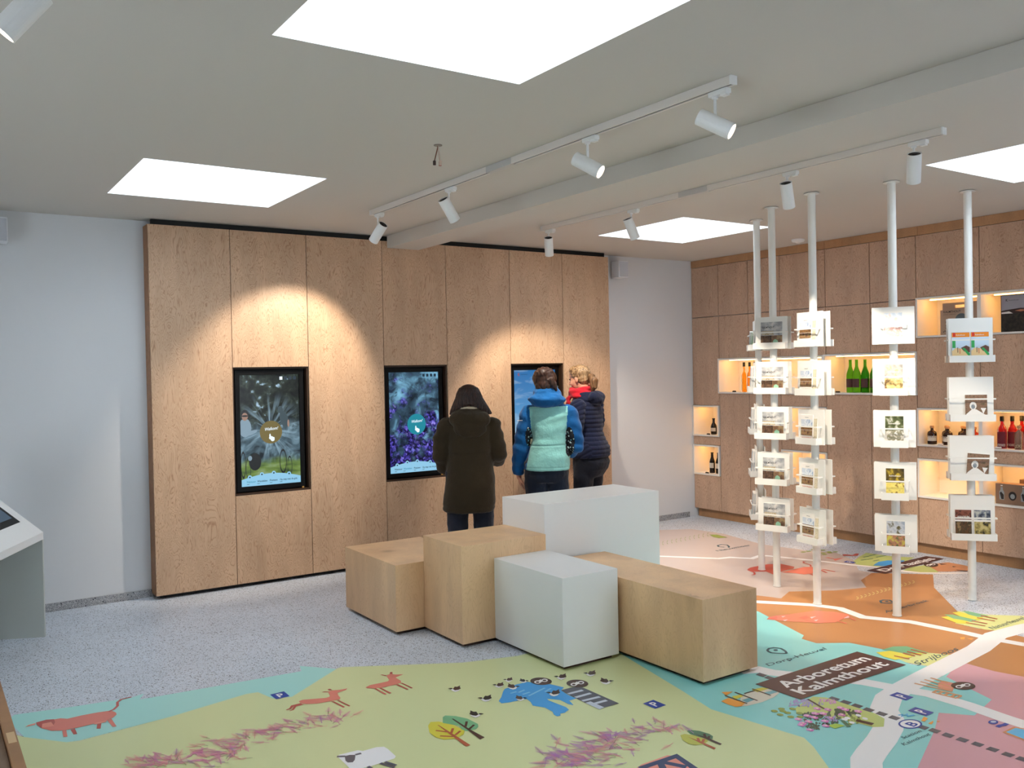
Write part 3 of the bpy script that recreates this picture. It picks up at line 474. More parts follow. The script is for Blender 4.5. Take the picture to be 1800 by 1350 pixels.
('poly','sheep_print','paper',4,[(1.495,3.624),(1.511,3.636),(1.594,3.631),(1.611,3.61),(1.676,3.611),(1.705,3.595),(1.708,3.563),(1.703,3.475),(1.688,3.458),(1.632,3.453),(1.568,3.449),(1.531,3.454),(1.492,3.472),(1.494,3.515),(1.497,3.611)]),
('poly','sheep_head_print','slate',5,[(1.524,3.608),(1.547,3.606),(1.567,3.591),(1.544,3.547),(1.527,3.53),(1.509,3.54),(1.508,3.562)]),
('line','sheep_limb_print','slate',5,[(1.495,3.624),(1.525,3.605)],0.016),
('line','sheep_limb_print','slate',5,[(1.567,3.593),(1.594,3.592)],0.016),
('line','sheep_limb_print','slate',5,[(1.618,3.452),(1.648,3.379)],0.016),
('line','sheep_limb_print','slate',5,[(1.64,3.452),(1.663,3.392)],0.016),
('line','sheep_limb_print','slate',5,[(1.562,3.454),(1.567,3.428)],0.016),
('poly','barn_print','coral',4,[(2.493,2.787),(2.645,2.788),(2.665,2.762),(2.674,2.761),(2.647,2.64),(2.631,2.586),(2.509,2.572),(2.388,2.661),(2.426,2.759)]),
('line','barn_beam_print','indigo',5,[(2.466,2.763),(2.669,2.759),(2.647,2.64),(2.637,2.593)],0.03),
('line','barn_beam_print','indigo',5,[(2.572,2.757),(2.52,2.669)],0.03),
('line','barn_beam_print','indigo',5,[(2.58,2.754),(2.628,2.659)],0.03),
('poly','castle_wall_print','sand',4,[(3.407,3.061),(3.439,3.077),(3.535,3.08),(3.609,3.058),(3.614,2.987),(3.537,2.962),(3.443,2.954),(3.345,2.964),(3.315,2.979)]),
('poly','castle_print','orange',5,[(3.292,3.083),(3.353,3.093),(3.367,2.995),(3.319,2.977),(3.292,2.989),(3.286,3.032)]),
('poly','castle_print','orange',5,[(3.386,3.167),(3.439,3.139),(3.37,3.121)]),
('poly','castle_print','mustard',5,[(3.383,3.095),(3.437,3.087),(3.428,3.061),(3.368,3.057)]),
('poly','castle_print','mustard',5,[(3.536,3.1),(3.602,3.089),(3.615,3.057),(3.53,3.058)]),
('poly','castle_print','tealdark',5,[(3.381,3.032),(3.435,3.031),(3.438,2.997),(3.379,2.994)]),
('poly','castle_print','tealdark',5,[(3.548,3.037),(3.616,3.027),(3.61,2.998),(3.541,3.001)]),
('line','castle_beam_print','umber',6,[(3.365,3.125),(3.369,2.985)],0.01),
('line','castle_beam_print','umber',6,[(3.439,3.127),(3.439,2.98)],0.01),
('line','castle_beam_print','umber',6,[(3.546,3.106),(3.547,2.988)],0.01),
('line','castle_beam_print','umber',6,[(3.462,3.085),(3.535,3.08)],0.01),
('poly','tower_print','coral',4,[(4.369,2.593),(4.421,2.596),(4.431,2.538),(4.369,2.507),(4.312,2.483),(4.306,2.555)]),
('line','tower_slat_print','rustlight',5,[(4.268,2.661),(4.309,2.482)],0.014),
('line','tower_slat_print','rustlight',5,[(4.315,2.657),(4.328,2.493)],0.014),
('line','tower_slat_print','rustlight',5,[(4.361,2.662),(4.366,2.51)],0.014),
('line','tower_slat_print','rustlight',5,[(4.409,2.658),(4.409,2.562)],0.014),
('line','tower_slat_print','rustlight',5,[(4.221,2.537),(4.235,2.418)],0.014),
('line','tower_slat_print','rustlight',5,[(4.269,2.538),(4.288,2.421)],0.014),
('line','tower_slat_print','rustlight',5,[(4.267,2.537),(4.223,2.531)],0.014),
('line','tower_slat_print','rustlight',5,[(4.266,2.51),(4.224,2.505)],0.014),
('line','tower_slat_print','rustlight',5,[(4.273,2.483),(4.23,2.476)],0.014),
('line','tower_slat_print','rustlight',5,[(4.277,2.451),(4.235,2.444)],0.014),
('line','tower_slat_print','rustlight',5,[(4.284,2.424),(4.237,2.419)],0.014),
('poly','mark_print','orange',4,[(3.84,2.363),(3.896,2.384),(3.892,2.361),(3.843,2.348)]),
('poly','mark_print','orange',4,[(3.837,2.328),(3.883,2.331),(3.866,2.319),(3.837,2.312)]),
('poly','mark_print','orange',4,[(3.895,2.322),(3.906,2.308),(3.883,2.306)]),
('poly','mark_print','orange',4,[(5.206,2.945),(5.237,2.934),(5.187,2.909),(5.17,2.922)]),
('poly','mark_print','orange',4,[(5.22,2.909),(5.25,2.886),(5.209,2.879)]),
('poly','pool_print','peach',4,[(4.004,2.078),(4.106,2.079),(4.132,2.018),(4.148,1.936),(4.002,1.869),(3.985,1.968)]),
('poly','pool_print','azure',5,[(4.018,2.068),(4.098,2.067),(4.118,2.011),(4.136,1.934),(4.017,1.879),(4.003,1.977)]),
('ell','pool_icon_print','navy',5,[(4.084,2.16),(0.0185,-0.0135),(-0.024,-0.0125)],20),
('ell','pool_icon_print','silver',6,[(4.088,2.161),(0.0105,-0.008),(-0.0115,-0.006)],20),
('line','pool_text_print','navy',5,[(4.044,2.122),(4.071,2.121),(4.089,2.115),(4.118,2.114)],0.02),
('line','wave_print','azure',5,[(3.817,2.463),(3.841,2.457),(3.815,2.445),(3.862,2.448),(3.841,2.431),(3.88,2.421)],0.01),
('poly','cow_print','brick',4,[(5.646,4.975),(5.701,4.998),(5.81,5.002),(5.921,4.996),(6.011,4.932),(6.008,4.795),(5.945,4.755),(5.837,4.753),(5.655,4.726),(5.694,4.825),(5.595,4.896),(5.609,4.938)]),
('line','cow_tail_print','brick',4,[(5.627,4.958),(5.595,4.861),(5.546,4.814),(5.508,4.811)],0.015),
('poly','cow_print','brickl',5,[(5.76,4.728),(5.937,4.739),(6.059,4.74),(6.121,4.69),(6.104,4.626),(5.929,4.548),(5.839,4.57),(5.82,4.645)]),
('line','cow_tail_print','brick',4,[(6.11,4.712),(6.166,4.759),(6.183,4.84),(6.231,4.878),(6.236,4.855)],0.015),
('line','cow_leg_print','brick',4,[(6.072,4.581),(6.026,4.496)],0.02),
('line','cow_leg_print','brick',4,[(6.104,4.598),(6.11,4.48)],0.02),
('line','cow_leg_print','brick',4,[(5.896,4.556),(5.872,4.501)],0.02),
('poly','pig_print','salmon',4,[(4.607,3.907),(4.662,3.932),(4.73,3.925),(4.83,3.894),(4.915,3.875),(5.024,3.849),(5.102,3.752),(5.125,3.663),(5.09,3.621),(4.987,3.61),(4.894,3.594),(4.8,3.645),(4.762,3.696),(4.677,3.796),(4.641,3.858)]),
('poly','pig_print','brickl',5,[(4.795,3.805),(4.881,3.807),(4.856,3.757),(4.796,3.759)]),
('poly','pig_print','brickl',5,[(4.655,3.926),(4.73,3.925),(4.676,3.875),(4.643,3.878)]),
('poly','pig_print','brickl',5,[(4.778,3.75),(4.797,3.736),(4.796,3.659),(4.779,3.657)]),
('poly','pig_print','brickl',5,[(4.923,3.604),(4.938,3.603),(4.936,3.534),(4.922,3.532)]),
('poly','pig_print','brickl',5,[(5.059,3.622),(5.067,3.604),(5.044,3.543),(5.029,3.544)]),
('poly','pig_print','pinkl',5,[(4.871,3.769),(4.92,3.758),(4.849,3.74)]),
('poly','pig_print','pinkl',5,[(4.831,3.709),(4.869,3.702),(4.821,3.683)]),
('poly','pig_print','pinkl',5,[(5.017,3.62),(5.086,3.635),(5.059,3.599)]),
('poly','pig_print','pinkl',5,[(4.739,3.895),(4.769,3.883),(4.725,3.871)]),
('poly','pig_print','pinkl',5,[(4.675,3.831),(4.716,3.821),(4.665,3.805)]),
('poly','fox_print','brickl',4,[(6.495,4.86),(6.528,4.853),(6.516,4.783),(6.6,4.754),(6.519,4.741),(6.457,4.733),(6.506,4.791)]),
('poly','fox_print','brick',4,[(6.71,4.848),(6.743,4.841),(6.766,4.781),(6.841,4.804),(6.86,4.779),(6.768,4.738),(6.733,4.759),(6.679,4.811)]),
('poly','lake_print','blue',3,[(6.544,4.433),(6.692,4.483),(6.802,4.471),(6.912,4.381),(6.818,4.342),(6.657,4.342),(6.576,4.371),(6.555,4.406)]),
('poly','brick_patch_print','brickd',4,[(7.026,4.147),(7.04,4.086),(6.968,4.096)]),
('poly','brick_patch_print','brickd',4,[(7,4.02),(7.007,3.99),(6.968,3.993)]),
('poly','brick_patch_print','brickd',4,[(6.904,3.932),(6.942,3.854),(6.896,3.845),(6.883,3.911)]),
('poly','fern_print','olive',4,[(5.878,6.219),(5.91,6.25),(5.966,6.293),(5.925,6.253)]),
('poly','fern_print','olive',4,[(5.878,6.219),(5.848,6.185),(5.811,6.13),(5.847,6.171)]),
('poly','fern_print','olive',4,[(5.94,6.222),(5.973,6.254),(6.029,6.297),(5.987,6.257)]),
('poly','fern_print','olive',4,[(5.94,6.222),(5.91,6.189),(5.872,6.134),(5.909,6.175)]),
('poly','fern_print','olive',4,[(6.002,6.226),(6.035,6.258),(6.092,6.302),(6.05,6.261)]),
('poly','fern_print','olive',4,[(6.002,6.226),(5.972,6.193),(5.933,6.138),(5.971,6.179)]),
('poly','fern_print','olive',4,[(6.065,6.23),(6.099,6.263),(6.157,6.306),(6.114,6.265)]),
('poly','fern_print','olive',4,[(6.065,6.23),(6.034,6.196),(5.995,6.141),(6.033,6.183)]),
('poly','fern_print','olive',4,[(6.128,6.235),(6.163,6.267),(6.221,6.31),(6.178,6.269)]),
('poly','fern_print','olive',4,[(6.128,6.235),(6.097,6.2),(6.057,6.145),(6.096,6.186)]),
('poly','fern_print','olive',4,[(6.193,6.239),(6.227,6.271),(6.287,6.315),(6.243,6.274)]),
('poly','fern_print','olive',4,[(6.193,6.239),(6.161,6.204),(6.12,6.148),(6.16,6.19)]),
('poly','fern_print','olive',4,[(6.257,6.243),(6.293,6.275),(6.353,6.319),(6.308,6.278)]),
('poly','fern_print','olive',4,[(6.257,6.243),(6.225,6.208),(6.184,6.152),(6.224,6.194)]),
('poly','fern_print','olive',4,[(6.323,6.247),(6.359,6.28),(6.419,6.324),(6.374,6.282)]),
('poly','fern_print','olive',4,[(6.323,6.247),(6.29,6.212),(6.248,6.156),(6.288,6.198)]),
('poly','fern_print','olive',4,[(6.389,6.251),(6.425,6.284),(6.487,6.329),(6.441,6.287)]),
('poly','fern_print','olive',4,[(6.389,6.251),(6.355,6.216),(6.312,6.159),(6.354,6.202)]),
('poly','fern_print','olive',4,[(6.455,6.255),(6.492,6.288),(6.555,6.333),(6.508,6.291)]),
('poly','fern_print','olive',4,[(6.455,6.255),(6.421,6.22),(6.378,6.163),(6.42,6.206)]),
('poly','fern_print','olive',4,[(6.522,6.26),(6.56,6.293),(6.623,6.338),(6.576,6.296)]),
('poly','fern_print','olive',4,[(6.522,6.26),(6.488,6.224),(6.443,6.167),(6.486,6.21)]),
('poly','fern_print','olive',4,[(6.537,6.244),(6.594,6.197),(6.562,6.026),(6.467,6.054),(6.473,6.133)]),
('poly','wheat_print','wheat',4,[(5.543,3.869),(5.547,3.89),(5.567,3.91),(5.558,3.887)]),
('poly','wheat_print','wheat',4,[(5.543,3.869),(5.515,3.867),(5.487,3.854),(5.519,3.859)]),
('poly','wheat_print','wheat',4,[(5.592,3.871),(5.597,3.892),(5.617,3.912),(5.608,3.889)]),
('poly','wheat_print','wheat',4,[(5.592,3.871),(5.564,3.869),(5.536,3.856),(5.568,3.861)]),
('poly','wheat_print','wheat',4,[(5.642,3.873),(5.647,3.894),(5.667,3.914),(5.658,3.891)]),
('poly','wheat_print','wheat',4,[(5.642,3.873),(5.614,3.871),(5.585,3.858),(5.617,3.863)]),
('poly','wheat_print','wheat',4,[(5.692,3.875),(5.697,3.896),(5.718,3.917),(5.709,3.893)]),
('poly','wheat_print','wheat',4,[(5.692,3.875),(5.664,3.873),(5.635,3.86),(5.667,3.865)]),
('poly','wheat_print','wheat',4,[(5.743,3.877),(5.748,3.898),(5.769,3.919),(5.76,3.895)]),
('poly','wheat_print','wheat',4,[(5.743,3.877),(5.714,3.875),(5.685,3.862),(5.718,3.867)]),
('poly','wheat_print','wheat',4,[(5.794,3.879),(5.799,3.9),(5.821,3.921),(5.811,3.897)]),
('poly','wheat_print','wheat',4,[(5.794,3.879),(5.765,3.877),(5.735,3.864),(5.769,3.869)]),
('poly','wheat_print','wheat',4,[(5.846,3.881),(5.851,3.902),(5.873,3.923),(5.863,3.899)]),
('poly','wheat_print','wheat',4,[(5.846,3.881),(5.817,3.879),(5.786,3.866),(5.82,3.871)]),
('poly','wheat_print','wheat',4,[(5.898,3.883),(5.904,3.905),(5.926,3.926),(5.916,3.901)]),
('poly','wheat_print','wheat',4,[(5.898,3.883),(5.869,3.881),(5.838,3.868),(5.872,3.873)]),
('poly','wheat_print','wheat',4,[(5.951,3.885),(5.957,3.907),(5.979,3.928),(5.969,3.904)]),
('poly','wheat_print','wheat',4,[(5.951,3.885),(5.921,3.884),(5.89,3.87),(5.924,3.875)]),
('poly','wheat_print','wheat',4,[(6.004,3.887),(6.01,3.909),(6.033,3.93),(6.022,3.906)]),
('poly','wheat_print','wheat',4,[(6.004,3.887),(5.974,3.886),(5.943,3.872),(5.977,3.877)]),
('poly','wheat_print','wheat',4,[(6.058,3.89),(6.064,3.911),(6.087,3.933),(6.076,3.908)]),
('poly','wheat_print','wheat',4,[(6.058,3.89),(6.027,3.888),(5.996,3.874),(6.031,3.879)]),
('poly','wheat_print','wheat',4,[(6.112,3.892),(6.118,3.913),(6.142,3.935),(6.131,3.91)]),
('poly','wheat_print','wheat',4,[(6.112,3.892),(6.081,3.89),(6.049,3.876),(6.085,3.881)]),
('poly','wheat_print','wheat',4,[(6.167,3.894),(6.173,3.916),(6.197,3.938),(6.186,3.913)]),
('poly','wheat_print','wheat',4,[(6.167,3.894),(6.136,3.892),(6.103,3.878),(6.139,3.883)]),
('poly','wheat_print','wheat',4,[(6.222,3.896),(6.229,3.918),(6.253,3.94),(6.242,3.915)]),
('poly','wheat_print','wheat',4,[(6.222,3.896),(6.191,3.894),(6.158,3.88),(6.194,3.885)]),
('poly','wheat_print','wheat',4,[(6.278,3.898),(6.285,3.92),(6.31,3.942),(6.298,3.917)]),
('poly','wheat_print','wheat',4,[(6.278,3.898),(6.246,3.896),(6.213,3.882),(6.249,3.887)]),
('ell','leaf_print','olive',4,[(6.548,5.129),(0.0185,-0.015),(-0.0185,-0.015)],10),
('ell','leaf_print','olive',4,[(6.611,5.121),(0.018,-0.015),(-0.019,-0.0145)],10),
('ell','leaf_print','olive',4,[(6.697,5.138),(0.0185,-0.015),(-0.0195,-0.015)],10),
('ell','leaf_print','olive',4,[(6.645,5.05),(0.0185,-0.015),(-0.019,-0.0145)],10),
('ell','leaf_print','olive',4,[(6.749,5.072),(0.018,-0.0155),(-0.0195,-0.0145)],10),
('ell','leaf_print','olive',4,[(6.639,4.99),(0.018,-0.015),(-0.019,-0.014)],10),
('ell','leaf_print','olive',4,[(6.726,4.992),(0.018,-0.015),(-0.019,-0.0145)],10),
('ell','leaf_print','olive',4,[(6.766,4.958),(0.018,-0.015),(-0.0195,-0.0145)],10),
('ell','leaf_print','olive',4,[(6.603,4.948),(0.018,-0.015),(-0.0185,-0.014)],10),
('ell','leaf_print','olive',4,[(6.698,4.963),(0.018,-0.015),(-0.019,-0.014)],10),
('line','grass_print','greend',4,[(6.754,4.669),(6.831,4.662)],0.015),
('line','grass_print','greend',4,[(6.847,4.674),(6.925,4.667)],0.015),
('line','grass_print','greend',4,[(6.836,4.601),(6.914,4.594)],0.015),
('line','grass_print','greend',4,[(6.634,4.608),(6.709,4.601)],0.015),
('line','grass_print','greend',4,[(6.698,4.594),(6.774,4.588)],0.015),
('line','grass_print','greend',4,[(6.684,4.527),(6.76,4.521)],0.015),
('line','grass_print','greend',4,[(6.888,4.599),(6.966,4.592)],0.015),
('poly','flower_bed_print','leaf',3,[(3.508,2.808),(3.608,2.835),(3.701,2.854),(3.743,2.807),(3.75,2.613),(3.751,2.542),(3.73,2.478),(3.644,2.425),(3.601,2.451),(3.579,2.564),(3.515,2.712),(3.46,2.761)]),
('ell','blossom_print','lavender',5,[(3.557,2.849),(-0.0115,-0.008),(-0.0005,0.0025)],7),
('ell','blossom_print','lavender',5,[(3.624,2.852),(-0.007,-0.002),(0.0025,0.003)],7),
('ell','blossom_print','lavender',5,[(3.581,2.865),(-0.0155,-0.0135),(-0.0045,0.0015)],7),
('ell','blossom_print','lavender',5,[(3.611,2.816),(-0.0015,-0.008),(-0.0075,-0.004)],7),
('ell','blossom_print','lavender',5,[(3.567,2.807),(-0.012,-0.0055),(0.002,0.0045)],7),
('ell','blossom_print','lavender',5,[(3.628,2.849),(-0.0155,-0.0105),(-0.0015,0.0035)],7),
('ell','blossom_print','lavender',5,[(3.599,2.874),(-0.0145,-0.013),(-0.0045,0.0015)],7),
('ell','blossom_print','lavender',5,[(3.573,2.801),(-0.01,-0.0005),(0.006,0.006)],7),
('ell','blossom_print','lavender',5,[(3.552,2.825),(-0.008,0),(0.005,0.005)],7),
('ell','blossom_print','lavender',5,[(3.642,2.835),(-0.003,-0.0065),(-0.005,-0.0025)],7),
('ell','blossom_print','lavender',5,[(3.625,2.81),(-0.0075,-0.0105),(-0.0065,-0.002)],7),
('ell','blossom_print','lavender',5,[(3.591,2.841),(-0.0115,-0.0075),(-0.001,0.0025)],7),
('ell','blossom_print','lavender',5,[(3.56,2.808),(-0.0095,0),(0.006,0.006)],7),
('ell','blossom_print','lavender',5,[(3.576,2.787),(-0.002,-0.0085),(-0.0075,-0.004)],7),
('ell','blossom_print','lavender',5,[(3.578,2.788),(-0.0165,-0.0115),(-0.0015,0.003)],7),
('ell','blossom_print','lavender',5,[(3.62,2.838),(-0.0165,-0.0115),(-0.0015,0.0035)],7),
('ell','blossom_print','lavender',5,[(3.596,2.873),(-0.008,0.002),(0.0075,0.0065)],7),
('ell','blossom_print','lavender',5,[(3.527,2.844),(-0.001,-0.007),(-0.0065,-0.004)],7),
('ell','blossom_print','lavender',5,[(3.546,2.833),(0.0035,-0.006),(-0.0085,-0.006)],7),
('ell','blossom_print','lavender',5,[(3.624,2.854),(-0.0095,-0.0115),(-0.0065,-0.002)],7),
('ell','blossom_print','lavender',5,[(3.579,2.786),(-0.006,0.002),(0.006,0.0055)],7),
('ell','blossom_print','lavender',5,[(3.597,2.871),(0.0035,-0.0045),(-0.007,-0.0055)],7),
('ell','blossom_print','lavender',5,[(3.564,2.859),(-0.002,-0.008),(-0.0075,-0.004)],7),
('ell','blossom_print','lavender',5,[(3.519,2.843),(-0.0065,0.0005),(0.005,0.005)],7),
('ell','blossom_print','lavender',5,[(3.623,2.818),(-0.012,-0.009),(-0.0025,0.0015)],7),
('ell','blossom_print','lavender',5,[(3.587,2.821),(-0.0135,-0.0085),(0,0.0035)],7),
('ell','blossom_print','lavender',5,[(3.618,2.808),(-0.012,-0.006),(0.0015,0.004)],7),
('ell','blossom_print','lavender',5,[(3.575,2.863),(-0.0165,-0.013),(-0.003,0.002)],7),
('ell','blossom_print','lavender',5,[(3.621,2.86),(-0.012,-0.0085),(-0.001,0.002)],7),
('ell','blossom_print','lavender',5,[(3.535,2.859),(0.0025,-0.0055),(-0.0075,-0.0055)],7),
('ell','blossom_print','lavender',5,[(3.595,2.83),(-0.01,-0.0115),(-0.006,-0.0015)],7),
('ell','blossom_print','lavender',5,[(3.582,2.81),(0.001,-0.0035),(-0.004,-0.003)],7),
('ell','blossom_print','lavender',5,[(3.564,2.799),(-0.009,-0.008),(-0.0025,0.0005)],7),
('ell','blossom_print','lavender',5,[(3.603,2.84),(-0.0065,-0.009),(-0.0055,-0.0015)],7),
('ell','blossom_print','lavender',5,[(3.565,2.838),(-0.0075,-0.0085),(-0.0045,-0.0005)],7),
('ell','blossom_print','lavender',5,[(3.639,2.845),(-0.0135,-0.006),(0.0025,0.0045)],7),
('ell','blossom_print','lavender',5,[(3.586,2.863),(-0.0055,-0.011),(-0.008,-0.003)],7),
('ell','blossom_print','lavender',5,[(3.561,2.858),(0.001,-0.007),(-0.008,-0.005)],7),
('ell','blossom_print','lavender',5,[(3.579,2.856),(-0.0135,-0.013),(-0.005,0.0005)],7),
('ell','blossom_print','lavender',5,[(3.635,2.832),(-0.0115,-0.007),(0,0.003)],7),
('ell','blossom_print','lavender',5,[(3.617,2.814),(0,-0.0055),(-0.0055,-0.0035)],7),
('ell','blossom_print','lavender',5,[(3.607,2.851),(-0.0135,-0.004),(0.005,0.006)],7),
('ell','blossom_print','lavender',5,[(3.572,2.868),(-0.016,-0.0095),(0,0.0045)],7),
('ell','blossom_print','lavender',5,[(3.618,2.825),(-0.005,-0.007),(-0.0045,-0.0015)],7),
('ell','blossom_print','lavender',5,[(3.623,2.83),(-0.0095,-0.009),(-0.0035,0)],7),
('ell','blossom_print','lavender',5,[(3.582,2.846),(-0.002,-0.0095),(-0.009,-0.0045)],7),
('ell','blossom_print','lavender',5,[(3.51,2.841),(-0.0085,0.002),(0.0075,0.007)],7),
('ell','blossom_print','lavender',5,[(3.545,2.815),(-0.005,-0.011),(-0.0085,-0.0035)],7),
('ell','blossom_print','lavender',5,[(3.578,2.802),(-0.0135,-0.0105),(-0.003,0.002)],7),
('ell','blossom_print','lavender',5,[(3.576,2.857),(0.0015,-0.0045),(-0.0055,-0.0035)],7),
('ell','blossom_print','lavender',5,[(3.605,2.842),(0.0035,-0.006),(-0.0085,-0.006)],7),
('ell','blossom_print','lavender',5,[(3.601,2.8),(-0.012,-0.0015),(0.0065,0.007)],7),
('ell','blossom_print','lavender',5,[(3.609,2.807),(-0.008,-0.0035),(0.0015,0.0025)],7),
('ell','blossom_print','lavender',5,[(3.569,2.867),(-0.0135,-0.011),(-0.0025,0.002)],7),
('ell','blossom_print','lavender',5,[(3.544,2.816),(-0.009,-0.0105),(-0.006,-0.0015)],7),
('ell','blossom_print','lavender',5,[(3.536,2.831),(-0.0115,-0.0045),(0.0025,0.0045)],7),
('ell','blossom_print','lavender',5,[(3.592,2.862),(-0.0115,-0.0035),(0.0035,0.0055)],7),
('ell','blossom_print','lavender',5,[(3.535,2.839),(-0.0145,-0.005),(0.0045,0.0065)],7),
('ell','blossom_print','lavender',5,[(3.644,2.843),(-0.0115,-0.0025),(0.005,0.006)],7),
('ell','blossom_print','lavender',5,[(3.561,2.876),(-0.0105,-0.008),(-0.0015,0.0015)],7),
('ell','blossom_print','lavender',5,[(3.621,2.797),(0.0045,-0.0035),(-0.007,-0.0055)],7),
('ell','blossom_print','lavender',5,[(3.607,2.828),(0.001,-0.0035),(-0.004,-0.003)],7),
('ell','blossom_print','lavender',5,[(3.648,2.755),(-0.0075,-0.0055),(-0.0015,0.0005)],7),
('ell','blossom_print','lavender',5,[(3.619,2.807),(-0.0105,-0.006),(0,0.0025)],7),
('ell','blossom_print','lavender',5,[(3.638,2.791),(-0.0055,-0.0065),(-0.004,-0.001)],7),
('ell','blossom_print','lavender',5,[(3.596,2.811),(-0.0095,-0.01),(-0.005,-0.0005)],7),
('ell','blossom_print','lavender',5,[(3.607,2.825),(-0.0105,-0.007),(-0.0005,0.0025)],7),
('ell','blossom_print','lavender',5,[(3.652,2.779),(-0.014,-0.009),(-0.0005,0.003)],7),
('ell','blossom_print','lavender',5,[(3.626,2.799),(-0.0115,-0.006),(0.001,0.004)],7),
('ell','blossom_print','lavender',5,[(3.613,2.79),(-0.0045,-0.0075),(-0.0055,-0.002)],7),
('ell','blossom_print','lavender',5,[(3.621,2.784),(-0.0065,-0.006),(-0.0025,0)],7),
('ell','blossom_print','lavender',5,[(3.606,2.785),(-0.011,-0.0115),(-0.006,-0.0005)],7),
('ell','blossom_print','lavender',5,[(3.645,2.761),(-0.0085,-0.007),(-0.0025,0.0005)],7),
('ell','blossom_print','lavender',5,[(3.586,2.804),(-0.0095,-0.0015),(0.005,0.0055)],7),
('ell','blossom_print','lavender',5,[(3.641,2.77),(-0.0135,-0.009),(-0.0015,0.0025)],7),
('ell','blossom_print','lavender',5,[(3.593,2.811),(-0.001,-0.004),(-0.004,-0.002)],7),
('ell','blossom_print','lavender',5,[(3.664,2.789),(0.0005,-0.0035),(-0.0045,-0.0025)],7),
('ell','blossom_print','lavender',5,[(3.667,2.779),(-0.006,-0.0015),(0.002,0.003)],7),
('ell','blossom_print','lavender',5,[(3.585,2.803),(-0.0105,-0.003),(0.0035,0.005)],7),
('ell','blossom_print','lavender',5,[(3.657,2.764),(0.003,-0.0045),(-0.0075,-0.005)],7),
('ell','blossom_print','lavender',5,[(3.646,2.776),(0.0005,-0.006),(-0.0075,-0.004)],7),
('ell','blossom_print','lavender',5,[(3.628,2.765),(-0.005,-0.006),(-0.003,-0.001)],7),
('ell','blossom_print','lavender',5,[(3.618,2.778),(-0.002,-0.0055),(-0.005,-0.0025)],7),
('ell','blossom_print','lavender',5,[(3.603,2.802),(-0.01,-0.0105),(-0.005,0)],7),
('ell','blossom_print','lavender',5,[(3.62,2.802),(-0.008,-0.008),(-0.003,0)],7),
('ell','blossom_print','orchid',5,[(3.691,2.802),(-0.014,-0.0135),(-0.006,0.0005)],7),
('ell','blossom_print','orchid',5,[(3.731,2.766),(-0.0145,-0.006),(0.003,0.005)],7),
('ell','blossom_print','orchid',5,[(3.712,2.76),(-0.013,-0.0075),(0,0.0035)],7),
('ell','blossom_print','orchid',5,[(3.737,2.756),(-0.009,-0.004),(0.0015,0.003)],7),
('ell','blossom_print','orchid',5,[(3.721,2.743),(-0.0125,-0.0055),(0.002,0.004)],7),
('ell','blossom_print','orchid',5,[(3.705,2.802),(-0.0105,-0.007),(-0.001,0.002)],7),
('ell','blossom_print','orchid',5,[(3.711,2.794),(-0.0085,0.0005),(0.0065,0.006)],7),
('ell','blossom_print','orchid',5,[(3.69,2.78),(-0.01,-0.002),(0.004,0.005)],7),
('ell','blossom_print','orchid',5,[(3.72,2.774),(0.003,-0.003),(-0.0055,-0.004)],7),
('ell','blossom_print','orchid',5,[(3.711,2.778),(-0.007,-0.0075),(-0.004,-0.0005)],7),
('ell','blossom_print','orchid',5,[(3.688,2.776),(-0.0045,0.0015),(0.0045,0.004)],7),
('ell','blossom_print','orchid',5,[(3.701,2.771),(-0.011,-0.0025),(0.004,0.0045)],7),
('ell','blossom_print','orchid',5,[(3.716,2.748),(-0.0125,-0.006),(0.0015,0.004)],7),
('ell','blossom_print','orchid',5,[(3.724,2.751),(-0.009,0.001),(0.007,0.006)],7),
('ell','blossom_print','orchid',5,[(3.717,2.784),(-0.0105,-0.0045),(0.0015,0.0035)],7),
('ell','blossom_print','orchid',5,[(3.693,2.745),(-0.0065,-0.011),(-0.0085,-0.003)],7),
('ell','blossom_print','orchid',5,[(3.706,2.802),(-0.01,-0.005),(0.0015,0.003)],7),
('ell','blossom_print','orchid',5,[(3.702,2.734),(-0.0085,-0.0015),(0.004,0.0045)],7),
('ell','blossom_print','orchid',5,[(3.703,2.788),(0.001,-0.0065),(-0.008,-0.005)],7),
('ell','blossom_print','orchid',5,[(3.677,2.79),(-0.0075,-0.0085),(-0.0045,-0.001)],7),
('ell','blossom_print','orchid',5,[(3.702,2.761),(-0.0055,-0.006),(-0.0035,-0.001)],7),
('ell','blossom_print','orchid',5,[(3.705,2.777),(-0.0105,-0.007),(-0.0005,0.002)],7),
('ell','blossom_print','orchid',5,[(3.728,2.744),(0,-0.0065),(-0.007,-0.004)],7),
('ell','blossom_print','orchid',5,[(3.691,2.783),(-0.007,-0.001),(0.0035,0.0035)],7),
('ell','blossom_print','orchid',5,[(3.739,2.757),(-0.0125,-0.013),(-0.0065,-0.001)],7),
('ell','blossom_print','orchid',5,[(3.705,2.745),(-0.011,-0.006),(0.001,0.003)],7),
('ell','blossom_print','orchid',5,[(3.698,2.752),(-0.0105,-0.0045),(0.0025,0.0035)],7),
('ell','blossom_print','orchid',5,[(3.716,2.735),(-0.0005,-0.0065),(-0.0075,-0.004)],7),
('ell','blossom_print','orchid',5,[(3.713,2.778),(-0.0155,-0.008),(0.001,0.0045)],7),
('ell','blossom_print','orchid',5,[(3.723,2.778),(-0.015,-0.009),(0,0.0035)],7),
('ell','foliage_print','greenx',5,[(3.41,2.646),(0,-0.0125),(-0.013,-0.0075)],7),
('ell','foliage_print','greenx',5,[(3.601,2.641),(-0.02,-0.0085),(0.003,0.0065)],7),
('ell','foliage_print','greenx',5,[(3.505,2.636),(-0.022,-0.019),(-0.007,0.0015)],7),
('ell','foliage_print','greenx',5,[(3.515,2.699),(-0.0155,-0.0075),(0.002,0.0055)],7),
('ell','foliage_print','greenx',5,[(3.527,2.622),(-0.018,-0.0195),(-0.011,-0.0015)],7),
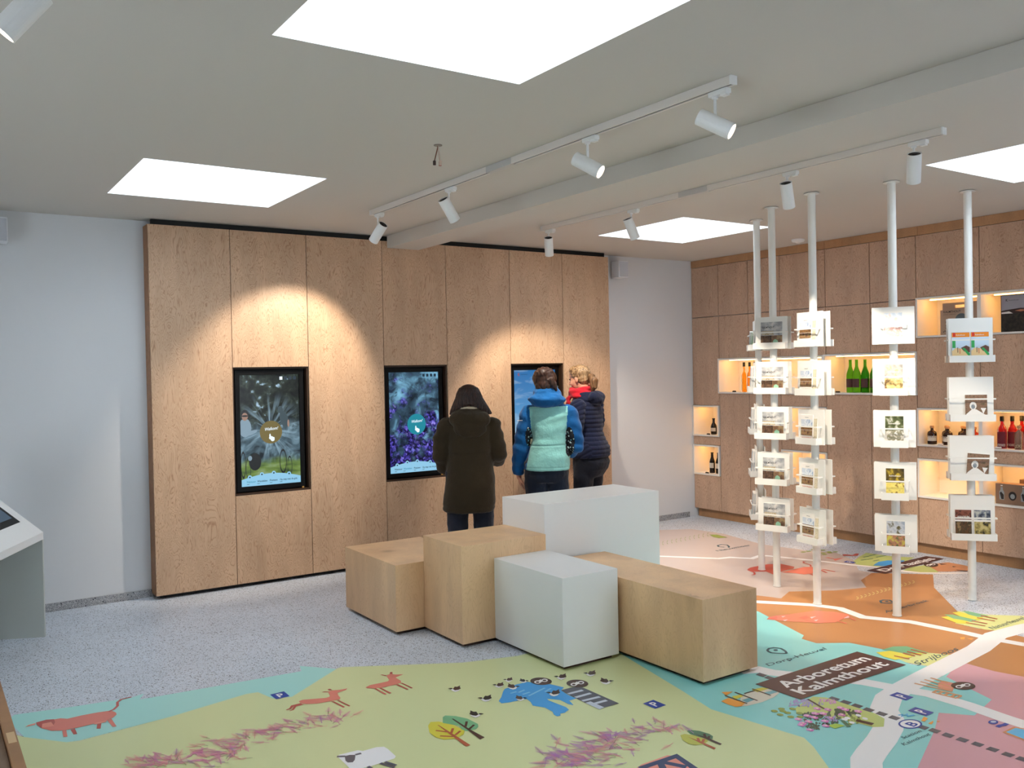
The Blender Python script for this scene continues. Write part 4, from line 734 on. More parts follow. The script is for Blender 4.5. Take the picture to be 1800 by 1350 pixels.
('ell','foliage_print','greenx',5,[(3.483,2.684),(0.007,-0.01),(-0.015,-0.0105)],7),
('ell','foliage_print','greenx',5,[(3.531,2.674),(-0.0185,-0.0205),(-0.0115,-0.0015)],7),
('ell','foliage_print','greenx',5,[(3.489,2.676),(-0.0215,-0.008),(0.005,0.0085)],7),
('ell','foliage_print','greenx',5,[(3.438,2.633),(-0.007,-0.011),(-0.0075,-0.0025)],7),
('ell','foliage_print','greenx',5,[(3.495,2.727),(-0.027,-0.0125),(0.004,0.0095)],7),
('ell','foliage_print','greenx',5,[(3.497,2.711),(-0.0205,-0.009),(0.0035,0.0075)],7),
('ell','foliage_print','greenx',5,[(3.509,2.597),(-0.002,-0.013),(-0.013,-0.007)],7),
('ell','foliage_print','greenx',5,[(3.524,2.689),(-0.0235,-0.0155),(-0.003,0.0045)],7),
('ell','foliage_print','greenx',5,[(3.491,2.703),(0.007,-0.009),(-0.0145,-0.0105)],7),
('ell','foliage_print','greenx',5,[(3.49,2.585),(-0.0215,-0.0215),(-0.011,-0.0005)],7),
('ell','foliage_print','greenx',5,[(3.496,2.638),(-0.0135,0.0025),(0.0115,0.01)],7),
('ell','foliage_print','greenx',5,[(3.549,2.651),(-0.0265,-0.021),(-0.007,0.003)],7),
('ell','foliage_print','greenx',5,[(3.484,2.62),(-0.0135,-0.005),(0.003,0.005)],7),
('ell','foliage_print','greenx',5,[(3.521,2.635),(-0.02,-0.0175),(-0.0065,0.0015)],7),
('ell','foliage_print','greenx',5,[(3.455,2.678),(-0.0135,-0.011),(-0.0035,0.0015)],7),
('ell','foliage_print','greenx',5,[(3.525,2.641),(-0.014,0.0015),(0.0105,0.0095)],7),
('ell','foliage_print','greenx',5,[(3.597,2.646),(-0.029,-0.017),(-0.0005,0.007)],7),
('ell','foliage_print','greenx',5,[(3.458,2.708),(0.0025,-0.0075),(-0.0095,-0.0065)],7),
('ell','foliage_print','greenx',5,[(3.451,2.607),(-0.015,-0.0025),(0.0065,0.0075)],7),
('ell','foliage_print','greenx',5,[(3.571,2.666),(-0.03,-0.0185),(-0.002,0.0065)],7),
('ell','foliage_print','greenx',5,[(3.528,2.589),(-0.017,-0.0195),(-0.011,-0.002)],7),
('ell','foliage_print','greenx',5,[(3.486,2.581),(-0.023,-0.0205),(-0.0085,0.001)],7),
('ell','foliage_print','greenx',5,[(3.534,2.627),(0.0035,-0.0055),(-0.0085,-0.0055)],7),
('ell','foliage_print','greenx',5,[(3.481,2.72),(-0.016,-0.0125),(-0.004,0.002)],7),
('ell','foliage_print','greenx',5,[(3.52,2.628),(-0.0215,-0.0115),(0.0005,0.0055)],7),
('ell','foliage_print','greenx',5,[(3.478,2.673),(-0.0205,-0.021),(-0.01,0)],7),
('ell','foliage_print','greenx',5,[(3.409,2.645),(-0.017,-0.0195),(-0.01,-0.0015)],7),
('ell','foliage_print','greenx',5,[(3.479,2.66),(-0.0075,-0.0155),(-0.0125,-0.005)],7),
('ell','foliage_print','greenx',5,[(3.47,2.727),(-0.002,-0.015),(-0.015,-0.008)],7),
('ell','foliage_print','greenx',5,[(3.532,2.683),(-0.003,-0.0105),(-0.01,-0.005)],7),
('ell','foliage_print','greenx',5,[(3.528,2.691),(0,-0.007),(-0.008,-0.005)],7),
('ell','foliage_print','greenx',5,[(3.457,2.684),(0.004,-0.005),(-0.008,-0.006)],7),
('ell','foliage_print','greenx',5,[(3.504,2.664),(0.005,-0.0095),(-0.014,-0.009)],7),
('ell','foliage_print','greenx',5,[(3.499,2.67),(-0.0085,0.0015),(0.0065,0.006)],7),
('ell','foliage_print','greenx',5,[(3.513,2.717),(-0.003,-0.013),(-0.012,-0.0065)],7),
('ell','foliage_print','greenx',5,[(3.534,2.653),(0.0035,-0.006),(-0.0085,-0.006)],7),
('ell','foliage_print','greenx',5,[(3.557,2.649),(-0.0245,-0.0205),(-0.0075,0.002)],7),
('ell','foliage_print','greenx',5,[(3.581,2.627),(-0.0085,-0.0125),(-0.009,-0.003)],7),
('ell','foliage_print','greenx',5,[(3.524,2.608),(0.001,-0.009),(-0.011,-0.006)],7),
('ell','foliage_print','greenx',5,[(3.465,2.59),(0.008,-0.006),(-0.012,-0.009)],7),
('ell','foliage_print','greenx',5,[(3.489,2.736),(0.0045,-0.006),(-0.0095,-0.0065)],7),
('ell','foliage_print','greenx',5,[(3.422,2.68),(-0.007,-0.0185),(-0.015,-0.0065)],7),
('ell','foliage_print','greenx',5,[(3.564,2.606),(-0.019,-0.0005),(0.011,0.011)],7),
('ell','foliage_print','greenx',5,[(3.616,2.651),(-0.0205,-0.012),(-0.001,0.0045)],7),
('ell','foliage_print','greenx',5,[(3.61,2.645),(-0.016,-0.0035),(0.006,0.008)],7),
('ell','foliage_print','greenx',5,[(3.462,2.699),(-0.0195,-0.0105),(0.0015,0.006)],7),
('ell','foliage_print','greenx',5,[(3.596,2.639),(-0.0265,-0.011),(0.0045,0.009)],7),
('ell','foliage_print','greenx',5,[(3.536,2.613),(-0.0205,-0.022),(-0.012,-0.0015)],7),
('ell','foliage_print','greenx',5,[(3.522,2.684),(-0.025,-0.0205),(-0.007,0.0025)],7),
('ell','foliage_print','greenx',5,[(3.51,2.704),(-0.027,-0.0175),(-0.0015,0.006)],7),
('ell','foliage_print','greenx',5,[(3.541,2.64),(-0.0025,-0.0125),(-0.012,-0.0065)],7),
('ell','foliage_print','greenx',5,[(3.587,2.675),(-0.0215,-0.0085),(0.0045,0.008)],7),
('ell','foliage_print','greenx',5,[(3.573,2.671),(-0.0155,-0.004),(0.006,0.007)],7),
('ell','foliage_print','greenx',5,[(3.471,2.602),(-0.024,-0.021),(-0.008,0.0015)],7),
('ell','foliage_print','greenx',5,[(3.522,2.591),(-0.014,-0.0145),(-0.0075,-0.0005)],7),
('ell','foliage_print','greenx',5,[(3.641,2.672),(0.001,-0.0145),(-0.017,-0.01)],7),
('ell','foliage_print','greenx',5,[(3.688,2.637),(-0.017,-0.009),(0.0005,0.0045)],7),
('ell','foliage_print','greenx',5,[(3.671,2.67),(-0.018,-0.01),(0,0.0045)],7),
('ell','foliage_print','greenx',5,[(3.694,2.64),(-0.0105,0.0015),(0.0085,0.0075)],7),
('ell','foliage_print','greenx',5,[(3.641,2.651),(-0.0205,-0.007),(0.005,0.008)],7),
('ell','foliage_print','greenx',5,[(3.651,2.607),(-0.0055,-0.014),(-0.0125,-0.0055)],7),
('ell','foliage_print','greenx',5,[(3.666,2.675),(0,-0.014),(-0.0165,-0.009)],7),
('ell','foliage_print','greenx',5,[(3.606,2.653),(-0.013,-0.0015),(0.007,0.007)],7),
('ell','foliage_print','greenx',5,[(3.638,2.668),(-0.016,-0.0045),(0.006,0.0075)],7),
('ell','foliage_print','greenx',5,[(3.66,2.612),(-0.022,-0.0035),(0.01,0.0105)],7),
('ell','foliage_print','greenx',5,[(3.646,2.638),(0,-0.0105),(-0.012,-0.007)],7),
('ell','foliage_print','greenx',5,[(3.676,2.593),(-0.0085,-0.0175),(-0.0155,-0.0065)],7),
('ell','foliage_print','greenx',5,[(3.666,2.626),(0.003,-0.011),(-0.015,-0.009)],7),
('ell','foliage_print','greenx',5,[(3.653,2.643),(-0.016,-0.011),(-0.002,0.0025)],7),
('ell','foliage_print','greenx',5,[(3.68,2.609),(-0.027,-0.0155),(-0.001,0.0055)],7),
('ell','foliage_print','greenx',5,[(3.652,2.66),(-0.0205,-0.0235),(-0.014,-0.0025)],7),
('ell','foliage_print','greenx',5,[(3.681,2.651),(-0.003,-0.0105),(-0.01,-0.005)],7),
('ell','foliage_print','greenx',5,[(3.675,2.579),(-0.0155,0.0035),(0.0145,0.0115)],7),
('ell','foliage_print','greenx',5,[(3.644,2.6),(-0.0195,-0.0175),(-0.008,0.0005)],7),
('ell','foliage_print','greenx',5,[(3.666,2.571),(-0.029,-0.022),(-0.0075,0.003)],7),
('ell','foliage_print','greenx',5,[(3.683,2.606),(-0.022,-0.0005),(0.0135,0.0125)],7),
('ell','foliage_print','greenx',5,[(3.624,2.63),(0.001,-0.0075),(-0.01,-0.0055)],7),
('ell','foliage_print','greenx',5,[(3.687,2.616),(-0.0245,-0.0135),(0.0005,0.006)],7),
('ell','foliage_print','greenx',5,[(3.619,2.66),(-0.0165,-0.0145),(-0.0065,0.0005)],7),
('ell','foliage_print','greenx',5,[(3.638,2.632),(-0.014,-0.0195),(-0.013,-0.0035)],7),
('ell','foliage_print','greenx',5,[(3.648,2.673),(0.0025,-0.009),(-0.012,-0.0075)],7),
('ell','foliage_print','greenx',5,[(3.625,2.649),(-0.0145,0.003),(0.0125,0.0105)],7),
('ell','foliage_print','greenx',5,[(3.669,2.569),(-0.003,-0.0115),(-0.0115,-0.0055)],7),
('ell','foliage_print','greenx',5,[(3.652,2.647),(-0.024,-0.0165),(-0.004,0.0035)],7),
('ell','foliage_print','greenx',5,[(3.633,2.627),(-0.0175,-0.0145),(-0.005,0.0015)],7),
('ell','foliage_print','greenx',5,[(3.393,2.592),(-0.005,-0.0095),(-0.007,-0.0025)],7),
('ell','foliage_print','greenx',5,[(3.435,2.632),(-0.0115,-0.0085),(-0.0025,0.002)],7),
('ell','foliage_print','greenx',5,[(3.406,2.639),(-0.003,-0.0075),(-0.006,-0.0025)],7),
('ell','foliage_print','greenx',5,[(3.405,2.614),(-0.0205,-0.0075),(0.005,0.0085)],7),
('ell','foliage_print','greenx',5,[(3.445,2.622),(0.004,-0.004),(-0.0065,-0.005)],7),
('ell','foliage_print','greenx',5,[(3.388,2.637),(-0.0105,-0.008),(-0.0015,0.002)],7),
('ell','foliage_print','greenx',5,[(3.366,2.656),(-0.012,-0.004),(0.003,0.005)],7),
('ell','foliage_print','greenx',5,[(3.392,2.641),(-0.009,-0.0085),(-0.0035,0.0005)],7),
('ell','foliage_print','greenx',5,[(3.382,2.612),(-0.0195,-0.0055),(0.0055,0.0085)],7),
('ell','foliage_print','greenx',5,[(3.387,2.656),(-0.0185,-0.006),(0.0045,0.0075)],7),
('ell','foliage_print','greenx',5,[(3.365,2.611),(-0.008,-0.012),(-0.008,-0.0025)],7),
('ell','foliage_print','greenx',5,[(3.389,2.666),(-0.0135,-0.0015),(0.007,0.0075)],7),
('ell','foliage_print','greenx',5,[(3.414,2.606),(-0.0125,0),(0.0075,0.0075)],7),
('ell','foliage_print','greenx',5,[(3.4,2.605),(-0.0145,-0.011),(-0.003,0.002)],7),
('ell','foliage_print','greenx',5,[(3.379,2.658),(-0.0095,0.003),(0.009,0.008)],7),
('ell','foliage_print','greenx',5,[(3.392,2.628),(-0.0125,-0.011),(-0.0045,0.001)],7),
('ell','foliage_print','greenx',5,[(3.408,2.612),(-0.0025,-0.0125),(-0.012,-0.0065)],7),
('ell','foliage_print','greenx',5,[(3.369,2.635),(-0.0125,-0.003),(0.0045,0.006)],7),
('ell','foliage_print','greenx',5,[(3.381,2.59),(0.0045,-0.006),(-0.0095,-0.0065)],7),
('ell','foliage_print','greenx',5,[(3.386,2.62),(-0.008,-0.012),(-0.008,-0.002)],7),
('ell','foliage_print','greenx',5,[(3.374,2.597),(-0.0115,-0.006),(0.0005,0.0035)],7),
('ell','foliage_print','greenx',5,[(3.374,2.632),(-0.0125,0.0015),(0.009,0.0085)],7),
('ell','foliage_print','greenx',5,[(3.412,2.632),(-0.004,-0.0135),(-0.012,-0.0055)],7),
('ell','foliage_print','greenx',5,[(3.356,2.618),(-0.006,-0.01),(-0.007,-0.0025)],7),
('ell','foliage_print','greenx',5,[(3.389,2.583),(-0.0105,-0.011),(-0.005,0)],7),
('ell','foliage_print','greenx',5,[(3.39,2.654),(-0.007,0.0015),(0.006,0.0055)],7),
('ell','foliage_print','greenx',5,[(3.37,2.661),(0.002,-0.0055),(-0.007,-0.0045)],7),
('ell','foliage_print','greenx',5,[(3.371,2.614),(-0.0205,-0.012),(-0.0005,0.005)],7),
('ell','foliage_print','greenx',5,[(3.436,2.632),(-0.0085,0.001),(0.0065,0.006)],7),
('ell','foliage_print','greenx',5,[(3.367,2.66),(-0.007,-0.0115),(-0.008,-0.0025)],7),
('ell','blossom_print','orchid',6,[(3.421,2.669),(0.011,-0.008),(-0.013,-0.01)],9),
('ell','blossom_print','magenta',7,[(3.422,2.657),(0.01,-0.007),(-0.011,-0.009)],9),
('ell','blossom_print','pinkl',8,[(3.424,2.664),(0.0055,-0.0045),(-0.007,-0.0055)],9),
('ell','blossom_print','orchid',6,[(3.525,2.712),(0.0115,-0.0085),(-0.0135,-0.0105)],9),
('ell','blossom_print','magenta',7,[(3.526,2.699),(0.01,-0.0075),(-0.012,-0.009)],9),
('ell','blossom_print','pinkl',8,[(3.528,2.707),(0.0055,-0.004),(-0.007,-0.0055)],9),
('ell','blossom_print','orchid',6,[(3.473,2.717),(0.011,-0.0085),(-0.0135,-0.01)],9),
('ell','blossom_print','magenta',7,[(3.474,2.704),(0.01,-0.0075),(-0.0115,-0.009)],9),
('ell','blossom_print','pinkl',8,[(3.476,2.712),(0.006,-0.004),(-0.007,-0.0055)],9),
('ell','blossom_print','orchid',6,[(3.485,2.628),(0.011,-0.0085),(-0.0135,-0.0095)],9),
('ell','blossom_print','magenta',7,[(3.486,2.615),(0.01,-0.0075),(-0.011,-0.0085)],9),
('ell','blossom_print','pinkl',8,[(3.488,2.623),(0.0055,-0.004),(-0.007,-0.005)],9),
('ell','blossom_print','orchid',6,[(3.555,2.689),(0.011,-0.0085),(-0.014,-0.0105)],9),
('ell','blossom_print','magenta',7,[(3.555,2.677),(0.0095,-0.0075),(-0.0115,-0.009)],9),
('ell','blossom_print','pinkl',8,[(3.558,2.685),(0.006,-0.0045),(-0.007,-0.0055)],9),
('ell','blossom_print','orchid',6,[(3.36,2.663),(0.011,-0.008),(-0.0125,-0.01)],9),
('ell','blossom_print','magenta',7,[(3.361,2.651),(0.0095,-0.007),(-0.0105,-0.0085)],9),
('ell','blossom_print','pinkl',8,[(3.363,2.659),(0.0055,-0.004),(-0.0065,-0.0055)],9),
('ell','blossom_print','orchid',6,[(3.681,2.685),(0.011,-0.0085),(-0.014,-0.0105)],9),
('ell','blossom_print','magenta',7,[(3.681,2.673),(0.01,-0.0075),(-0.0125,-0.009)],9),
('ell','blossom_print','pinkl',8,[(3.684,2.681),(0.0055,-0.0045),(-0.0075,-0.0055)],9),
('ell','blossom_print','orchid',6,[(3.68,2.658),(0.0115,-0.0085),(-0.0145,-0.01)],9),
('ell','blossom_print','magenta',7,[(3.68,2.645),(0.01,-0.0075),(-0.0125,-0.009)],9),
('ell','blossom_print','pinkl',8,[(3.683,2.653),(0.006,-0.004),(-0.008,-0.005)],9),
('ell','blossom_print','orchid',6,[(3.613,2.708),(0.0115,-0.009),(-0.0145,-0.0105)],9),
('ell','blossom_print','magenta',7,[(3.614,2.695),(0.01,-0.0075),(-0.012,-0.009)],9),
('ell','blossom_print','pinkl',8,[(3.616,2.703),(0.0055,-0.004),(-0.0075,-0.0055)],9),
('ell','blossom_print','orchid',6,[(3.709,2.608),(0.0115,-0.0085),(-0.0145,-0.01)],9),
('ell','blossom_print','magenta',7,[(3.709,2.596),(0.01,-0.0075),(-0.0125,-0.0085)],9),
('ell','blossom_print','pinkl',8,[(3.712,2.603),(0.006,-0.0045),(-0.008,-0.0055)],9),
('ell','blossom_print','orchid',6,[(3.611,2.627),(0.0115,-0.0085),(-0.0135,-0.01)],9),
('ell','blossom_print','magenta',7,[(3.611,2.615),(0.01,-0.007),(-0.012,-0.009)],9),
('ell','blossom_print','pinkl',8,[(3.613,2.623),(0.0055,-0.0045),(-0.0075,-0.0055)],9),
('ell','blossom_print','orchid',6,[(3.583,2.745),(0.0115,-0.0085),(-0.014,-0.0105)],9),
('ell','blossom_print','magenta',7,[(3.583,2.732),(0.01,-0.0075),(-0.012,-0.0095)],9),
('ell','blossom_print','pinkl',8,[(3.585,2.74),(0.0055,-0.0045),(-0.0075,-0.0055)],9),
('ell','blossom_print','orchid',6,[(3.405,2.714),(0.011,-0.008),(-0.013,-0.01)],9),
('ell','blossom_print','magenta',7,[(3.406,2.702),(0.01,-0.0075),(-0.011,-0.0085)],9),
('ell','blossom_print','pinkl',8,[(3.408,2.709),(0.0055,-0.004),(-0.007,-0.0055)],9),
('ell','blossom_print','orchid',6,[(3.346,2.604),(0.011,-0.008),(-0.012,-0.0095)],9),
('ell','blossom_print','magenta',7,[(3.347,2.592),(0.0095,-0.007),(-0.011,-0.008)],9),
('ell','blossom_print','pinkl',8,[(3.349,2.599),(0.0055,-0.004),(-0.0065,-0.005)],9),
('ell','blossom_print','orchid',6,[(3.441,2.59),(0.011,-0.008),(-0.013,-0.0095)],9),
('ell','blossom_print','magenta',7,[(3.442,2.578),(0.0095,-0.007),(-0.011,-0.008)],9),
('ell','blossom_print','pinkl',8,[(3.444,2.585),(0.0055,-0.004),(-0.007,-0.005)],9),
('ell','blossom_print','orchid',6,[(3.482,2.684),(0.011,-0.0085),(-0.0135,-0.0105)],9),
('ell','blossom_print','magenta',7,[(3.482,2.671),(0.01,-0.007),(-0.0115,-0.009)],9),
('ell','blossom_print','pinkl',8,[(3.484,2.679),(0.0055,-0.004),(-0.0075,-0.0055)],9),
('ell','blossom_print','orchid',6,[(3.536,2.636),(0.011,-0.008),(-0.0135,-0.01)],9),
('ell','blossom_print','magenta',7,[(3.536,2.624),(0.0095,-0.0075),(-0.0115,-0.0085)],9),
('ell','blossom_print','pinkl',8,[(3.539,2.631),(0.0055,-0.004),(-0.007,-0.0055)],9),
('ell','blossom_print','orchid',6,[(3.383,2.672),(0.011,-0.0085),(-0.013,-0.01)],9),
('ell','blossom_print','magenta',7,[(3.384,2.659),(0.0095,-0.0075),(-0.011,-0.0085)],9),
('ell','blossom_print','pinkl',8,[(3.386,2.667),(0.0055,-0.004),(-0.007,-0.005)],9),
('ell','blossom_print','lavender',7,[(3.547,2.638),(-0.006,0.0005),(0.004,0.0035)],7),
('ell','blossom_print','lavender',7,[(3.492,2.629),(-0.0045,0.0015),(0.0045,0.0035)],7),
('ell','blossom_print','lavender',7,[(3.529,2.616),(0.0015,-0.0035),(-0.0045,-0.003)],7),
('ell','blossom_print','lavender',7,[(3.553,2.626),(-0.008,-0.002),(0.0025,0.0035)],7),
('ell','blossom_print','lavender',7,[(3.564,2.626),(-0.016,-0.0115),(-0.003,0.0025)],7),
('ell','blossom_print','lavender',7,[(3.536,2.643),(-0.006,0.0015),(0.005,0.004)],7),
('ell','blossom_print','lavender',7,[(3.53,2.646),(-0.0005,-0.0045),(-0.0045,-0.0025)],7),
('ell','blossom_print','lavender',7,[(3.502,2.62),(-0.002,-0.005),(-0.004,-0.002)],7),
('ell','blossom_print','lavender',7,[(3.529,2.595),(-0.006,-0.0105),(-0.008,-0.003)],7),
('ell','blossom_print','lavender',7,[(3.501,2.619),(-0.0115,-0.0055),(0.0015,0.0035)],7),
('ell','blossom_print','lavender',7,[(3.536,2.648),(-0.0105,-0.0045),(0.002,0.0035)],7),
('ell','blossom_print','lavender',7,[(3.538,2.614),(-0.011,-0.008),(-0.002,0.002)],7),
('ell','blossom_print','lavender',7,[(3.522,2.628),(-0.004,-0.009),(-0.008,-0.003)],7),
('ell','blossom_print','lavender',7,[(3.514,2.61),(-0.003,-0.0085),(-0.008,-0.0035)],7),
('ell','blossom_print','lavender',7,[(3.537,2.599),(-0.004,-0.006),(-0.0045,-0.0015)],7),
('ell','blossom_print','lavender',7,[(3.529,2.652),(-0.0125,-0.0125),(-0.0055,0)],7),
('ell','blossom_print','lavender',7,[(3.561,2.624),(-0.006,-0.001),(0.0025,0.003)],7),
('ell','blossom_print','lavender',7,[(3.522,2.601),(-0.013,-0.009),(-0.0025,0.002)],7),
('ell','blossom_print','lavender',7,[(3.557,2.628),(-0.0105,-0.0095),(-0.0035,0.0005)],7),
('ell','blossom_print','lavender',7,[(3.504,2.638),(-0.0095,-0.0075),(-0.002,0.0015)],7),
('ell','blossom_print','lavender',7,[(3.527,2.637),(-0.011,-0.007),(-0.001,0.0025)],7),
('ell','blossom_print','lavender',7,[(3.534,2.595),(-0.0125,-0.003),(0.0045,0.0055)],7),
('ell','blossom_print','lavender',7,[(3.496,2.621),(0,-0.005),(-0.005,-0.003)],7),
('ell','blossom_print','lavender',7,[(3.517,2.62),(-0.011,-0.006),(0,0.003)],7),
('ell','blossom_print','lavender',7,[(3.496,2.621),(-0.0105,-0.0085),(-0.003,0.0005)],7),
('ell','blossom_print','lavender',7,[(3.513,2.615),(-0.0155,-0.0115),(-0.003,0.0025)],7),
('ell','blossom_print','paper',6,[(3.598,2.583),(0.005,-0.013),(-0.0135,-0.008)],9),
('ell','blossom_print','paper',6,[(3.667,2.572),(0.0045,-0.0135),(-0.0135,-0.008)],9),
('ell','blossom_print','paper',6,[(3.569,2.539),(0.005,-0.013),(-0.013,-0.008)],9),
('ell','blossom_print','paper',6,[(3.658,2.531),(0.0045,-0.013),(-0.0135,-0.008)],9),
('ell','blossom_print','paper',6,[(3.575,2.581),(0.005,-0.0135),(-0.0135,-0.0085)],9),
('line','stem_print','umber',6,[(3.608,2.543),(3.621,2.5),(3.628,2.469)],0.03),
('line','stem_print','greend',6,[(3.556,2.581),(3.515,2.515)],0.02),
('line','stem_print','umber',6,[(3.651,2.847),(3.609,2.718)],0.012),
('poly','foliage_print','lime2',6,[(3.452,2.582),(3.502,2.576),(3.513,2.536),(3.448,2.541)]),
('ell','foliage_print','olive',5,[(3.398,2.842),(0.0095,-0.013),(-0.0125,-0.01)],10),
('ell','foliage_print','olive',5,[(3.447,2.84),(0.01,-0.013),(-0.013,-0.0095)],10),
('ell','foliage_print','olive',5,[(3.43,2.79),(0.01,-0.013),(-0.013,-0.0095)],10),
('ell','foliage_print','olive',5,[(3.384,2.797),(0.0095,-0.013),(-0.0125,-0.0095)],10),
('ell','foliage_print','olive',5,[(3.402,2.75),(0.01,-0.0125),(-0.0125,-0.009)],10),
('ell','foliage_print','olive',5,[(3.47,2.753),(0.0095,-0.013),(-0.013,-0.0095)],10),
('ell','foliage_print','olive',5,[(3.437,2.724),(0.0095,-0.0125),(-0.0125,-0.009)],10),
('ell','foliage_print','olive',5,[(3.489,2.809),(0.0095,-0.013),(-0.013,-0.01)],10),
('ell','foliage_print','olive',5,[(3.429,2.818),(0.0095,-0.013),(-0.0125,-0.0095)],10),
('ell','foliage_print','olive',5,[(3.57,2.555),(-0.015,-0.0135),(-0.006,0.0005)],7),
('ell','foliage_print','olive',5,[(3.587,2.522),(-0.015,-0.003),(0.006,0.007)],7),
('ell','foliage_print','olive',5,[(3.533,2.536),(-0.007,-0.015),(-0.0125,-0.005)],7),
('ell','foliage_print','olive',5,[(3.555,2.533),(-0.0195,-0.0035),(0.0085,0.0095)],7),
('ell','foliage_print','olive',5,[(3.614,2.556),(-0.0215,-0.016),(-0.005,0.003)],7),
('ell','foliage_print','olive',5,[(3.589,2.574),(-0.023,-0.0035),(0.0105,0.0115)],7),
('ell','foliage_print','olive',5,[(3.624,2.577),(-0.015,-0.0155),(-0.0085,-0.0005)],7),
('ell','foliage_print','olive',5,[(3.627,2.576),(-0.011,-0.013),(-0.008,-0.002)],7),
('ell','foliage_print','olive',5,[(3.611,2.603),(-0.019,-0.0005),(0.0115,0.011)],7),
('ell','foliage_print','olive',5,[(3.566,2.543),(-0.0275,-0.0065),(0.0105,0.0125)],7),
('ell','foliage_print','olive',5,[(3.622,2.539),(-0.0005,-0.0145),(-0.0165,-0.0085)],7),
('ell','foliage_print','olive',5,[(3.626,2.545),(-0.0195,-0.002),(0.01,0.01)],7),
]
HEATHER = [[(1.043,4.069),(1.109,4.026),(1.196,4.031),(1.274,4.045),(1.348,4.029),(1.435,4.046),(1.52,4.038),(1.611,4.028),(1.706,4.022)],
[(0.799,4.03),(0.869,4),(0.972,3.97),(1.048,3.926),(1.127,3.915),(1.203,3.919)],
[(0.746,4.069),(0.823,4.035),(0.894,4.005)],
[(2.185,3.009),(2.272,3.018),(2.418,3.029),(2.54,3.05),(2.614,3.059),(2.727,3.014),(2.815,3.001),(2.908,2.986)],
[(2.232,2.98),(2.344,2.971),(2.439,2.938),(2.554,2.989),(2.594,2.959)]]
# ------------------------------------------------------------------ room shell
X0, X1, Y0R, Y1R = -3.2, 7.62, -4.0, WALL_Y
struct(MB().box(X0-.3, X1+.3, Y0R-.3, Y1R+.3, -.12, 0).build('floor', TERRAZZO))
xs = sorted({X0-.3, X1+.3} | {v for s in SKYLIGHTS for v in s[:2]}); ys = sorted({Y0R-.3, Y1R+.3} | {v for s in SKYLIGHTS for v in s[2:]})
b = MB()
for xa, xb in zip(xs, xs[1:]):
    for ya, yb in zip(ys, ys[1:]):
        cx, cy = (xa+xb)/2, (ya+yb)/2
        if any(s[0] < cx < s[1] and s[2] < cy < s[3] for s in SKYLIGHTS): continue
        b.add([(xa, ya, CEIL), (xa, yb, CEIL), (xb, yb, CEIL), (xb, ya, CEIL)], [(0, 1, 2, 3)])
struct(b.build('ceiling', CEIL_MAT, fix=False))
for k, (x0, x1, y0, y1) in enumerate(SKYLIGHTS):
    t = .05; b = MB()
    b.box(x0-t, x0, y0-t, y1+t, CEIL+.0004, CEIL+SHAFT); b.box(x1, x1+t, y0-t, y1+t, CEIL+.0004, CEIL+SHAFT)
    b.box(x0, x1, y0-t, y0, CEIL+.0004, CEIL+SHAFT); b.box(x0, x1, y1, y1+t, CEIL+.0004, CEIL+SHAFT)
    w = struct(b.build('window_%d' % (k+1), SHAFT_MAT)); w['label'] = 'white-lined square roof light shaft in the ceiling'
    MB().box(x0-t, x1+t, y0-t, y1+t, CEIL+SHAFT+.03, CEIL+SHAFT+.04).build('pane', GLASS, w)
struct(MB().box(X0-.2, X1+.2, Y1R, Y1R+.2, 0, CEIL).build('wall_back', WHITE_WALL))
struct(MB().box(X1, X1+.2, Y0R, Y1R, 0, CEIL).build('wall_right', WHITE_WALL))
b = MB(); b.box(X0-.2, X0, Y0R, 1.3, 0, CEIL); b.box(X0-.2, X0, 3.7, Y1R, 0, CEIL); b.box(X0-.2, X0, 1.3, 3.7, 0, .1); b.box(X0-.2, X0, 1.3, 3.7, 1.6, CEIL)  # opening made for the invented left window
struct(b.build('wall_left', WHITE_WALL))
b = MB(); b.box(X0-.2, 3.4, Y0R-.2, Y0R, 0, CEIL); b.box(5.8, X1+.2, Y0R-.2, Y0R, 0, CEIL); b.box(3.4, 5.8, Y0R-.2, Y0R, 0, .5); b.box(3.4, 5.8, Y0R-.2, Y0R, 2.2, CEIL)  # opening made for the invented window behind the camera
struct(b.build('wall_front', WHITE_WALL))
FRAME = mat('window_frame_grey', (80, 84, 88), .5)
def window(nm, along, lo, hi, pos, zt=2.2, zb=.5):
    b = MB(); P = MB(); k = 2; st = (hi-lo)/k
    for q in range(k+1):
        c = lo+q*st; a0, a1 = max(lo, c-.03), min(hi, c+.03)
        b.box(*((a0, a1, pos-.14, pos-.06) if along == 'x' else (pos-.14, pos-.06, a0, a1)), zb, zt)
    for z in (zb, zt-.06): b.box(*((lo, hi, pos-.14, pos-.06) if along == 'x' else (pos-.14, pos-.06, lo, hi)), z, z+.06)
    w = struct(b.build(nm, FRAME))
    for q in range(k):
        a0, a1 = lo+q*st+.03, lo+(q+1)*st-.03
        MB().box(*((a0, a1, pos-.11, pos-.09) if along == 'x' else (pos-.11, pos-.09, a0, a1)), zb+.06, zt-.06).build('pane', GLASS, w)
window('window_5', 'x', 3.4, 5.8, Y0R); window('window_6', 'y', 1.3, 3.7, X0, 1.6, .1)  # both windows are unseen, added as openings for fill daylight
# ceiling beam
struct(MB().box(3.442, 3.748, Y0R, 6.985, 2.741, CEIL-.001).build('ceiling_beam', CEIL_MAT))
# terrazzo skirting
struct(MB().box(X0, 1.488, WALL_Y-.014, WALL_Y-.001, 0.001, .058).build('baseboard_back', TERRAZZO_DK))
struct(MB().box(5.94, 7.17, WALL_Y-.014, WALL_Y-.001, 0.001, .058).build('baseboard_corner', TERRAZZO_DK))
struct(MB().box(X1-.014, X1-.001, Y0R+.01, 2.0, 0.001, .058).build('baseboard_right', TERRAZZO_DK))
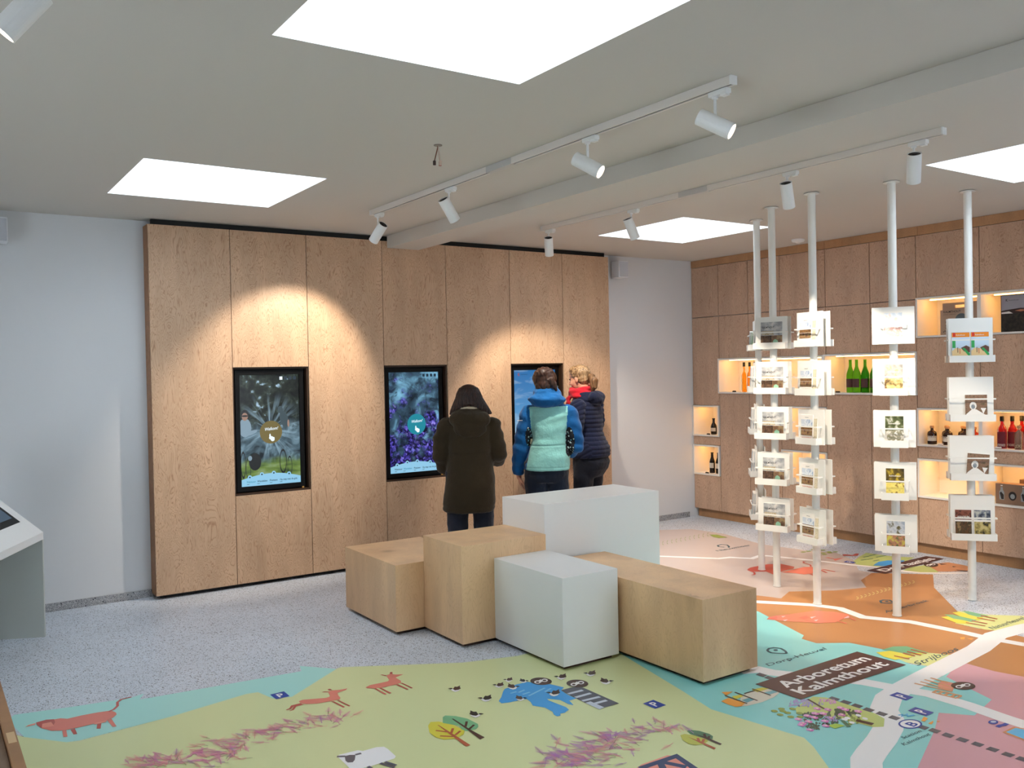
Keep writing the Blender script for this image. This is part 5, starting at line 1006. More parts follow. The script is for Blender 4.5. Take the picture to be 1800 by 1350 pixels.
# ------------------------------------------------------------------ floor map (flat vinyl print)
fm = thing('floor_map', 'large colourful illustrated map printed on vinyl covering the terrazzo floor', 'floor graphic', (3.2, 3.2, 0))
ZL = lambda k: .0007+.00035*k
JOIN = {'blossom_print', 'foliage_print', 'fern_print', 'wheat_print', 'leaf_print', 'grass_print', 'lake_ripple_print'}   # too small to pick apart
CHUNK = {'bird_print': 3, 'viewpoint_icon_print': 6, 'station_logo_print': 2}
groups = {}; seen = {}
for q, it in enumerate(MAP_PRINTS):
    kind, name, colr, z, pts = it[:5]
    seen[name] = seen.get(name, -1)+1
    key = (name, 0) if name in JOIN else (name, seen[name]//CHUNK.get(name, 1))
    g = groups.setdefault(key, [MB(), []]); mb, ml = g
    if colr not in ml: ml.append(colr)
    mi = ml.index(colr); zz = ZL(z)+(q % 7)*2e-5; O = (3.2, 3.2)
    if kind == 'poly':
        a = sum(pts[k][0]*pts[(k+1) % len(pts)][1]-pts[(k+1) % len(pts)][0]*pts[k][1] for k in range(len(pts)))
        pp = pts if a > 0 else pts[::-1]
        mb.add([(x-O[0], y-O[1], zz) for x, y in pp], [tuple(range(len(pp)))], mi)
    elif kind == 'ell':
        (cx, cy), (ax, ay), (bx, by) = pts; n = it[5]; sg = 1 if ax*by-ay*bx > 0 else -1
        mb.add([(cx-O[0]+ax*math.cos(2*math.pi*j/n)+sg*bx*math.sin(2*math.pi*j/n), cy-O[1]+ay*math.cos(2*math.pi*j/n)+sg*by*math.sin(2*math.pi*j/n), zz) for j in range(n)], [tuple(range(n))], mi)
    elif kind == 'line':
        w = it[5]/2; P = [Vector((x-O[0], y-O[1])) for x, y in pts]; L = []; Rr = []
        for k, p in enumerate(P):
            d1 = (P[k]-P[k-1]).normalized() if k else (P[1]-P[0]).normalized(); d2 = (P[k+1]-P[k]).normalized() if k < len(P)-1 else d1
            nn = Vector((-(d1+d2).y, (d1+d2).x)); nn = nn.normalized() if nn.length > 1e-6 else Vector((-d1.y, d1.x))
            s_ = w/max(.5, nn.dot(Vector((-d1.y, d1.x)))); L.append(p+nn*s_); Rr.append(p-nn*s_)
        mb.add([(p.x, p.y, zz) for p in L+Rr], [(len(P)+k, len(P)+k+1, k+1, k) for k in range(len(P)-1)], mi)
    else:
        (ax, ay), (bx, by), (tx, ty) = pts
        add_text(mb, it[5], (ax-O[0], ay-O[1], zz), (bx-ax, by-ay, 0), (tx-ax, ty-ay, 0), mi, it[6])
LABELS = {'lake_print': 'blue lake', 'cow_print': 'red cow', 'sheep_print': 'white sheep', 'deer_print': 'red running deer', 'parking_sign_print': 'blue parking square'}
for (name, q), (mb, ml) in groups.items():
    o = mb.build(name, [vinyl(c) for c in ml], fm, fix=False)
    if name in LABELS: o['label'] = LABELS[name]
    if name in JOIN: o['kind'] = 'stuff'
# heather sprigs
mb = MB(); rnd = random.Random(5)
def sprig(p, ang, L, mi):
    d = Vector((math.cos(ang), math.sin(ang))); nrm = Vector((-d.y, d.x)); z = ZL(5)+rnd.random()*1e-3
    q = p+d*L; s = .0016
    mb.add([(p.x-nrm.x*s, p.y-nrm.y*s, z), (q.x, q.y, z), (p.x+nrm.x*s, p.y+nrm.y*s, z)], [(0, 1, 2)], 3 if rnd.random() < .4 else mi)
    n = 11
    for k in range(1, n+1):
        t = .25+.75*k/n; b_ = p+d*L*t; w = L*.30*(1.15-t); 
        for sg in (-1, 1):
            e = b_+nrm*sg*w+d*w*.55; hw = L*.017
            mb.add([(b_.x-d.x*hw, b_.y-d.y*hw, z), (e.x, e.y, z), (b_.x+d.x*hw, b_.y+d.y*hw, z)], [(0, 1, 2) if sg < 0 else (2, 1, 0)], mi)
for hi, line_ in enumerate(HEATHER):
    P = [Vector(p) for p in line_]; sp = .075 if hi < 3 else .085
    for a, b_ in zip(P, P[1:]):
        for k in range(max(3, int((b_-a).length/.0065))):
            p = a.lerp(b_, rnd.random())+Vector((rnd.gauss(0, sp*.35), rnd.gauss(0, sp*.6)))-Vector((3.2, 3.2))
            sprig(p, R(rnd.gauss(112, 38)), rnd.uniform(.06, .105), rnd.choice((0, 0, 1, 1, 2)) if hi < 3 else rnd.choice((0, 2, 2, 1)))
o = mb.build('heather_print', [mat('vinyl_heather_pink', (252, 172, 172), .34), mat('vinyl_heather_magenta', (242, 142, 192), .34), mat('vinyl_heather_purple', (208, 142, 208), .34), mat('vinyl_heather_stem', (160, 164, 120), .34)], fm, fix=False)
o['label'] = 'pink and purple heather sprigs'; o['kind'] = 'stuff'
# ------------------------------------------------------------------ plywood panel wall with three recessed screens
PF = 6.99; ZB, ZT = .03, 2.80
seams = [1.488, 2.092, 2.712, 3.392, 4.02, 4.71, 5.335, 5.928]
pw = thing('panel_wall', 'tall pale plywood panel wall standing proud of the white back wall', 'wall panel', (3.7, 7.07, 0))
SCR_Z = (.722, 1.726); g = .0024
def panel(x0, x1, z0, z1):
    MB().box(x0+g-3.7, x1-g-3.7, PF-7.07, PF+.018-7.07, z0, z1).build('panel', PLY, pw)
for k, (a, c) in enumerate(zip(seams, seams[1:])):
    if k in (1, 3, 5): panel(a, c, ZB, SCR_Z[0]-g); panel(a, c, SCR_Z[1]+g, ZT)
    else: panel(a, c, ZB, ZT)
for sx, a in ((-1, 1.488), (1, 5.928)):
    x0, x1 = (a, a+.018) if sx < 0 else (a-.018, a)
    MB().box(x0-3.7, x1-3.7, PF+.019-7.07, WALL_Y-.002-7.07, ZB, ZT).build('side_panel', PLY_EDGE, pw)
b = MB(); b.box(1.53-3.7, 5.89-3.7, PF+.05-7.07, PF+.07-7.07, .002, ZB+.03); b.box(1.52-3.7, 5.9-3.7, PF+.03-7.07, PF+.06-7.07, ZT-.01, CEIL-.002)
b.box(1.51-3.7, 5.91-3.7, PF+.125-7.07, PF+.13-7.07, ZB, ZT)
b.build('shadow_gap', BLACK, pw)
RECESS = mat('recess_dark_wood', (60, 40, 26), .5)
for a, c in ((seams[1], seams[2]), (seams[3], seams[4]), (seams[5], seams[6])):
    b = MB(); d0, d1 = PF+.0185-7.07, PF+.075-7.07; z0, z1 = SCR_Z; x0, x1 = a-3.7, c-3.7
    b.box(x0+.001, x0+.012, d0, d1, z0, z1); b.box(x1-.012, x1-.001, d0, d1, z0, z1); b.box(x0+.012, x1-.012, d0, d1, z1-.012, z1); b.box(x0+.012, x1-.012, d0, d1, z0, z0+.012)
    b.build('screen_reveal', RECESS, pw)
# ---- screens
def screen_mat(kind):
    m = bpy.data.materials.new('display_'+kind); m.use_nodes = True; n = N(m); tc = n.new('TexCoord'); V = tc.outputs['Object']
    sp = n.new('SeparateXYZ'); n.link(V, sp.inputs[0]); x, z = sp.outputs[0], sp.outputs[2]   # local metres, centre 0
    def noise(s, det=5, dist=0.0, sc=(1, 1, 1)):
        mp = n.new('Mapping'); n.link(V, mp.inputs['Vector']); mp.inputs['Scale'].default_value = sc
        t = n.new('TexNoise', i_Scale=s, i_Detail=float(det), i_Distortion=dist); n.link(mp.outputs[0], t.inputs['Vector']); return t.outputs['Fac']
    def band(v, lo, hi):
        mr = n.new('MapRange', interpolation_type='SMOOTHSTEP'); n.link(v, mr.inputs[0]); mr.inputs[1].default_value = lo; mr.inputs[2].default_value = hi; return mr.outputs[0]
    if kind == 'cyclists':
        trees = n.ramp(noise(16, 8, .4), [(.34, (8, 12, 12)), (.52, (32, 40, 32)), (.62, (60, 72, 62)), (.68, (150, 180, 200)), (.74, (190, 215, 235))])
        mid = n.ramp(noise(9, 7, 1.2), [(.3, (24, 34, 40)), (.5, (76, 100, 112)), (.7, (130, 160, 176))])
        grass = n.ramp(noise(12, 6, .3, (.5, 1, 2)), [(.3, (60, 84, 50)), (.55, (110, 136, 64)), (.7, (134, 156, 110))])
        c = n.mix(band(z, .12, -.06), trees, mid)
        zz = n.math('ADD', z, n.math('MULTIPLY', noise(7), .16))
        c = n.mix(band(zz, -.12, -.2), c, grass)
        # pale water spray fanning out of the centre
        rad = n.math('SQRT', n.math('ADD', n.math('MULTIPLY', x, x), n.math('MULTIPLY', z, z))); ang = n.math('ARCTAN2', z, x)
        cb = n.new('CombineXYZ'); n.link(n.math('MULTIPLY', ang, 3.2), cb.inputs[0]); n.link(n.math('MULTIPLY', rad, 2.0), cb.inputs[1])
        ts = n.new('TexNoise', i_Scale=1.6, i_Detail=4.0); n.link(cb.outputs[0], ts.inputs['Vector'])
        spray = n.math('MULTIPLY', n.ramp(ts.outputs['Fac'], [(.48, (0, 0, 0)), (.68, (.8, .8, .8))]), band(rad, .34, .1))
        c = n.mix(spray, c, (150, 182, 200)); strength = .75
    elif kind == 'heather':
        bgc = n.ramp(noise(6, 4, .5), [(.32, (22, 36, 46)), (.5, (56, 84, 104)), (.66, (120, 176, 206))])
        fl1 = n.ramp(noise(34, 8, .8), [(.42, (14, 14, 44)), (.54, (62, 54, 150)), (.64, (120, 108, 214)), (.74, (186, 176, 246))])
        dens = n.math('ADD', noise(8, 4, .6), n.math('MULTIPLY', z, -.45))
        c = n.mix(band(dens, .42, .58), bgc, fl1)
        dk = n.ramp(noise(13, 5, .9), [(.36, (.75, .75, .75)), (.5, (0, 0, 0))]); c = n.mix(dk, c, (10, 12, 24)); strength = .85
    else:
        sky = n.ramp(band(z, -.25, .47), [(0, (148, 182, 206)), (.35, (86, 146, 196)), (1, (40, 108, 168))])
        cl = n.ramp(noise(4, 6, 1.0, (1, 1, 2.5)), [(.5, (0, 0, 0)), (.75, (.45, .45, .45))]); sky = n.mix(cl, sky, (190, 212, 226))
        land = n.ramp(noise(14, 6), [(.3, (70, 76, 70)), (.6, (126, 122, 96)), (.75, (150, 140, 104))])
        zz = n.math('ADD', z, n.math('MULTIPLY', noise(26), .05)); c = n.mix(band(zz, -.19, -.2), sky, land); strength = .8
    b = n.b; n.link(c, b.inputs['Emission Color']); b.inputs['Emission Strength'].default_value = strength
    b.inputs['Base Color'].default_value = (.01, .01, .012, 1); b.inputs['Roughness'].default_value = .2; b.inputs['Specular IOR Level'].default_value = .15; return m
def glow(name, col, s=.75): return mat('display_'+name, (5, 5, 5), .3, emit=col, estr=s)
UI_WHITE, UI_PALE, UI_INK = glow('ui_white', (225, 240, 250), .9), glow('ui_pale', (140, 196, 226), .8), glow('ui_ink', (16, 40, 56), .6)
def screen(kind, a, c, label, badge, hl):
    cx, cz = (a+c)/2, sum(SCR_Z)/2; W_, H_ = (c-a)/2-.03, (SCR_Z[1]-SCR_Z[0])/2-.024
    t = thing('touch_screen', label, 'screen', (cx, PF+.085, cz), 0, 'touch screens in the panel wall')
    b = MB(); f = .036
    b.box(-W_, W_, -.035, .03, -H_, -H_+f); b.box(-W_, W_, -.035, .03, H_-f, H_); b.box(-W_, -W_+f, -.035, .03, -H_+f, H_-f); b.box(W_-f, W_, -.035, .03, -H_+f, H_-f)
    b.build('bezel', BEZEL, t)
    w, h = W_-f, H_-f; yf = -.024
    d = MB().box(-w, w, yf, .02, -h, h).build('display', screen_mat(kind), t)
    # user interface printed on the picture (curved foot bar, tabs, badge)
    n = 18; arc = [(-w+2*w*k/n, -h+.03+.062*math.sin(math.pi*(.12+.76*k/n))) for k in range(n+1)]
    mb = MB(); mb.add([(-w, yf-.0015, -h), (w, yf-.0015, -h)]+[(x, yf-.0015, z) for x, z in arc[::-1]], [tuple(range(n+3))])
    for q, u in enumerate((.14, .34, .54, .8)):
        x = -w+2*w*u; z = -h+.03+.062*math.sin(math.pi*(.12+.76*u)); mb.add([(x+.017*math.cos(2*math.pi*j/14), yf-.0016, z+.017*math.sin(2*math.pi*j/14)) for j in range(14)], [tuple(range(14))])
    mb.build('menu_bar', UI_PALE, d, fix=False)
    mb = MB()
    for txt, u, wd in (('Natuur', .09, .15), ('Wandelen', .26, .17), ('Fietsen', .47, .13), ('Op stap met de gids', .64, .30)):
        x = -w+2*w*u; add_text(mb, txt, (x, yf-.003, -h+.028), (2*w*wd, 0, 0), (0, 0, .015), 1 if txt == hl else 0, .6)
        mb.box(x, x+.02, yf-.003, yf-.0025, -h+.014, -h+.017)
    for u in (.14, .34, .54, .8):
        x = -w+2*w*u; z = -h+.03+.062*math.sin(math.pi*(.12+.76*u)); mb.add([(x+.007*math.cos(2*math.pi*j/6), yf-.003, z+.007*math.sin(2*math.pi*j/6)) for j in range(6)], [tuple(range(6))])
    mb.build('menu_lettering', [UI_INK, glow('ui_teal', (40, 140, 170))], d, fix=False)
    mb = MB()
    for q in range(4):
        x = w-.16+q*.038; mb.add([(x, yf-.002, h-.042), (x+.024, yf-.002, h-.042), (x+.024, yf-.002, h-.016), (x, yf-.002, h-.016)], [(0, 1, 2, 3)], 0 if q == 0 and kind == 'cyclists' else 1)
    mb.build('language_button', [UI_WHITE, glow('ui_button', (24, 54, 76), .5)], d, fix=False)
    if badge:
        bc = Vector((.02 if kind == 'heather' else .004, 0, -.02)); r_ = .092
        mb = MB(); mb.add([(bc.x+r_*math.cos(2*math.pi*j/40), yf-.0025, bc.z+r_*math.sin(2*math.pi*j/40)) for j in range(40)], [tuple(range(40))]); mb.build('welcome_badge', glow('badge_'+kind, badge, .62), d, fix=False)
        mb = MB(); add_text(mb, 'Welkom!', (bc.x-.055, yf-.004, bc.z+.012), (.11, 0, .008), (.006, 0, .026), 0, .5)
        # pointing hand
        for cx_, cz_, rx_, rz_ in ((0, -.046, .018, .014), (.012, -.06, .016, .014), (-.009, -.03, .0065, .018), (.02, -.05, .008, .01)):
            mb.add([(bc.x+cx_+rx_*math.cos(2*math.pi*j/14), yf-.004, bc.z+cz_+rz_*math.sin(2*math.pi*j/14)) for j in range(14)], [tuple(range(14))])
        mb.build('badge_lettering', UI_WHITE, d, fix=False)
    else:
        mb = MB(); add_text(mb, 'K', (-w+.05, yf-.002, h-.055), (.026, 0, 0), (0, 0, .03), 0, 1); add_text(mb, 'KALMTHOUT', (-w+.085, yf-.002, h-.046), (.08, 0, 0), (0, 0, .01), 1)
        mb.build('logo', [glow('logo_red', (170, 80, 80), .6), UI_INK], d, fix=False)
    if kind == 'heather':
        mb = MB(); add_text(mb, 'K', (-w+.04, yf-.002, h-.075), (.03, 0, 0), (0, 0, .035), 0, 1); mb.build('logo', UI_INK, d, fix=False)
    if kind == 'cyclists':   # two blurred cyclists in the picture
        mb = MB(); e = lambda x, z, rx, rz, mi, y=.001, rot=0: mb.add([(x+rx*math.cos(2*math.pi*j/20)*math.cos(rot)-rz*math.sin(2*math.pi*j/20)*math.sin(rot), yf-y, z+rx*math.cos(2*math.pi*j/20)*math.sin(rot)+rz*math.sin(2*math.pi*j/20)*math.cos(rot)) for j in range(20)], [tuple(range(20))], mi)
        e(-.205, .025, .05, .075, 0); e(-.165, -.02, .06, .016, 0, .0012, .3); e(-.205, .125, .033, .043, 2, .0012); e(-.205, .112, .024, .032, 1, .0014); e(-.205, .118, .025, .007, 2, .0016)
        e(.115, .08, .034, .07, 3, .001, .25); e(.085, .158, .022, .03, 3, .0012); e(.15, .045, .008, .03, 1, .0012)
        for x, z, r1, r2 in ((-.225, -.27, .02, .11), (-.185, -.3, .02, .085), (.10, -.26, .03, .1), (.155, -.3, .02, .08)): mb.add([(x+r_*k_*math.cos(2*math.pi*j/28), yf-.001, z+r2*(k_ if r_ else 1)*math.sin(2*math.pi*j/28)) for r_, k_ in ((r1, 1.0), (r1, .82)) for j in range(28)], [(j, (j+1) % 28, 28+(j+1) % 28, 28+j) for j in range(28)], 2)
        e(-.13, -.25, .05, .07, 2, .0009); e(-.17, -.22, .016, .02, 0, .0012)
        mb.build('cyclist_picture', [glow('shirt', (150, 178, 196), .55), glow('skin', (190, 150, 130), .5), glow('dark', (22, 26, 28), .5), glow('blur', (70, 90, 98), .5)], d, fix=False)
    # wall bracket lug seen under the screen
    MB().box(W_-.03, W_-.012, -.04, -.034, -H_-.018, -H_+.001).build('bracket', mat('brass_lug', (200, 150, 80), .4, metal=.5), t)
screen('cyclists', seams[1], seams[2], 'recessed touch screen showing two cyclists and an olive welcome badge', (124, 108, 52), 'Natuur')
screen('heather', seams[3], seams[4], 'recessed touch screen showing purple heather and a turquoise welcome badge', (30, 150, 172), 'Wandelen')
screen('sky', seams[5], seams[6], 'recessed touch screen showing a blue sky, partly hidden by two visitors', None, '')
# ------------------------------------------------------------------ shelf wall: cabinets, niches
SX = SHELF_X; T = .018
cols = [7.146, 6.75, 6.34, 5.93, 5.392, 4.915, 4.465, 3.91, 3.32, 2.75, 2.2]
ZF, ZS, ZP = 2.765, 2.212, .095
nA = [(1.242, .903), (.806, .475)]
doorsets = {0: [(ZF, ZS), (ZS, 1.242), (.903, .806), (.475, ZP)], 1: [(ZF, ZS), (ZS, 1.752), (1.376, ZP)], 2: [(ZF, ZS), (ZS, 1.752), (1.376, ZP)],
            3: [(ZF, ZS), (ZS, 1.752), (1.376, 1.255), (.93, .82), (.495, ZP)], 4: [(ZF, ZS), (ZS, 1.76), (1.38, ZP)], 5: [(ZF, ZS), (ZS, 1.76), (1.38, ZP)],
            6: [(ZF, 2.225), (1.878, 1.27), (.94, .834), (.494, ZP)], 7: [(ZF, 2.225), (1.878, 1.27), (.94, .834), (.494, ZP)], 8: [(ZF, ZS), (ZS, 1.27), (1.27, ZP)], 9: [(ZF, ZS), (ZS, 1.27), (1.27, ZP)]}
names = ['in the corner beside the white wall', 'second from the corner', 'third from the corner', 'fourth from the corner, holding two small niches', 'fifth from the corner, under the green bottles', 'sixth from the corner, behind the middle post', 'with the KALMTHOUT bag niche', 'with the red bottle niche', 'beyond the red bottles', 'furthest along the shelf wall']
for k in range(10):
    y1, y0 = cols[k], cols[k+1]
    t = thing('wall_cabinet', 'tall plywood wall cabinet column '+names[k], 'cabinet', (SX, (y0+y1)/2, 0), 0, 'cabinets of the shelf wall')
    hw = (y1-y0)/2-.003
    for zt, zb in doorsets[k]:
        MB().box(0, T, -hw, hw, zb+.003, zt-.003).build('door' if zt-zb > .2 else 'filler_panel', PLY_SHELF, t)
    MB().box(.02, .026, -hw-.001, hw+.001, ZP, doorsets[k][-1][0]).build('carcass', BLACK, t)
b = MB().box(SX+.045, SX+.065, 2.2, 7.13, .001, ZP-.004).build('cabinet_plinth', PLINTH_WOOD); tag(b, 'recessed brown wooden plinth under the shelf wall cabinets', 'plinth')
fs = thing('cabinet_fascia', 'narrow wooden fascia strip between the shelf wall and the ceiling', 'fascia', (SX, 4.7, ZF+.04))
for y1, y0 in zip((7.146, 6.34, 5.392, 4.445, 3.32), (6.34, 5.392, 4.445, 3.32, 2.2)): MB().box(-.002, .016, y0-4.7+.001, y1-4.7-.001, -.039, .0385).build('panel', FASCIA, fs)
struct(MB().box(SX, 7.62, 2.15, 2.198, 0, CEIL-.001).build('trim_1', WHITE_WALL))
def niche(y1, y0, z1, z0, label):
    t = thing('display_niche', label, 'niche', (SX, (y0+y1)/2, z0), 0, 'lit white niches in the shelf wall')
    h, w, d, f = z1-z0, (y1-y0)/2, .30, .016
    p = -.012
    MB().box(p, d, -w, w, 0, f).build('shelf_board', NICHE_WHITE, t); MB().box(p, d, -w, w, h-f, h).build('top_board', NICHE_WHITE, t)
    for s in (-1, 1): MB().box(p, d, min(s*w, s*(w-f)), max(s*w, s*(w-f)), f, h-f).build('side_board', NICHE_WHITE, t)
    MB().box(d, d+.01, -w, w, 0, h).build('back_board', NICHE_WHITE, t)
    MB().box(d-.19, d-.165, -w+.06, w-.06, h-f-.007, h-f-.0005).build('led_strip', LED, t)
    return t
niche(7.146, 6.762, *nA[0], 'small lit niche in the corner column with dark bottles, upper one')
niche(7.146, 6.762, *nA[1], 'small lit niche in the corner column with dark bottles, lower one')
niche(6.762, 5.42, 1.752, 1.376, 'long lit niche holding amber bottles')
niche(5.42, 4.465, 1.76, 1.38, 'long lit niche holding green bottles')
niche(5.93, 5.392, 1.255, .93, 'empty lit niche behind the two nearest slim posts, upper one')
niche(5.93, 5.392, .82, .495, 'small lit niche holding one dark red bottle')
niche(4.465, 3.91, 2.225, 1.878, 'high lit niche holding the KALMTHOUT bag')
niche(3.91, 3.32, 2.225, 1.878, 'high lit niche holding the dark landscape picture')
niche(4.465, 3.91, 1.27, .94, 'lit niche holding brown apothecary bottles')
niche(3.91, 3.32, 1.27, .94, 'lit niche holding red and clear bottles')
niche(4.465, 3.91, .834, .494, 'empty lit niche under the brown apothecary bottles')
niche(3.91, 3.32, .834, .494, 'lit niche holding brown gift boxes')
# ------------------------------------------------------------------ seat blocks
def block(x0, x1, y0, y1, h, m, label):
    cx, cy = (x0+x1)/2, (y0+y1)/2; w, d = (x1-x0)/2, (y1-y0)/2
    t = thing('seat_block', label, 'block', (cx, cy, 0), 0, 'display and seat blocks')
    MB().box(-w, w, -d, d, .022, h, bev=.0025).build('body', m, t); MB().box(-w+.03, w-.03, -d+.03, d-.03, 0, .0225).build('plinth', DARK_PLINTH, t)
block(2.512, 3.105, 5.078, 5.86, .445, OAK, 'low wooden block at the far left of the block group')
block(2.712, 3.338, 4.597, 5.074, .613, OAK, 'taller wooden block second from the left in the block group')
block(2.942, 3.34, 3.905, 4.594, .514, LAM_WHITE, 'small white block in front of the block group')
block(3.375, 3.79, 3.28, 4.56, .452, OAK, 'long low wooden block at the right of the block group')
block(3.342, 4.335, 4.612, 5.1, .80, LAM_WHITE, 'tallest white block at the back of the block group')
# ------------------------------------------------------------------ lighting tracks and spots
def track(x, y0, y1, label, joint=None):
    t = thing('lighting_track', label, 'light track', (x, (y0+y1)/2, CEIL), 0, 'ceiling lighting tracks'); hl = (y1-y0)/2; c = (y0+y1)/2
    b = MB(); b.box(-.018, .018, -hl, hl, -.030, -.0005); b.box(-.018, -.008, -hl, hl, -.036, -.030); b.box(.008, .018, -hl, hl, -.036, -.030); b.build('rail', TRACK_WHITE, t)
    MB().box(-.008, .008, -hl+.012, hl-.012, -.0315, -.0300).build('slot', SLOT, t)
    for s in (-1, 1): MB().box(-.019, .019, s*hl-.004, s*hl+.004, -.037, -.0005).build('end_cap', LAMP_WHITE, t)
    if joint: MB().box(-.0195, .0195, joint-c-.13, joint-c+.13, -.0375, -.001).build('connector', mat('track_connector', (206, 202, 198), .5), t)
track(2.82, 2.52, 5.955, 'white lighting track nearer the left screen, left of the ceiling beam', 4.25)
track(4.362, 2.52, 5.965, 'white lighting track over the posts, right of the ceiling beam', 4.25)
track(.285, .2, 2.95, 'white lighting track near the camera at the upper left')
WARM = (1.0, .88, .73)
def spot(x, y, dirv, label, watts, ang, blend=.35, col=WARM, lens=True, rad=.02):
    t = thing('track_spotlight', label, 'spotlight', (x, y, CEIL-.036), 0, 'track spotlights'); d = Vector(dirv).normalized()
    b = MB(); b.box(-.016, .016, -.055, .045, -.022, -.0005, bev=.003); b.box(-.012, .012, -.05, -.02, -.031, -.022); b.build('adapter', LAMP_WHITE, t)
    MB().tube([(0, .02, -.02), (0, .02, -.115)], .0065, 12).build('stem', LAMP_WHITE, t)
    MB().tube([(0, .02, -.018), (0, .02, -.03)], .014, 16).build('swivel', LAMP_WHITE, t)
    q = Vector((0, 0, 1)).rotation_difference(d).to_matrix().to_4x4(); q.translation = Vector((0, .02, -.135))
    r, L = .0355, .078
    b = MB(); n = 32
    prof = [(r-.004, -L+.012), (r-.004, -L), (r, -L), (r, L), (r-.004, L), (r-.004, L-.010)]
    vs = [(p*math.cos(2*math.pi*j/n), p*math.sin(2*math.pi*j/n), z) for p, z in prof for j in range(n)]
    b.add(vs, [(k*n+j, k*n+(j+1) % n, (k+1)*n+(j+1) % n, (k+1)*n+j) for k in range(len(prof)-1) for j in range(n)], 0, False); b.xf(q).build('head', LAMP_WHITE, t)
    MB().lathe([(r-.0045, -L+.004), (r-.0045, -L+.012), (.012, -L+.0125), (.012, -L+.002), (.004, -L+.002)], 24).xf(q).build('heat_sink', BLACK, t)
    MB().lathe([(r-.0045, L-.010), (r-.0045, L-.006)], 24).xf(q).build('lens', LENS, t)
    l = bpy.data.lights.new('spot_beam', 'SPOT'); l.energy = watts*SPOT_W; l.color = col; l.spot_size = R(ang); l.spot_blend = blend; l.shadow_soft_size = rad
    o = bpy.data.objects.new('spot_beam', l); COL.objects.link(o); o.parent = t; o.location = q.translation+d*(L+.012); o.rotation_euler = d.to_track_quat('-Z', 'Y').to_euler()
    return t
spot(2.83, 5.86, (-.194, .693, -.694), 'white track spotlight nearest the back wall on the left track, lighting the cyclists screen', 95, 68, .5)
spot(2.83, 4.84, (.60, .12, -.79), 'white track spotlight second from the back wall on the left track', 14, 60)
spot(2.83, 3.46, (.44, -.72, -.52), 'lit white track spotlight third from the back wall on the left track, lens showing', 30, 60)
spot(2.83, 2.61, (.47, -.72, -.50), 'lit white track spotlight nearest the camera on the left track, lens showing', 30, 60)
spot(4.372, 5.88, (.335, .385, -.86), 'white track spotlight nearest the back wall on the right track', 100, 82, .5)
spot(4.372, 4.87, (.47, .02, -.88), 'white track spotlight second from the back wall on the right track', 95, 62, .3)
spot(4.372, 3.48, (.45, .22, -.86), 'white track spotlight third from the back wall on the right track', 88, 64, .3)
spot(4.372, 2.67, (.42, .30, -.86), 'white track spotlight above the last post on the right track', 80, 66, .3)
spot(.285, 2.80, (-.61, .17, -.77), 'lit track spotlight cut off at the upper left corner', 18, 60)
# loose wires and a smoke detector on the ceiling
t = thing('ceiling_wires', 'loose wires with terminals hanging out of a small ceiling hole', 'wires', (2.322, 4.09, CEIL))
MB().tube([(0, 0, -.0005), (0, 0, -.004)], .022, 20).build('hole_rim', mat('hole_rim', (150, 140, 130), .8), t)
WIRE = mat('wire_brown', (120, 70, 50), .5)
for k, (dx, dy) in enumerate(((-.018, .01), (.008, -.006), (.016, .01))):
    w_ = MB().tube([(0, 0, -.003), (dx*.3, dy*.3, -.03), (dx*.7, dy*.7, -.06), (dx, dy, -.085)], .003, 8).build('wire', (WIRE, mat('wire_pale', (206, 186, 170), .5), WIRE)[k], t)
    MB().box(dx-.006, dx+.006, dy-.005, dy+.005, -.105, -.082).build('terminal', (mat('terminal_dark', (70, 50, 46), .5), mat('terminal_pale', (214, 190, 176), .5), mat('terminal_red', (176, 96, 80), .5))[k], w_)
t = thing('smoke_detector', 'flat white round detector on the ceiling beside the shelf wall', 'detector', (6.95, 5.45, CEIL))
MB().lathe([(.058, -.0005), (.06, -.012), (.052, -.024), (.03, -.03)], 28).build('body', LAMP_WHITE, t); MB().lathe([(.018, -.03), (.018, -.036), (.01, -.038)], 20).build('sensor', TRACK_WHITE, t)
# wall speakers
def speaker(x, label):
    t = thing('wall_speaker', label, 'speaker', (x, WALL_Y-.005, 2.69), 0, 'small wall speakers')
    MB().box(-.035, .035, -.03, 0, -.045, .045).build('bracket', mat('speaker_bracket', (150, 152, 156), .5), t)
    MB().box(-.064, .064, -.15, -.03, -.086, .086, bev=.008).build('cabinet', mat('speaker_shell', (232, 234, 238), .5), t)
    MB().box(-.056, .056, -.156, -.149, -.076, .076, bev=.003).build('grille', mat('speaker_grille', (206, 209, 216), .7, bump=.5, bscale=900), t)
speaker(6.135, 'small pale grey wall speaker at the right end of the panel wall'); speaker(.52, 'small pale grey wall speaker cut off at the left edge of the photo')
# ------------------------------------------------------------------ kiosk and desk at the left
e1 = Vector((-.428, -.904, 0)); e2 = Vector((-.904, .428, 0)); K0 = Vector((.695, 6.475, 0))
t = thing('touch_kiosk', 'white touch table with a sloping top cut off at the left edge', 'kiosk', K0)
Kf = lambda a, b_, z: tuple(e1*a+e2*b_+Vector((0, 0, z)))
slope = .86; Lk, Dk, zf = 1.25, .52, .675
def kbox(a0, a1, b0, b1, zlo, zhi):   # z given as functions of b
    return [Kf(a, b_, f(b_)) for f in (zlo, zhi) for a in (a0, a1) for b_ in (b0, b1)], [(0, 1, 3, 2), (4, 6, 7, 5), (0, 4, 5, 1), (2, 3, 7, 6), (0, 2, 6, 4), (1, 5, 7, 3)]
top = lambda b_: zf+slope*b_
MB().add(*kbox(0, Lk, 0, Dk, lambda b_: top(b_)-.046, top)).build('top', LAM_WHITE, t)
for a0 in (0, Lk-.02): MB().add(*kbox(a0, a0+.02, 0, Dk, lambda b_: 0, lambda b_: top(b_)-.0465)).build('side_panel', mat('kiosk_side', (206, 210, 204), .45), t)
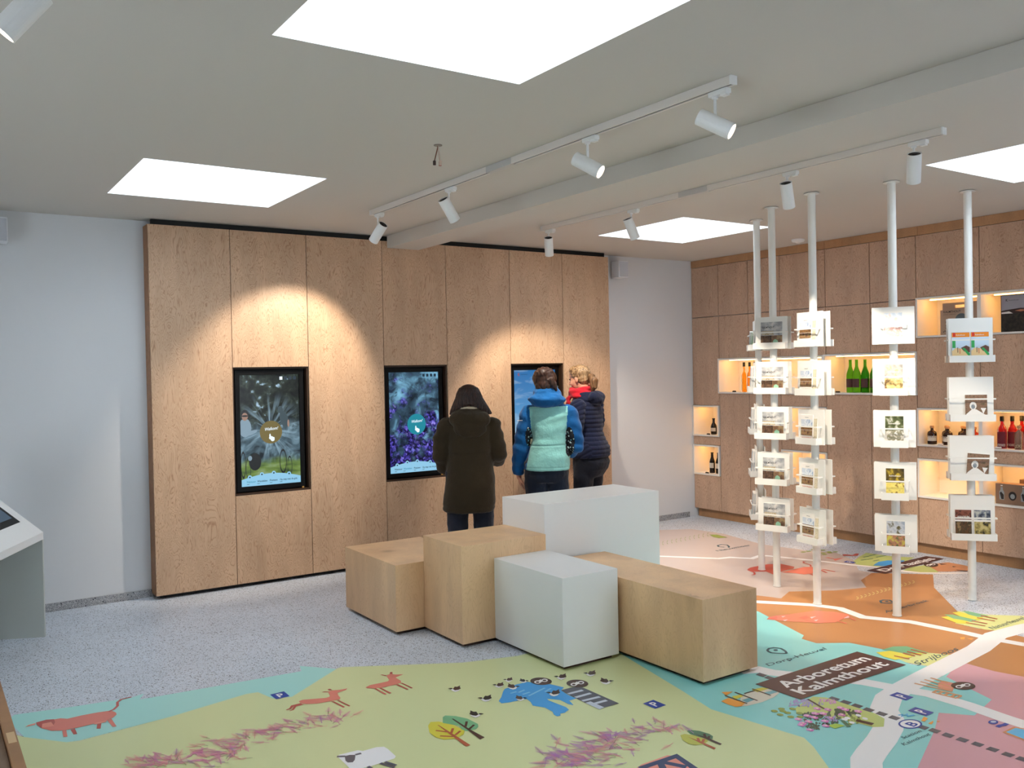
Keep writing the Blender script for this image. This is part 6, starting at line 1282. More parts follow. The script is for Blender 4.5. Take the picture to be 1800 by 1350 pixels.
MB().add(*kbox(.02, Lk-.02, Dk-.03, Dk-.01, lambda b_: 0, lambda b_: top(b_)-.047)).build('back_panel', mat('kiosk_back', (196, 200, 196), .45), t)
s_ = MB().add(*kbox(.10, Lk-.1, .10, Dk-.06, lambda b_: top(b_)-.002, lambda b_: top(b_)+.0012)).build('screen', BEZEL, t)
km = mat('kiosk_picture', (12, 20, 30), .15, emit=(46, 74, 98), estr=.5, var=.3, vscale=6)
MB().add(*kbox(.135, Lk-.135, .135, Dk-.09, lambda b_: top(b_)+.0013, lambda b_: top(b_)+.0018)).build('picture', km, s_)
t = thing('wooden_counter', 'brown wooden counter corner with pale finger joints at the lower left', 'counter', (-.35, 2.6, 0))
MB().box(-.53, .53, -1.6, 1.6, .02, .712).build('body', DESK_WOOD, t)
MB().box(-.53, .528, -1.6, 1.6, .712, .735).build('top_panel', DESK_WOOD, t)
MB().box(.53, .556, -1.61, 1.61, .02, .75).build('edge_board', DESK_EDGE, t)
for y in (-.62, -.02, .58, 1.18): MB().box(.534, .5525, y-.04, y+.04, .7495, .7508).build('finger_joint', DESK_PALE, t)
# ------------------------------------------------------------------ display posts with leaflet trays
CAM = Vector((0, 0, 0)); LEFT = Vector((-.829, .559, 0))
def holder(t, z0, h, w, rotz, face_w):
    Rz = Matrix.Rotation(rotz, 4, 'Z'); Rz.translation = Vector((0, 0, z0))
    p = MB().box(-w/2, w/2, .029, .0335, 0, h, bev=.001).xf(Rz).build('holder', WHITE_MET, t)
    def ring(zlo, zhi, d, th, inset):
        q = face_w/2-inset; o_ = [(-q, .034), (-q, d), (q, d), (q, .034)]; i_ = [(-q+th, .034), (-q+th, d-th), (q-th, d-th), (q-th, .034)]
        b = MB()
        for k in range(3): b.prism([o_[k], o_[k+1], i_[k+1], i_[k]], zlo, zhi)
        return b
    b = ring(0, .047, .086, .004, 0); b.prism([(-face_w/2, .034), (-face_w/2, .083), (face_w/2, .083), (face_w/2, .034)], .0005, .004); b.xf(Rz).build('tray', WHITE_MET, p)
    ring(h*.49, h*.49+.009, .078, .005, -.004).xf(Rz).build('retaining_bar', WHITE_MET, p)
    return Rz
posts = {}
def post(x, y, label, tops, h, w, theta, face_w=.25):
    t = thing('display_post', label, 'display rack', (x, y, 0), 0, 'floor-to-ceiling display posts')
    MB().tube([(0, 0, .004), (0, 0, CEIL-.006)], .0265, 28).build('pole', WHITE_MET, t)
    b = MB().lathe([(.052, CEIL-.009), (.052, CEIL-.005)], 28); b.lathe([(.042, CEIL-.005), (.042, CEIL-.0008)], 28); b.build('ceiling_flange', WHITE_MET, t)
    MB().lathe([(.030, .0035), (.030, .009)], 28).build('foot_ring', WHITE_MET, t)
    c = -Vector((x, y, 0)).normalized(); lf = Vector((c.y, -c.x, 0)); lf = lf if lf.dot(LEFT) > 0 else -lf
    n_ = c*math.cos(R(theta))+lf*math.sin(R(theta)); rz = math.atan2(-n_.x, n_.y)
    for zt in tops:
        holder(t, zt-h, h, w, rz, face_w); holder(t, zt-h, h, w, rz+math.pi, face_w)
    posts[label] = (t, rz); return (x, y, rz, [zt-h for zt in tops], h)
TOPS = (2.025, 1.69, 1.353, 1.012, .668)
P1 = post(5.715, 4.887, 'rearmost white display post with its trays turned sideways', TOPS, .24, .25, 86)
P2 = post(5.371, 4.449, 'white display post with grey KALMTHOUT booklets, second from the back', TOPS, .24, .25, 24)
P3 = post(5.184, 3.948, 'white display post with landscape leaflets, third from the back', TOPS, .24, .25, 47, .2)
P4 = post(5.338, 3.444, 'white display post in the middle with mixed picture cards facing the camera', TOPS, .24, .255, 2, .165)
P5 = post(6.102, 3.361, 'white display post at the right with orange leaflets in its taller trays', (1.962, 1.555, 1.148, .735), .305, .28, -12, .285)
def pic(name, c1, c2, c3=None, sc=30): 
    if 'pic_'+name in MATS: return MATS['pic_'+name]
    m = mat('pic_'+name, c1, .35); n = N(m); tc = n.new('TexCoord'); t_ = n.new('TexNoise', i_Scale=float(sc), i_Detail=6.0, i_Distortion=.5); n.link(tc.outputs['Object'], t_.inputs['Vector'])
    n.link(n.ramp(t_.outputs['Fac'], [(.36, c1), (.52, c2), (.64, c3 or c2)]), n.b.inputs['Base Color']); return m
PAPER = mat('paper', (236, 232, 226), .6); INKM = mat('print_ink', (44, 44, 46), .6); REDINK = mat('print_red', (206, 96, 76), .6)
def leaflet(Pp, lev, dx, w, h, prints, texts, label, group, th=.010, y0=.037, tilt=0, zoff=.006, name='leaflet', side=0):
    x, y, rz, zs, hh = Pp
    t = thing(name, label, 'leaflet', (x, y, zs[lev]+zoff), rz+(math.pi if side else 0), group)
    q = Matrix.Rotation(R(tilt), 4, 'Y'); q.translation = Vector((dx, y0, 0)); lean = Matrix.Rotation(R(3), 4, 'X'); q = q @ lean
    MB().box(-w/2, w/2, 0, th, 0, h).xf(q).build('paper_stack', PAPER, t)
    # front prints: x from 0..1 right-to-left as seen from the front is mirrored, so u runs +x
    for k, (pts, m) in enumerate(prints):
        yy = th+.0004+.0001*k
        MB().add([((.5-u)*w, yy, v*h) for u, v in pts], [tuple(range(len(pts)))]).xf(q).build('printed_picture', m, t, fix=False)
    if texts:
        mb = MB(); mats = []
        for s, u, v, wd, hg, m in texts:
            if m not in mats: mats.append(m)
            add_text(mb, s, ((.5-u)*w, th+.0012, v*h), (-wd*w, 0, 0), (0, 0, hg*h), mats.index(m), .6)
        mb.xf(q).build('lettering', mats, t, fix=False)
rect = lambda u0, u1, v0, v1: [(u0, v0), (u1, v0), (u1, v1), (u0, v1)]
ORD = ['top', 'second', 'third', 'fourth', 'lowest']
SKYG = pic('grey_sky', (150, 152, 156), (186, 186, 186), (214, 210, 204), 22); HEATH = pic('heath', (96, 74, 58), (136, 104, 78), (160, 136, 100), 40); BARK = pic('bark', (58, 44, 36), (96, 72, 56), (120, 92, 70), 50)
MINT = mat('pic_mint', (150, 196, 168), .5); REED = pic('reeds', (170, 160, 140), (196, 184, 160), (150, 132, 100), 60)
for k in range(5):
    leaflet(P2, k, -.004, .168, .195, [(rect(0, 1, .48, 1), SKYG), (rect(.04, .6, .5, .66), REED), (rect(0, .5, 0, .48), BARK), (rect(.5, 1, 0, .48), HEATH), ([(.56, .1), (.62, .04), (.76, .04), (.82, .1), (.8, .28), (.68, .34), (.58, .28)], MINT)], [('KALMTHOUT', .07, .76, .56, .075, INKM)],
            'grey KALMTHOUT picture booklet in the %s tray of its post' % ORD[k], 'KALMTHOUT booklets on the second post')
CLOUD = pic('cloud', (196, 206, 218), (226, 230, 234), (150, 172, 200), 30); HILL = pic('hill', (60, 48, 36), (150, 108, 66), (58, 70, 48), 70); PEOPLE = pic('crowd', (80, 56, 44), (168, 128, 96), (96, 110, 62), 80)
for k in range(5):
    leaflet(P3, k, .035, .118, .195, [(rect(.03, .97, .6, .84), CLOUD), (rect(.03, .97, .47, .6), HILL), (rect(.03, .97, .27, .46), PEOPLE)], [('natuur', .36, .9, .3, .03, INKM), ('wandelen', .1, .18, .8, .04, REDINK)],
            'white leaflet with a landscape picture in the %s tray of its post' % ORD[k], 'landscape leaflets on the third post')
    leaflet(P3, k, -.045, .035, .19, [(rect(.05, .95, .1, .9), pic('side_leaf', (206, 196, 170), (226, 216, 190), (170, 160, 130), 60))], [], 'narrow cream leaflet beside the landscape leaflet in the %s tray' % ORD[k], 'narrow leaflets on the third post', th=.006)
C4 = [((196, 208, 222), (226, 232, 238), (232, 206, 196)), ((150, 146, 140), (206, 198, 186), (226, 206, 140)), ((52, 60, 40), (96, 104, 66), (200, 200, 186)), ((60, 52, 30), (110, 92, 40), (196, 170, 60)), ((150, 160, 176), (196, 200, 206), (96, 90, 60))]
D4 = [((236, 214, 208), (206, 160, 150), (240, 228, 222)), ((120, 90, 60), (226, 200, 130), (240, 222, 170)), ((226, 220, 210), (120, 116, 84), (238, 234, 226)), ((236, 214, 110), (246, 228, 130), (150, 120, 50)), ((206, 200, 90), (180, 120, 100), (96, 110, 60))]
N4 = ['pale blue winter', 'grey and yellow', 'dark green', 'yellow autumn', 'flower garden']
for k in range(5):
    leaflet(P4, k, 0, .114, .2, [(rect(.02, .98, .52, .98), pic('card_top%d' % k, *C4[k], 26)), (rect(.02, .98, .04, .52), pic('card_low%d' % k, *D4[k], 34))], [('kalmthout', .2, .72, .6, .05, PAPER)] if k in (1, 2, 3) else [],
            '%s picture card in the %s tray of the middle post' % (N4[k], ORD[k]), 'picture cards on the middle post')
ORANGE = mat('print_orange', (240, 140, 40), .5); RED = mat('print_redbox', (214, 50, 40), .5); GRN = mat('print_green', (60, 168, 90), .5); SAND = mat('print_sand', (240, 206, 150), .5); PSKY = mat('print_sky', (206, 224, 238), .5); PBROWN = mat('print_brown', (110, 70, 56), .5)
for q, dx in enumerate((.062, -.058)):
    leaflet(P5, 0, dx, .112, .205, [(rect(0, 1, .16, 1), PSKY), (rect(0, 1, .82, .98), ORANGE), (rect(.06, .2, .84, .97), RED), (rect(.02, .2, .46, .74), GRN), ([(0, .06), (.5, .02), (1, .2), (.7, .42), (.2, .46), (0, .36)], SAND), ([(.5, .46), (.66, .34), (1, .3), (1, .48), (.8, .54)], PBROWN), ([(.58, .44), (1, .12), (1, .26), (.7, .46)], GRN), (rect(.3, .34, .3, .48), PBROWN), (rect(.42, .45, .26, .44), RED)], [('Kalmthout', .24, .87, .5, .05, PAPER)],
            'orange-topped illustrated leaflet in the top tray of the right post, %s one' % ('left', 'right')[q], 'orange leaflets on the right post')
EARTH = pic('earth', (120, 92, 74), (146, 114, 92), (96, 84, 60), 60)
for k, tl in ((1, 0), (2, -5)):
    leaflet(P5, k, -.028, .14, .185, [(rect(.04, .96, .76, .8), REDINK), (rect(.04, .96, .62, .67), REDINK)], [], 'white printed slip behind the chapel card in the %s tray of the right post' % ORD[k], 'slips on the right post', th=.004, y0=.0345, zoff=.07)
    leaflet(P5, k, -.028, .138, .152, [(rect(0, 1, 0, 1), EARTH), ([(0, .04), (1, .04), (.5, .34), (.32, .36), (.06, .14)], PAPER), ([(.36+.16*math.cos(j*.524), .5+.18*math.sin(j*.524)) for j in range(12)], PAPER), ([(.36+.09*math.cos(j*.524), .46+.11*math.sin(j*.524)) for j in range(12)], pic('chapel', (120, 130, 140), (150, 156, 160))), ([(.7, .4), (.95, .4), (.82, .14)], PAPER)], [],
            'brown card with a white chapel in the %s tray of the right post' % ORD[k], 'chapel cards on the right post', y0=.042, tilt=tl, zoff=.03)
for q, dx in enumerate((.06, -.06)):
    a_, b_ = (pic('photo_up%d' % q, *(((96, 50, 40), (140, 84, 66), (60, 40, 36)), ((40, 46, 62), (110, 116, 130), (190, 190, 180)))[q], 30), pic('photo_lo%d' % q, *(((110, 76, 46), (70, 62, 44), (150, 120, 80)), ((50, 44, 34), (176, 156, 90), (206, 190, 130)))[q], 40))
    leaflet(P5, 3, dx, .112, .205, [(rect(.04, .96, .64, .97), a_), (rect(.04, .96, .04, .58), b_)], [('WANDELEN', .16, .7, .68, .07, PAPER)] if q == 0 else [('fietsen', .16, .7, .5, .05, PAPER)], 'dark photo card in the lowest tray of the right post, %s one' % ('left', 'right')[q], 'photo cards on the right post')
BLUEG = pic('blue_grey', (120, 136, 150), (176, 188, 198), (206, 212, 216), 40)
for k in range(5):
    for q, (dx, yy) in enumerate(((-.06, .04), (.035, .046))):
        leaflet(P1, k, dx, .10, .2 if k else .15, [(rect(.05, .95, .05, .95), GRN if (k == 0 and q == 0) else BLUEG)], [], '%s leaflet bundle in the %s tray of the rearmost post, %s one' % ('green' if (k == 0 and q == 0) else 'blue-grey', ORD[k], ('left', 'right')[q]), 'leaflets on the rearmost post', th=.012+.012*q, y0=yy, tilt=(8, -6)[q])
# ------------------------------------------------------------------ goods in the niches
def glassm(name, col, tr=.9): return mat('glass_'+name, col, .06, trans=tr, ior=1.3)
G_AMBER, G_GREEN, G_RED, G_CLEAR, G_BROWN, G_DARK = glassm('amber', (255, 176, 44)), glassm('green', (96, 190, 40)), glassm('red', (214, 40, 40), .7), glassm('clear', (246, 238, 214)), mat('glass_brown', (52, 26, 14), .12), mat('glass_dark', (24, 16, 14), .12)
LABELP = mat('bottle_label', (214, 206, 192), .6); LABELD = mat('bottle_label_dark', (84, 52, 50), .6); CORK = mat('cork', (176, 134, 96), .7)
PROF = {'tall': [(.026, 0), (.0285, .004), (.0285, .17), (.026, .19), (.012, .215), (.0105, .225), (.0105, .27), (.012, .272)], 'wine': [(.034, 0), (.037, .004), (.037, .16), (.034, .18), (.016, .235), (.0135, .25), (.0135, .3), (.0145, .302), (.0145, .308)],
        'beer': [(.028, 0), (.0305, .004), (.0305, .12), (.026, .14), (.0145, .175), (.013, .215), (.0145, .217), (.0145, .225)], 'stubby': [(.03, 0), (.033, .004), (.033, .085), (.028, .105), (.0135, .13), (.012, .16), (.0145, .165), (.0145, .175)],
        'apoth': [(.036, 0), (.038, .004), (.038, .09), (.034, .106), (.013, .118), (.012, .136), (.016, .138), (.016, .144)], 'cocktail': [(.033, 0), (.035, .004), (.035, .15), (.03, .17), (.014, .195), (.013, .225), (.0145, .226)], 'flask': [(.032, 0), (.034, .004), (.034, .12), (.028, .138), (.012, .15), (.012, .17), (.015, .172), (.015, .176)]}
def bottle(y, x, z, kind, glass, label, cap=None, caph=.035, lab=None, group=None, txt=None, lz=(.2, .5)):
    t = thing('bottle', label, 'bottle', (x, y, z), R(random.uniform(-14, 14)), group); pr = PROF[kind]; H_ = pr[-1][1]; r_ = max(p for p, q in pr)
    MB().lathe(pr, 24).build('glass', glass, t)
    if cap:
        c_ = pr[-1][0]+.0012; c0 = H_-.006 if kind != 'tall' else H_-.004
        MB().lathe([(c_, c0), (c_, c0+caph), (c_*.8, c0+caph+.001)], 18).build('cap', cap, t)
    if lab:
        n = 18; a0, a1 = R(112), R(262); z0, z1 = H_*lz[0], H_*lz[1]; vs = []
        for zz in (z0, z1):
            for k in range(n+1): a = a0+(a1-a0)*k/n; vs.append(((r_+.0008)*math.cos(a), (r_+.0008)*math.sin(a), zz))
        l_ = MB().add(vs, [(k, k+1, n+2+k, n+1+k) for k in range(n)], 0, True).build('label', lab, t, fix=False)
        if txt:
            mb = MB(); vs2, fs2 = text_geo(txt[0], .5); m_ = MB(); m_.add([((r_+.0016)*math.cos(a1-.25-(a1-a0-.5)*u), (r_+.0016)*math.sin(a1-.25-(a1-a0-.5)*u), z0+txt[1]*(z1-z0)+v*txt[2]) for u, v in vs2], fs2); m_.build('label_lettering', txt[3], l_, fix=False)
    return t
XS = SX+.09
for k, y in enumerate((6.42, 6.345, 6.275, 6.20)): bottle(y*1.01, XS, 1.3925, 'tall', G_AMBER, 'slim amber bottle with a dark cap, number %s in the row of the long niche' % ('one', 'two', 'three', 'four')[k], BLACK, .045, None, 'amber bottles in the long niche')
bottle(5.72, XS, 1.3925, 'apoth', G_AMBER, 'squat amber bottle with a white label in the long niche', BLACK, .03, LABELP)
for k, (y, x) in enumerate(((5.14, 0), (5.06, -.02), (5.045, .09), (4.985, 0), (4.96, .1), (4.90, .01), (4.79, 0))): bottle(y*1.01, XS+x, 1.3965, 'wine', G_GREEN, 'green wine bottle with a dark label, %s from the left in the long niche' % ('first', 'second', 'third', 'fourth', 'fifth', 'sixth', 'seventh')[k], None, 0, LABELD, 'green bottles in the long niche', lz=(.16, .42))
bottle(6.86*1.01, XS, .9195, 'stubby', G_DARK, 'dark stubby bottle at the front of the upper corner niche', BLACK, .008, LABELP, 'corner niche bottles', lz=(.2, .42)); bottle(6.83*1.01, XS+.09, .9195, 'stubby', G_DARK, 'dark stubby bottle at the back of the upper corner niche', BLACK, .008, None, 'corner niche bottles')
bottle(6.89*1.01, XS, .4915, 'beer', G_DARK, 'tall dark beer bottle with a pale label in the lower corner niche, left one', BLACK, .008, LABELP, 'corner niche bottles', lz=(.25, .5)); bottle(6.80*1.01, XS, .4915, 'beer', G_DARK, 'tall dark beer bottle with a pale label in the lower corner niche, right one', BLACK, .008, LABELP, 'corner niche bottles', lz=(.25, .5))
bottle(5.66, XS, .5115, 'beer', mat('glass_maroon', (70, 22, 20), .12), 'single dark red bottle in the small niche behind the posts', mat('cap_maroon', (80, 26, 24), .3), .008, mat('label_maroon', (130, 60, 66), .6), lz=(.15, .4))
for k, (y, x, g_, cp) in enumerate(((4.33, -.01, G_BROWN, CORK), (4.245, .07, G_BROWN, CORK), (4.19, -.01, G_BROWN, CORK), (4.12, .1, G_BROWN, CORK), (4.075, .05, G_BROWN, CORK), (4.0, .06, glassm('coral', (236, 84, 50), .6), CORK))): bottle(y*1.012, XS+x, .9565, 'apoth', g_, '%s apothecary bottle with a cork, %s from the left on its shelf' % ('brown' if k < 5 else 'coral red', ('first', 'second', 'third', 'fourth', 'fifth', 'sixth')[k]), cp, .02, LABELP, 'apothecary bottles', ('gin', .75, .008, INKM))
for k, (y, x) in enumerate(((3.735, -.03), (3.685, .03), (3.64, .09), (3.575, .1), (3.53, .05), (3.47, .1), (3.41, .05))): bottle(y*1.01, XS+x, .9565, 'cocktail', G_RED, 'red cocktail bottle with a black cap, %s from the left on its shelf' % ('first', 'second', 'third', 'fourth', 'fifth', 'sixth', 'seventh')[k], BLACK, .04, mat('label_cocktail', (106, 18, 34), .5), 'red cocktail bottles', ('COCKTAIL', .12, .018, PAPER), (.02, .6))
for k, (y, x) in enumerate(((3.61, -.05), (3.53, -.03), (3.46, -.05))): bottle(y*1.005, XS+x, .9565, 'flask', G_CLEAR, 'clear flask bottle in front of the red bottles, %s from the left' % ('first', 'second', 'third')[k], CORK, .02, None, 'clear flasks')
KRAFT = mat('kraft_card', (176, 150, 128), .75, bump=.1, bscale=300); KRAFT_D = mat('kraft_gift', (140, 110, 88), .75)
t = thing('carrier_bag', 'kraft cardboard KALMTHOUT carrier with a slotted handle in the high niche', 'bag', (XS-.02, 4.10, 1.8945))
b = MB(); bw, bh = .165, .27
b.box(-.04, .04, -bw, bw, 0, bh-.06); b.box(-.004, .004, -bw, -.045, bh-.06, bh); b.box(-.004, .004, .055, bw, bh-.06, bh); b.box(-.004, .004, -.045, .055, bh-.02, bh); b.box(-.004, .004, -.045, .055, bh-.06, bh-.045); b.build('carton', KRAFT, t)
mb = MB(); add_text(mb, 'KALMTHOUT', (-.0412, .135, .185), (0, -.15, 0), (0, 0, .018), 0, .6); add_text(mb, 'puur natuur', (-.0412, .135, .168), (0, -.11, 0), (0, 0, .008), 0)
for cy, cz, r_, mi in ((-.02, .12, .055, 1), (-.085, .165, .035, 2), (.055, .09, .028, 3)): mb.add([(-.0408-.0001*mi, cy+r_*math.cos(j*.3), cz+r_*math.sin(j*.3)) for j in range(21)], [tuple(range(21))], mi)
for z in (.1, .07, .05): mb.box(-.0412, -.041, .10, .118, z, z+.014)
for k in range(7): mb.box(-.0412, -.041, .06+.012*k, .068+.012*k, .022+.003*(k % 3), .03+.003*(k % 3))
mb.build('printed_picture', [INKM, mat('bag_slate', (84, 96, 100), .6), pic('bag_photo', (84, 70, 54), (140, 120, 96)), mat('bag_green', (110, 136, 116), .6)], t, fix=False)
t = thing('picture_box', 'dark heath landscape picture box with a small logo in the high niche', 'picture', (XS-.02, 3.60, 1.8945))
MB().box(-.03, .03, -.15, .16, 0, .295).build('box', mat('box_black', (26, 24, 26), .5), t)
mb = MB()
for pts, mi in ((rect(0, 1, .58, 1), 0), ([(0, .58), (.1, .6), (.5, .64), (1, .6), (1, .5), (0, .5)], 2), (rect(0, 1, 0, .5), 1), ([(0, .5), (.3, .5), (.2, .56), (0, .54)], 3), ([(.35, .57), (.5, .6), (.7, .57), (.5, .54)], 4)): mb.add([(-.0305-.0001*mi, .155-u*.3, .003+v*.288) for u, v in pts], [tuple(range(len(pts)))], mi)
add_text(mb, 'K', (-.032, .12, .245), (0, -.018, 0), (0, 0, .02), 5, 1); add_text(mb, 'Kalmthout', (-.032, .095, .248), (0, -.075, 0), (0, 0, .010), 5)
mb.build('printed_picture', [mat('dusk_sky', (150, 150, 160), .5, var=.1), pic('heath_dark', (20, 20, 18), (44, 38, 34), (56, 50, 40), 40), mat('tree_line', (52, 34, 32), .6), PAPER, mat('sunset', (190, 120, 84), .5), INKM], t, fix=False)
def giftbox(x, y, z, w, h, d, label):
    t = thing('gift_box', label, 'box', (x, y, z), 0, 'gift boxes'); MB().box(-d, d, -w, w, 0, h, bev=.002).build('carton', KRAFT_D, t)
    mb = MB(); 
    for k in range(5):
        cy = w-.05-k*.085
        if cy < -w+.03: break
        if k % 2 == 0:
            mb.add([(-d-.0008, cy+a*.02, .035+b_*.11) for a, b_ in ((-.9, 0), (.9, 0), (1, .1), (1, .55), (.45, .75), (.45, .92), (-.45, .92), (-.45, .75), (-1, .55), (-1, .1))], [tuple(range(10))], 0); mb.add([(-d-.001, cy+a*.016, .04+b_*.06) for a, b_ in ((-1, 0), (.2, 0), (1, .8), (.3, 1), (-1, .6))], [tuple(range(5))], 1); mb.add([(-d-.001, cy+a*.008, .145+b_*.008) for a, b_ in ((-1, 0), (1, 0), (1, 1), (-1, 1))], [tuple(range(4))], 2)
        else:
            mb.add([(-d-.0008, cy+.031*math.cos(j*.35), .075+.04*math.sin(j*.35)*(1 if math.sin(j*.35) < 0 else .8)) for j in range(18)], [tuple(range(18))], 1); mb.add([(-d-.001, cy+.018*math.cos(j*.35), .068+.02*math.sin(j*.35)) for j in range(18)], [tuple(range(18))], 0)
    mb.build('printed_picture', [mat('gift_grey', (150, 156, 158), .6), mat('gift_black', (30, 28, 28), .6), PAPER], t, fix=False)
giftbox(XS-.02, 3.62, .5105, .19, .165, .05, 'brown gift box with bottle and glass pictures in the low niche'); giftbox(XS+.10, 3.53, .5105, .15, .195, .05, 'plain top brown gift box behind the printed gift box')
for k, (y, z, m_, w_) in enumerate(((6.56, 1.3925, 'dark', 'under the amber bottles'), (5.28, 1.3965, 'dark', 'left of the green bottles'), (6.94, .9195, 'dark', 'in the upper corner niche'), (6.97, .4915, 'dark', 'in the lower corner niche'), (4.27, .9565, 'white', 'before the brown bottles'), (3.78, .9565, 'white', 'before the red bottles'), (3.55, .9565, 'dark', 'before the clear flasks'), (5.70, .5115, 'dark', 'before the dark red bottle'))):
    t = thing('price_tag', 'small %s price tag %s' % (m_, w_), 'price tag', (SX+.012, y, z), 0, 'price tags'); MB().prism([(0, -.022), (.012, -.022), (.012, .022), (0, .022)], 0, .003).build('foot', BLACK, t); MB().add([(.0, -.022, .003), (.0, .022, .003), (.008, .022, .014), (.008, -.022, .014), (.012, -.022, .003), (.012, .022, .003)], [(0, 1, 2, 3), (4, 3, 2, 5), (0, 3, 4), (1, 5, 2)]).build('card', BLACK if m_ == 'dark' else PAPER, t)
# ------------------------------------------------------------------ visitors
SKIN = mat('skin', (214, 158, 132), .5, var=.05, vscale=20); 
def cloth(name, col, var=.12, bump=.35, bs=60, sheen=.15): return mat('cloth_'+name, col, .85, bump=bump, bscale=bs, var=var, vscale=9, sheen=sheen, spec=.2)
def hairm(name, c1, c2):
    m = mat('hair_'+name, c1, .42); n = N(m); tc = n.new('TexCoord'); mp = n.new('Mapping'); mp.inputs['Scale'].default_value = (70, 70, 5); n.link(tc.outputs['Object'], mp.inputs['Vector'])
    t_ = n.new('TexNoise', i_Scale=1.6, i_Detail=3.0, i_Distortion=.3); n.link(mp.outputs[0], t_.inputs['Vector']); n.link(n.ramp(t_.outputs['Fac'], [(.35, c1), (.65, c2)]), n.b.inputs['Base Color'])
    bp = n.new('Bump', i_Strength=.6, i_Distance=.01); n.link(t_.outputs['Fac'], bp.inputs['Height']); n.link(bp.outputs['Normal'], n.b.inputs['Normal']); return m
def head(mb, c, yaw=0, pitch=0, tilt=0):
    q = Matrix.Translation(Vector(c)) @ Matrix.Rotation(R(yaw), 4, 'Z') @ Matrix.Rotation(R(-pitch), 4, 'X') @ Matrix.Rotation(R(tilt), 4, 'Y'); h = MB()
    h.ball((0, -.012, .03), (.072, .09, .086)); h.ball((0, .022, -.03), (.06, .066, .086)); h.ball((0, .058, -.1), (.026, .024, .02)); h.ball((0, .052, .026), (.05, .03, .03))
    h.tube([(0, .080, .008), (0, .092, -.014), (0, .104, -.032)], [.008, .010, .0125], 12); h.ball((0, .100, -.034), (.015, .013, .011))
    h.ball((0, .080, -.062), (.023, .013, .007)); h.ball((0, .079, -.073), (.02, .013, .008))
    for s in (-1, 1): h.ball((s*.073, -.012, -.02), (.009, .02, .031)); h.ball((s*.034, .06, -.035), (.024, .022, .026))
    h.tube([(0, -.02, -.06), (0, -.03, -.13), (0, -.045, -.21)], [.05, .05, .06], 16)
    h.xf(q); mb.add(h.v, h.f, 0, True); return q
def hand(mb, wrist, direction, palm, side, curl=25):
    d = Vector(direction).normalized(); p = Vector(palm); p = (p-d*p.dot(d)).normalized(); a = d.cross(p)*side
    P = lambda x, y, z: Vector(wrist)+a*x+d*y+p*z
    mb.tube([P(0, -.05, 0), P(0, 0, 0), P(0, .02, 0)], [.026, .024, .026], 12, ell=.75)
    h = [P(x, y, z) for y, w_, t_ in ((.0, .024, .014), (.03, .036, .015), (.065, .042, .014), (.088, .040, .011)) for x, z in ((-w_, 0), (-w_*.7, t_), (w_*.7, t_), (w_, 0), (w_*.7, -t_), (-w_*.7, -t_))]
    mb.add(h, [(k*6+j, k*6+(j+1) % 6, (k+1)*6+(j+1) % 6, (k+1)*6+j) for k in range(3) for j in range(6)]+[(5, 4, 3, 2, 1, 0), (18, 19, 20, 21, 22, 23)], 0, True)
    for x, L, c_ in ((-.031, .066, 1.0), (-.0105, .078, .9), (.0105, .072, 1.0), (.031, .056, 1.2)):
        pts = [P(x, .078, 0)]; ang = 0
        for seg in (.42, .33, .25): ang += R(curl*c_); pts.append(pts[-1]+(d*math.cos(ang)+p*math.sin(ang))*L*seg+a*x*.06)
        mb.tube(pts, [.0088, .0085, .0078, .0066], 10); mb.ball(pts[-1], .0066, u=10, v=6)
    pts = [P(-.028, .02, .004), P(-.048, .045, .012), P(-.055, .07, .022), P(-.052, .09, .03)]; mb.tube(pts, [.0125, .011, .0095, .0078], 10); mb.ball(pts[-1], .0078, u=10, v=6)
def leg_path(mb, s, hx, rad, foot_y=0.0, spread=0.0):
    mb.tube([(hx, -.01, .86), (hx*1.02+spread*.3, .0, .62), (hx*1.0+spread*.6, .012, .48), (hx*.98+spread*.8, -.01, .30), (hx*.96+spread, -.015, .10)], rad, 16)
def shoe(t, x, m, y=0.0):
    b = MB().loft([(x, y+.05, 0, .043, .128, 2.6), (x, y+.05, .02, .045, .13, 2.6), (x, y+.045, .05, .042, .118, 2.4), (x, y+.01, .085, .04, .075, 2.2), (x, y-.015, .12, .045, .055, 2.0), (x, y-.018, .15, .046, .052, 2.0)], 24); s_ = b.build('shoe', m, t)
    MB().loft([(x, y+.05, .0005, .0445, .131, 2.6), (x, y+.05, .016, .0465, .133, 2.6)], 24).build('sole', mat('rubber_sole', (30, 28, 28), .7), s_)
def displace(me, fn):
    nrm = [v.normal.copy() for v in me.vertices]
    for v, n_ in zip(me.vertices, nrm): v.co += n_*fn(v.co, n_)
def wrinkle(amp, sc): return lambda p, n_: amp*(noise.noise(Vector((p.x*sc, p.y*sc, p.z*sc*1.6)))+.5*noise.noise(p*sc*2.7))
def body(t, head_c, yaw, pitch, arms, legs, hands, tilt=0, chest=1.27):
    """one continuous skin: head, neck, torso, arms with hands, legs"""
    mb = MB(); hq = head(mb, head_c, yaw, pitch, tilt)
    hx, hy, hz = head_c
    mb.loft([(0, 0, .84, .13, .09), (0, 0, 1.0, .115, .085), (0, .0, 1.15, .13, .09), (0, .0, chest, .14, .08), (hx*.6, hy*.3, chest+.05, .09, .06), (hx*.8, hy*.5, chest+.1, .055, .05)], 20)
    for path in arms: mb.tube(path, [.045, .042, .038, .034, .028][:len(path)], 12)
    for hx_, sp in legs: leg_path(mb, 0, hx_, [.075, .065, .05, .045, .035], spread=sp); 
    for a in hands: hand(mb, *a)
    o = link_mesh('body', remeshed(mb, .0065, 2), SKIN, t)
    for s in (-1, 1):
        e = MB().ball(hq @ Vector((s*.031, .0745, .004)), (.012, .009, .008), u=12, v=8).build('eye', mat('eye_dark', (74, 54, 44), .25), o)
    return o, hq
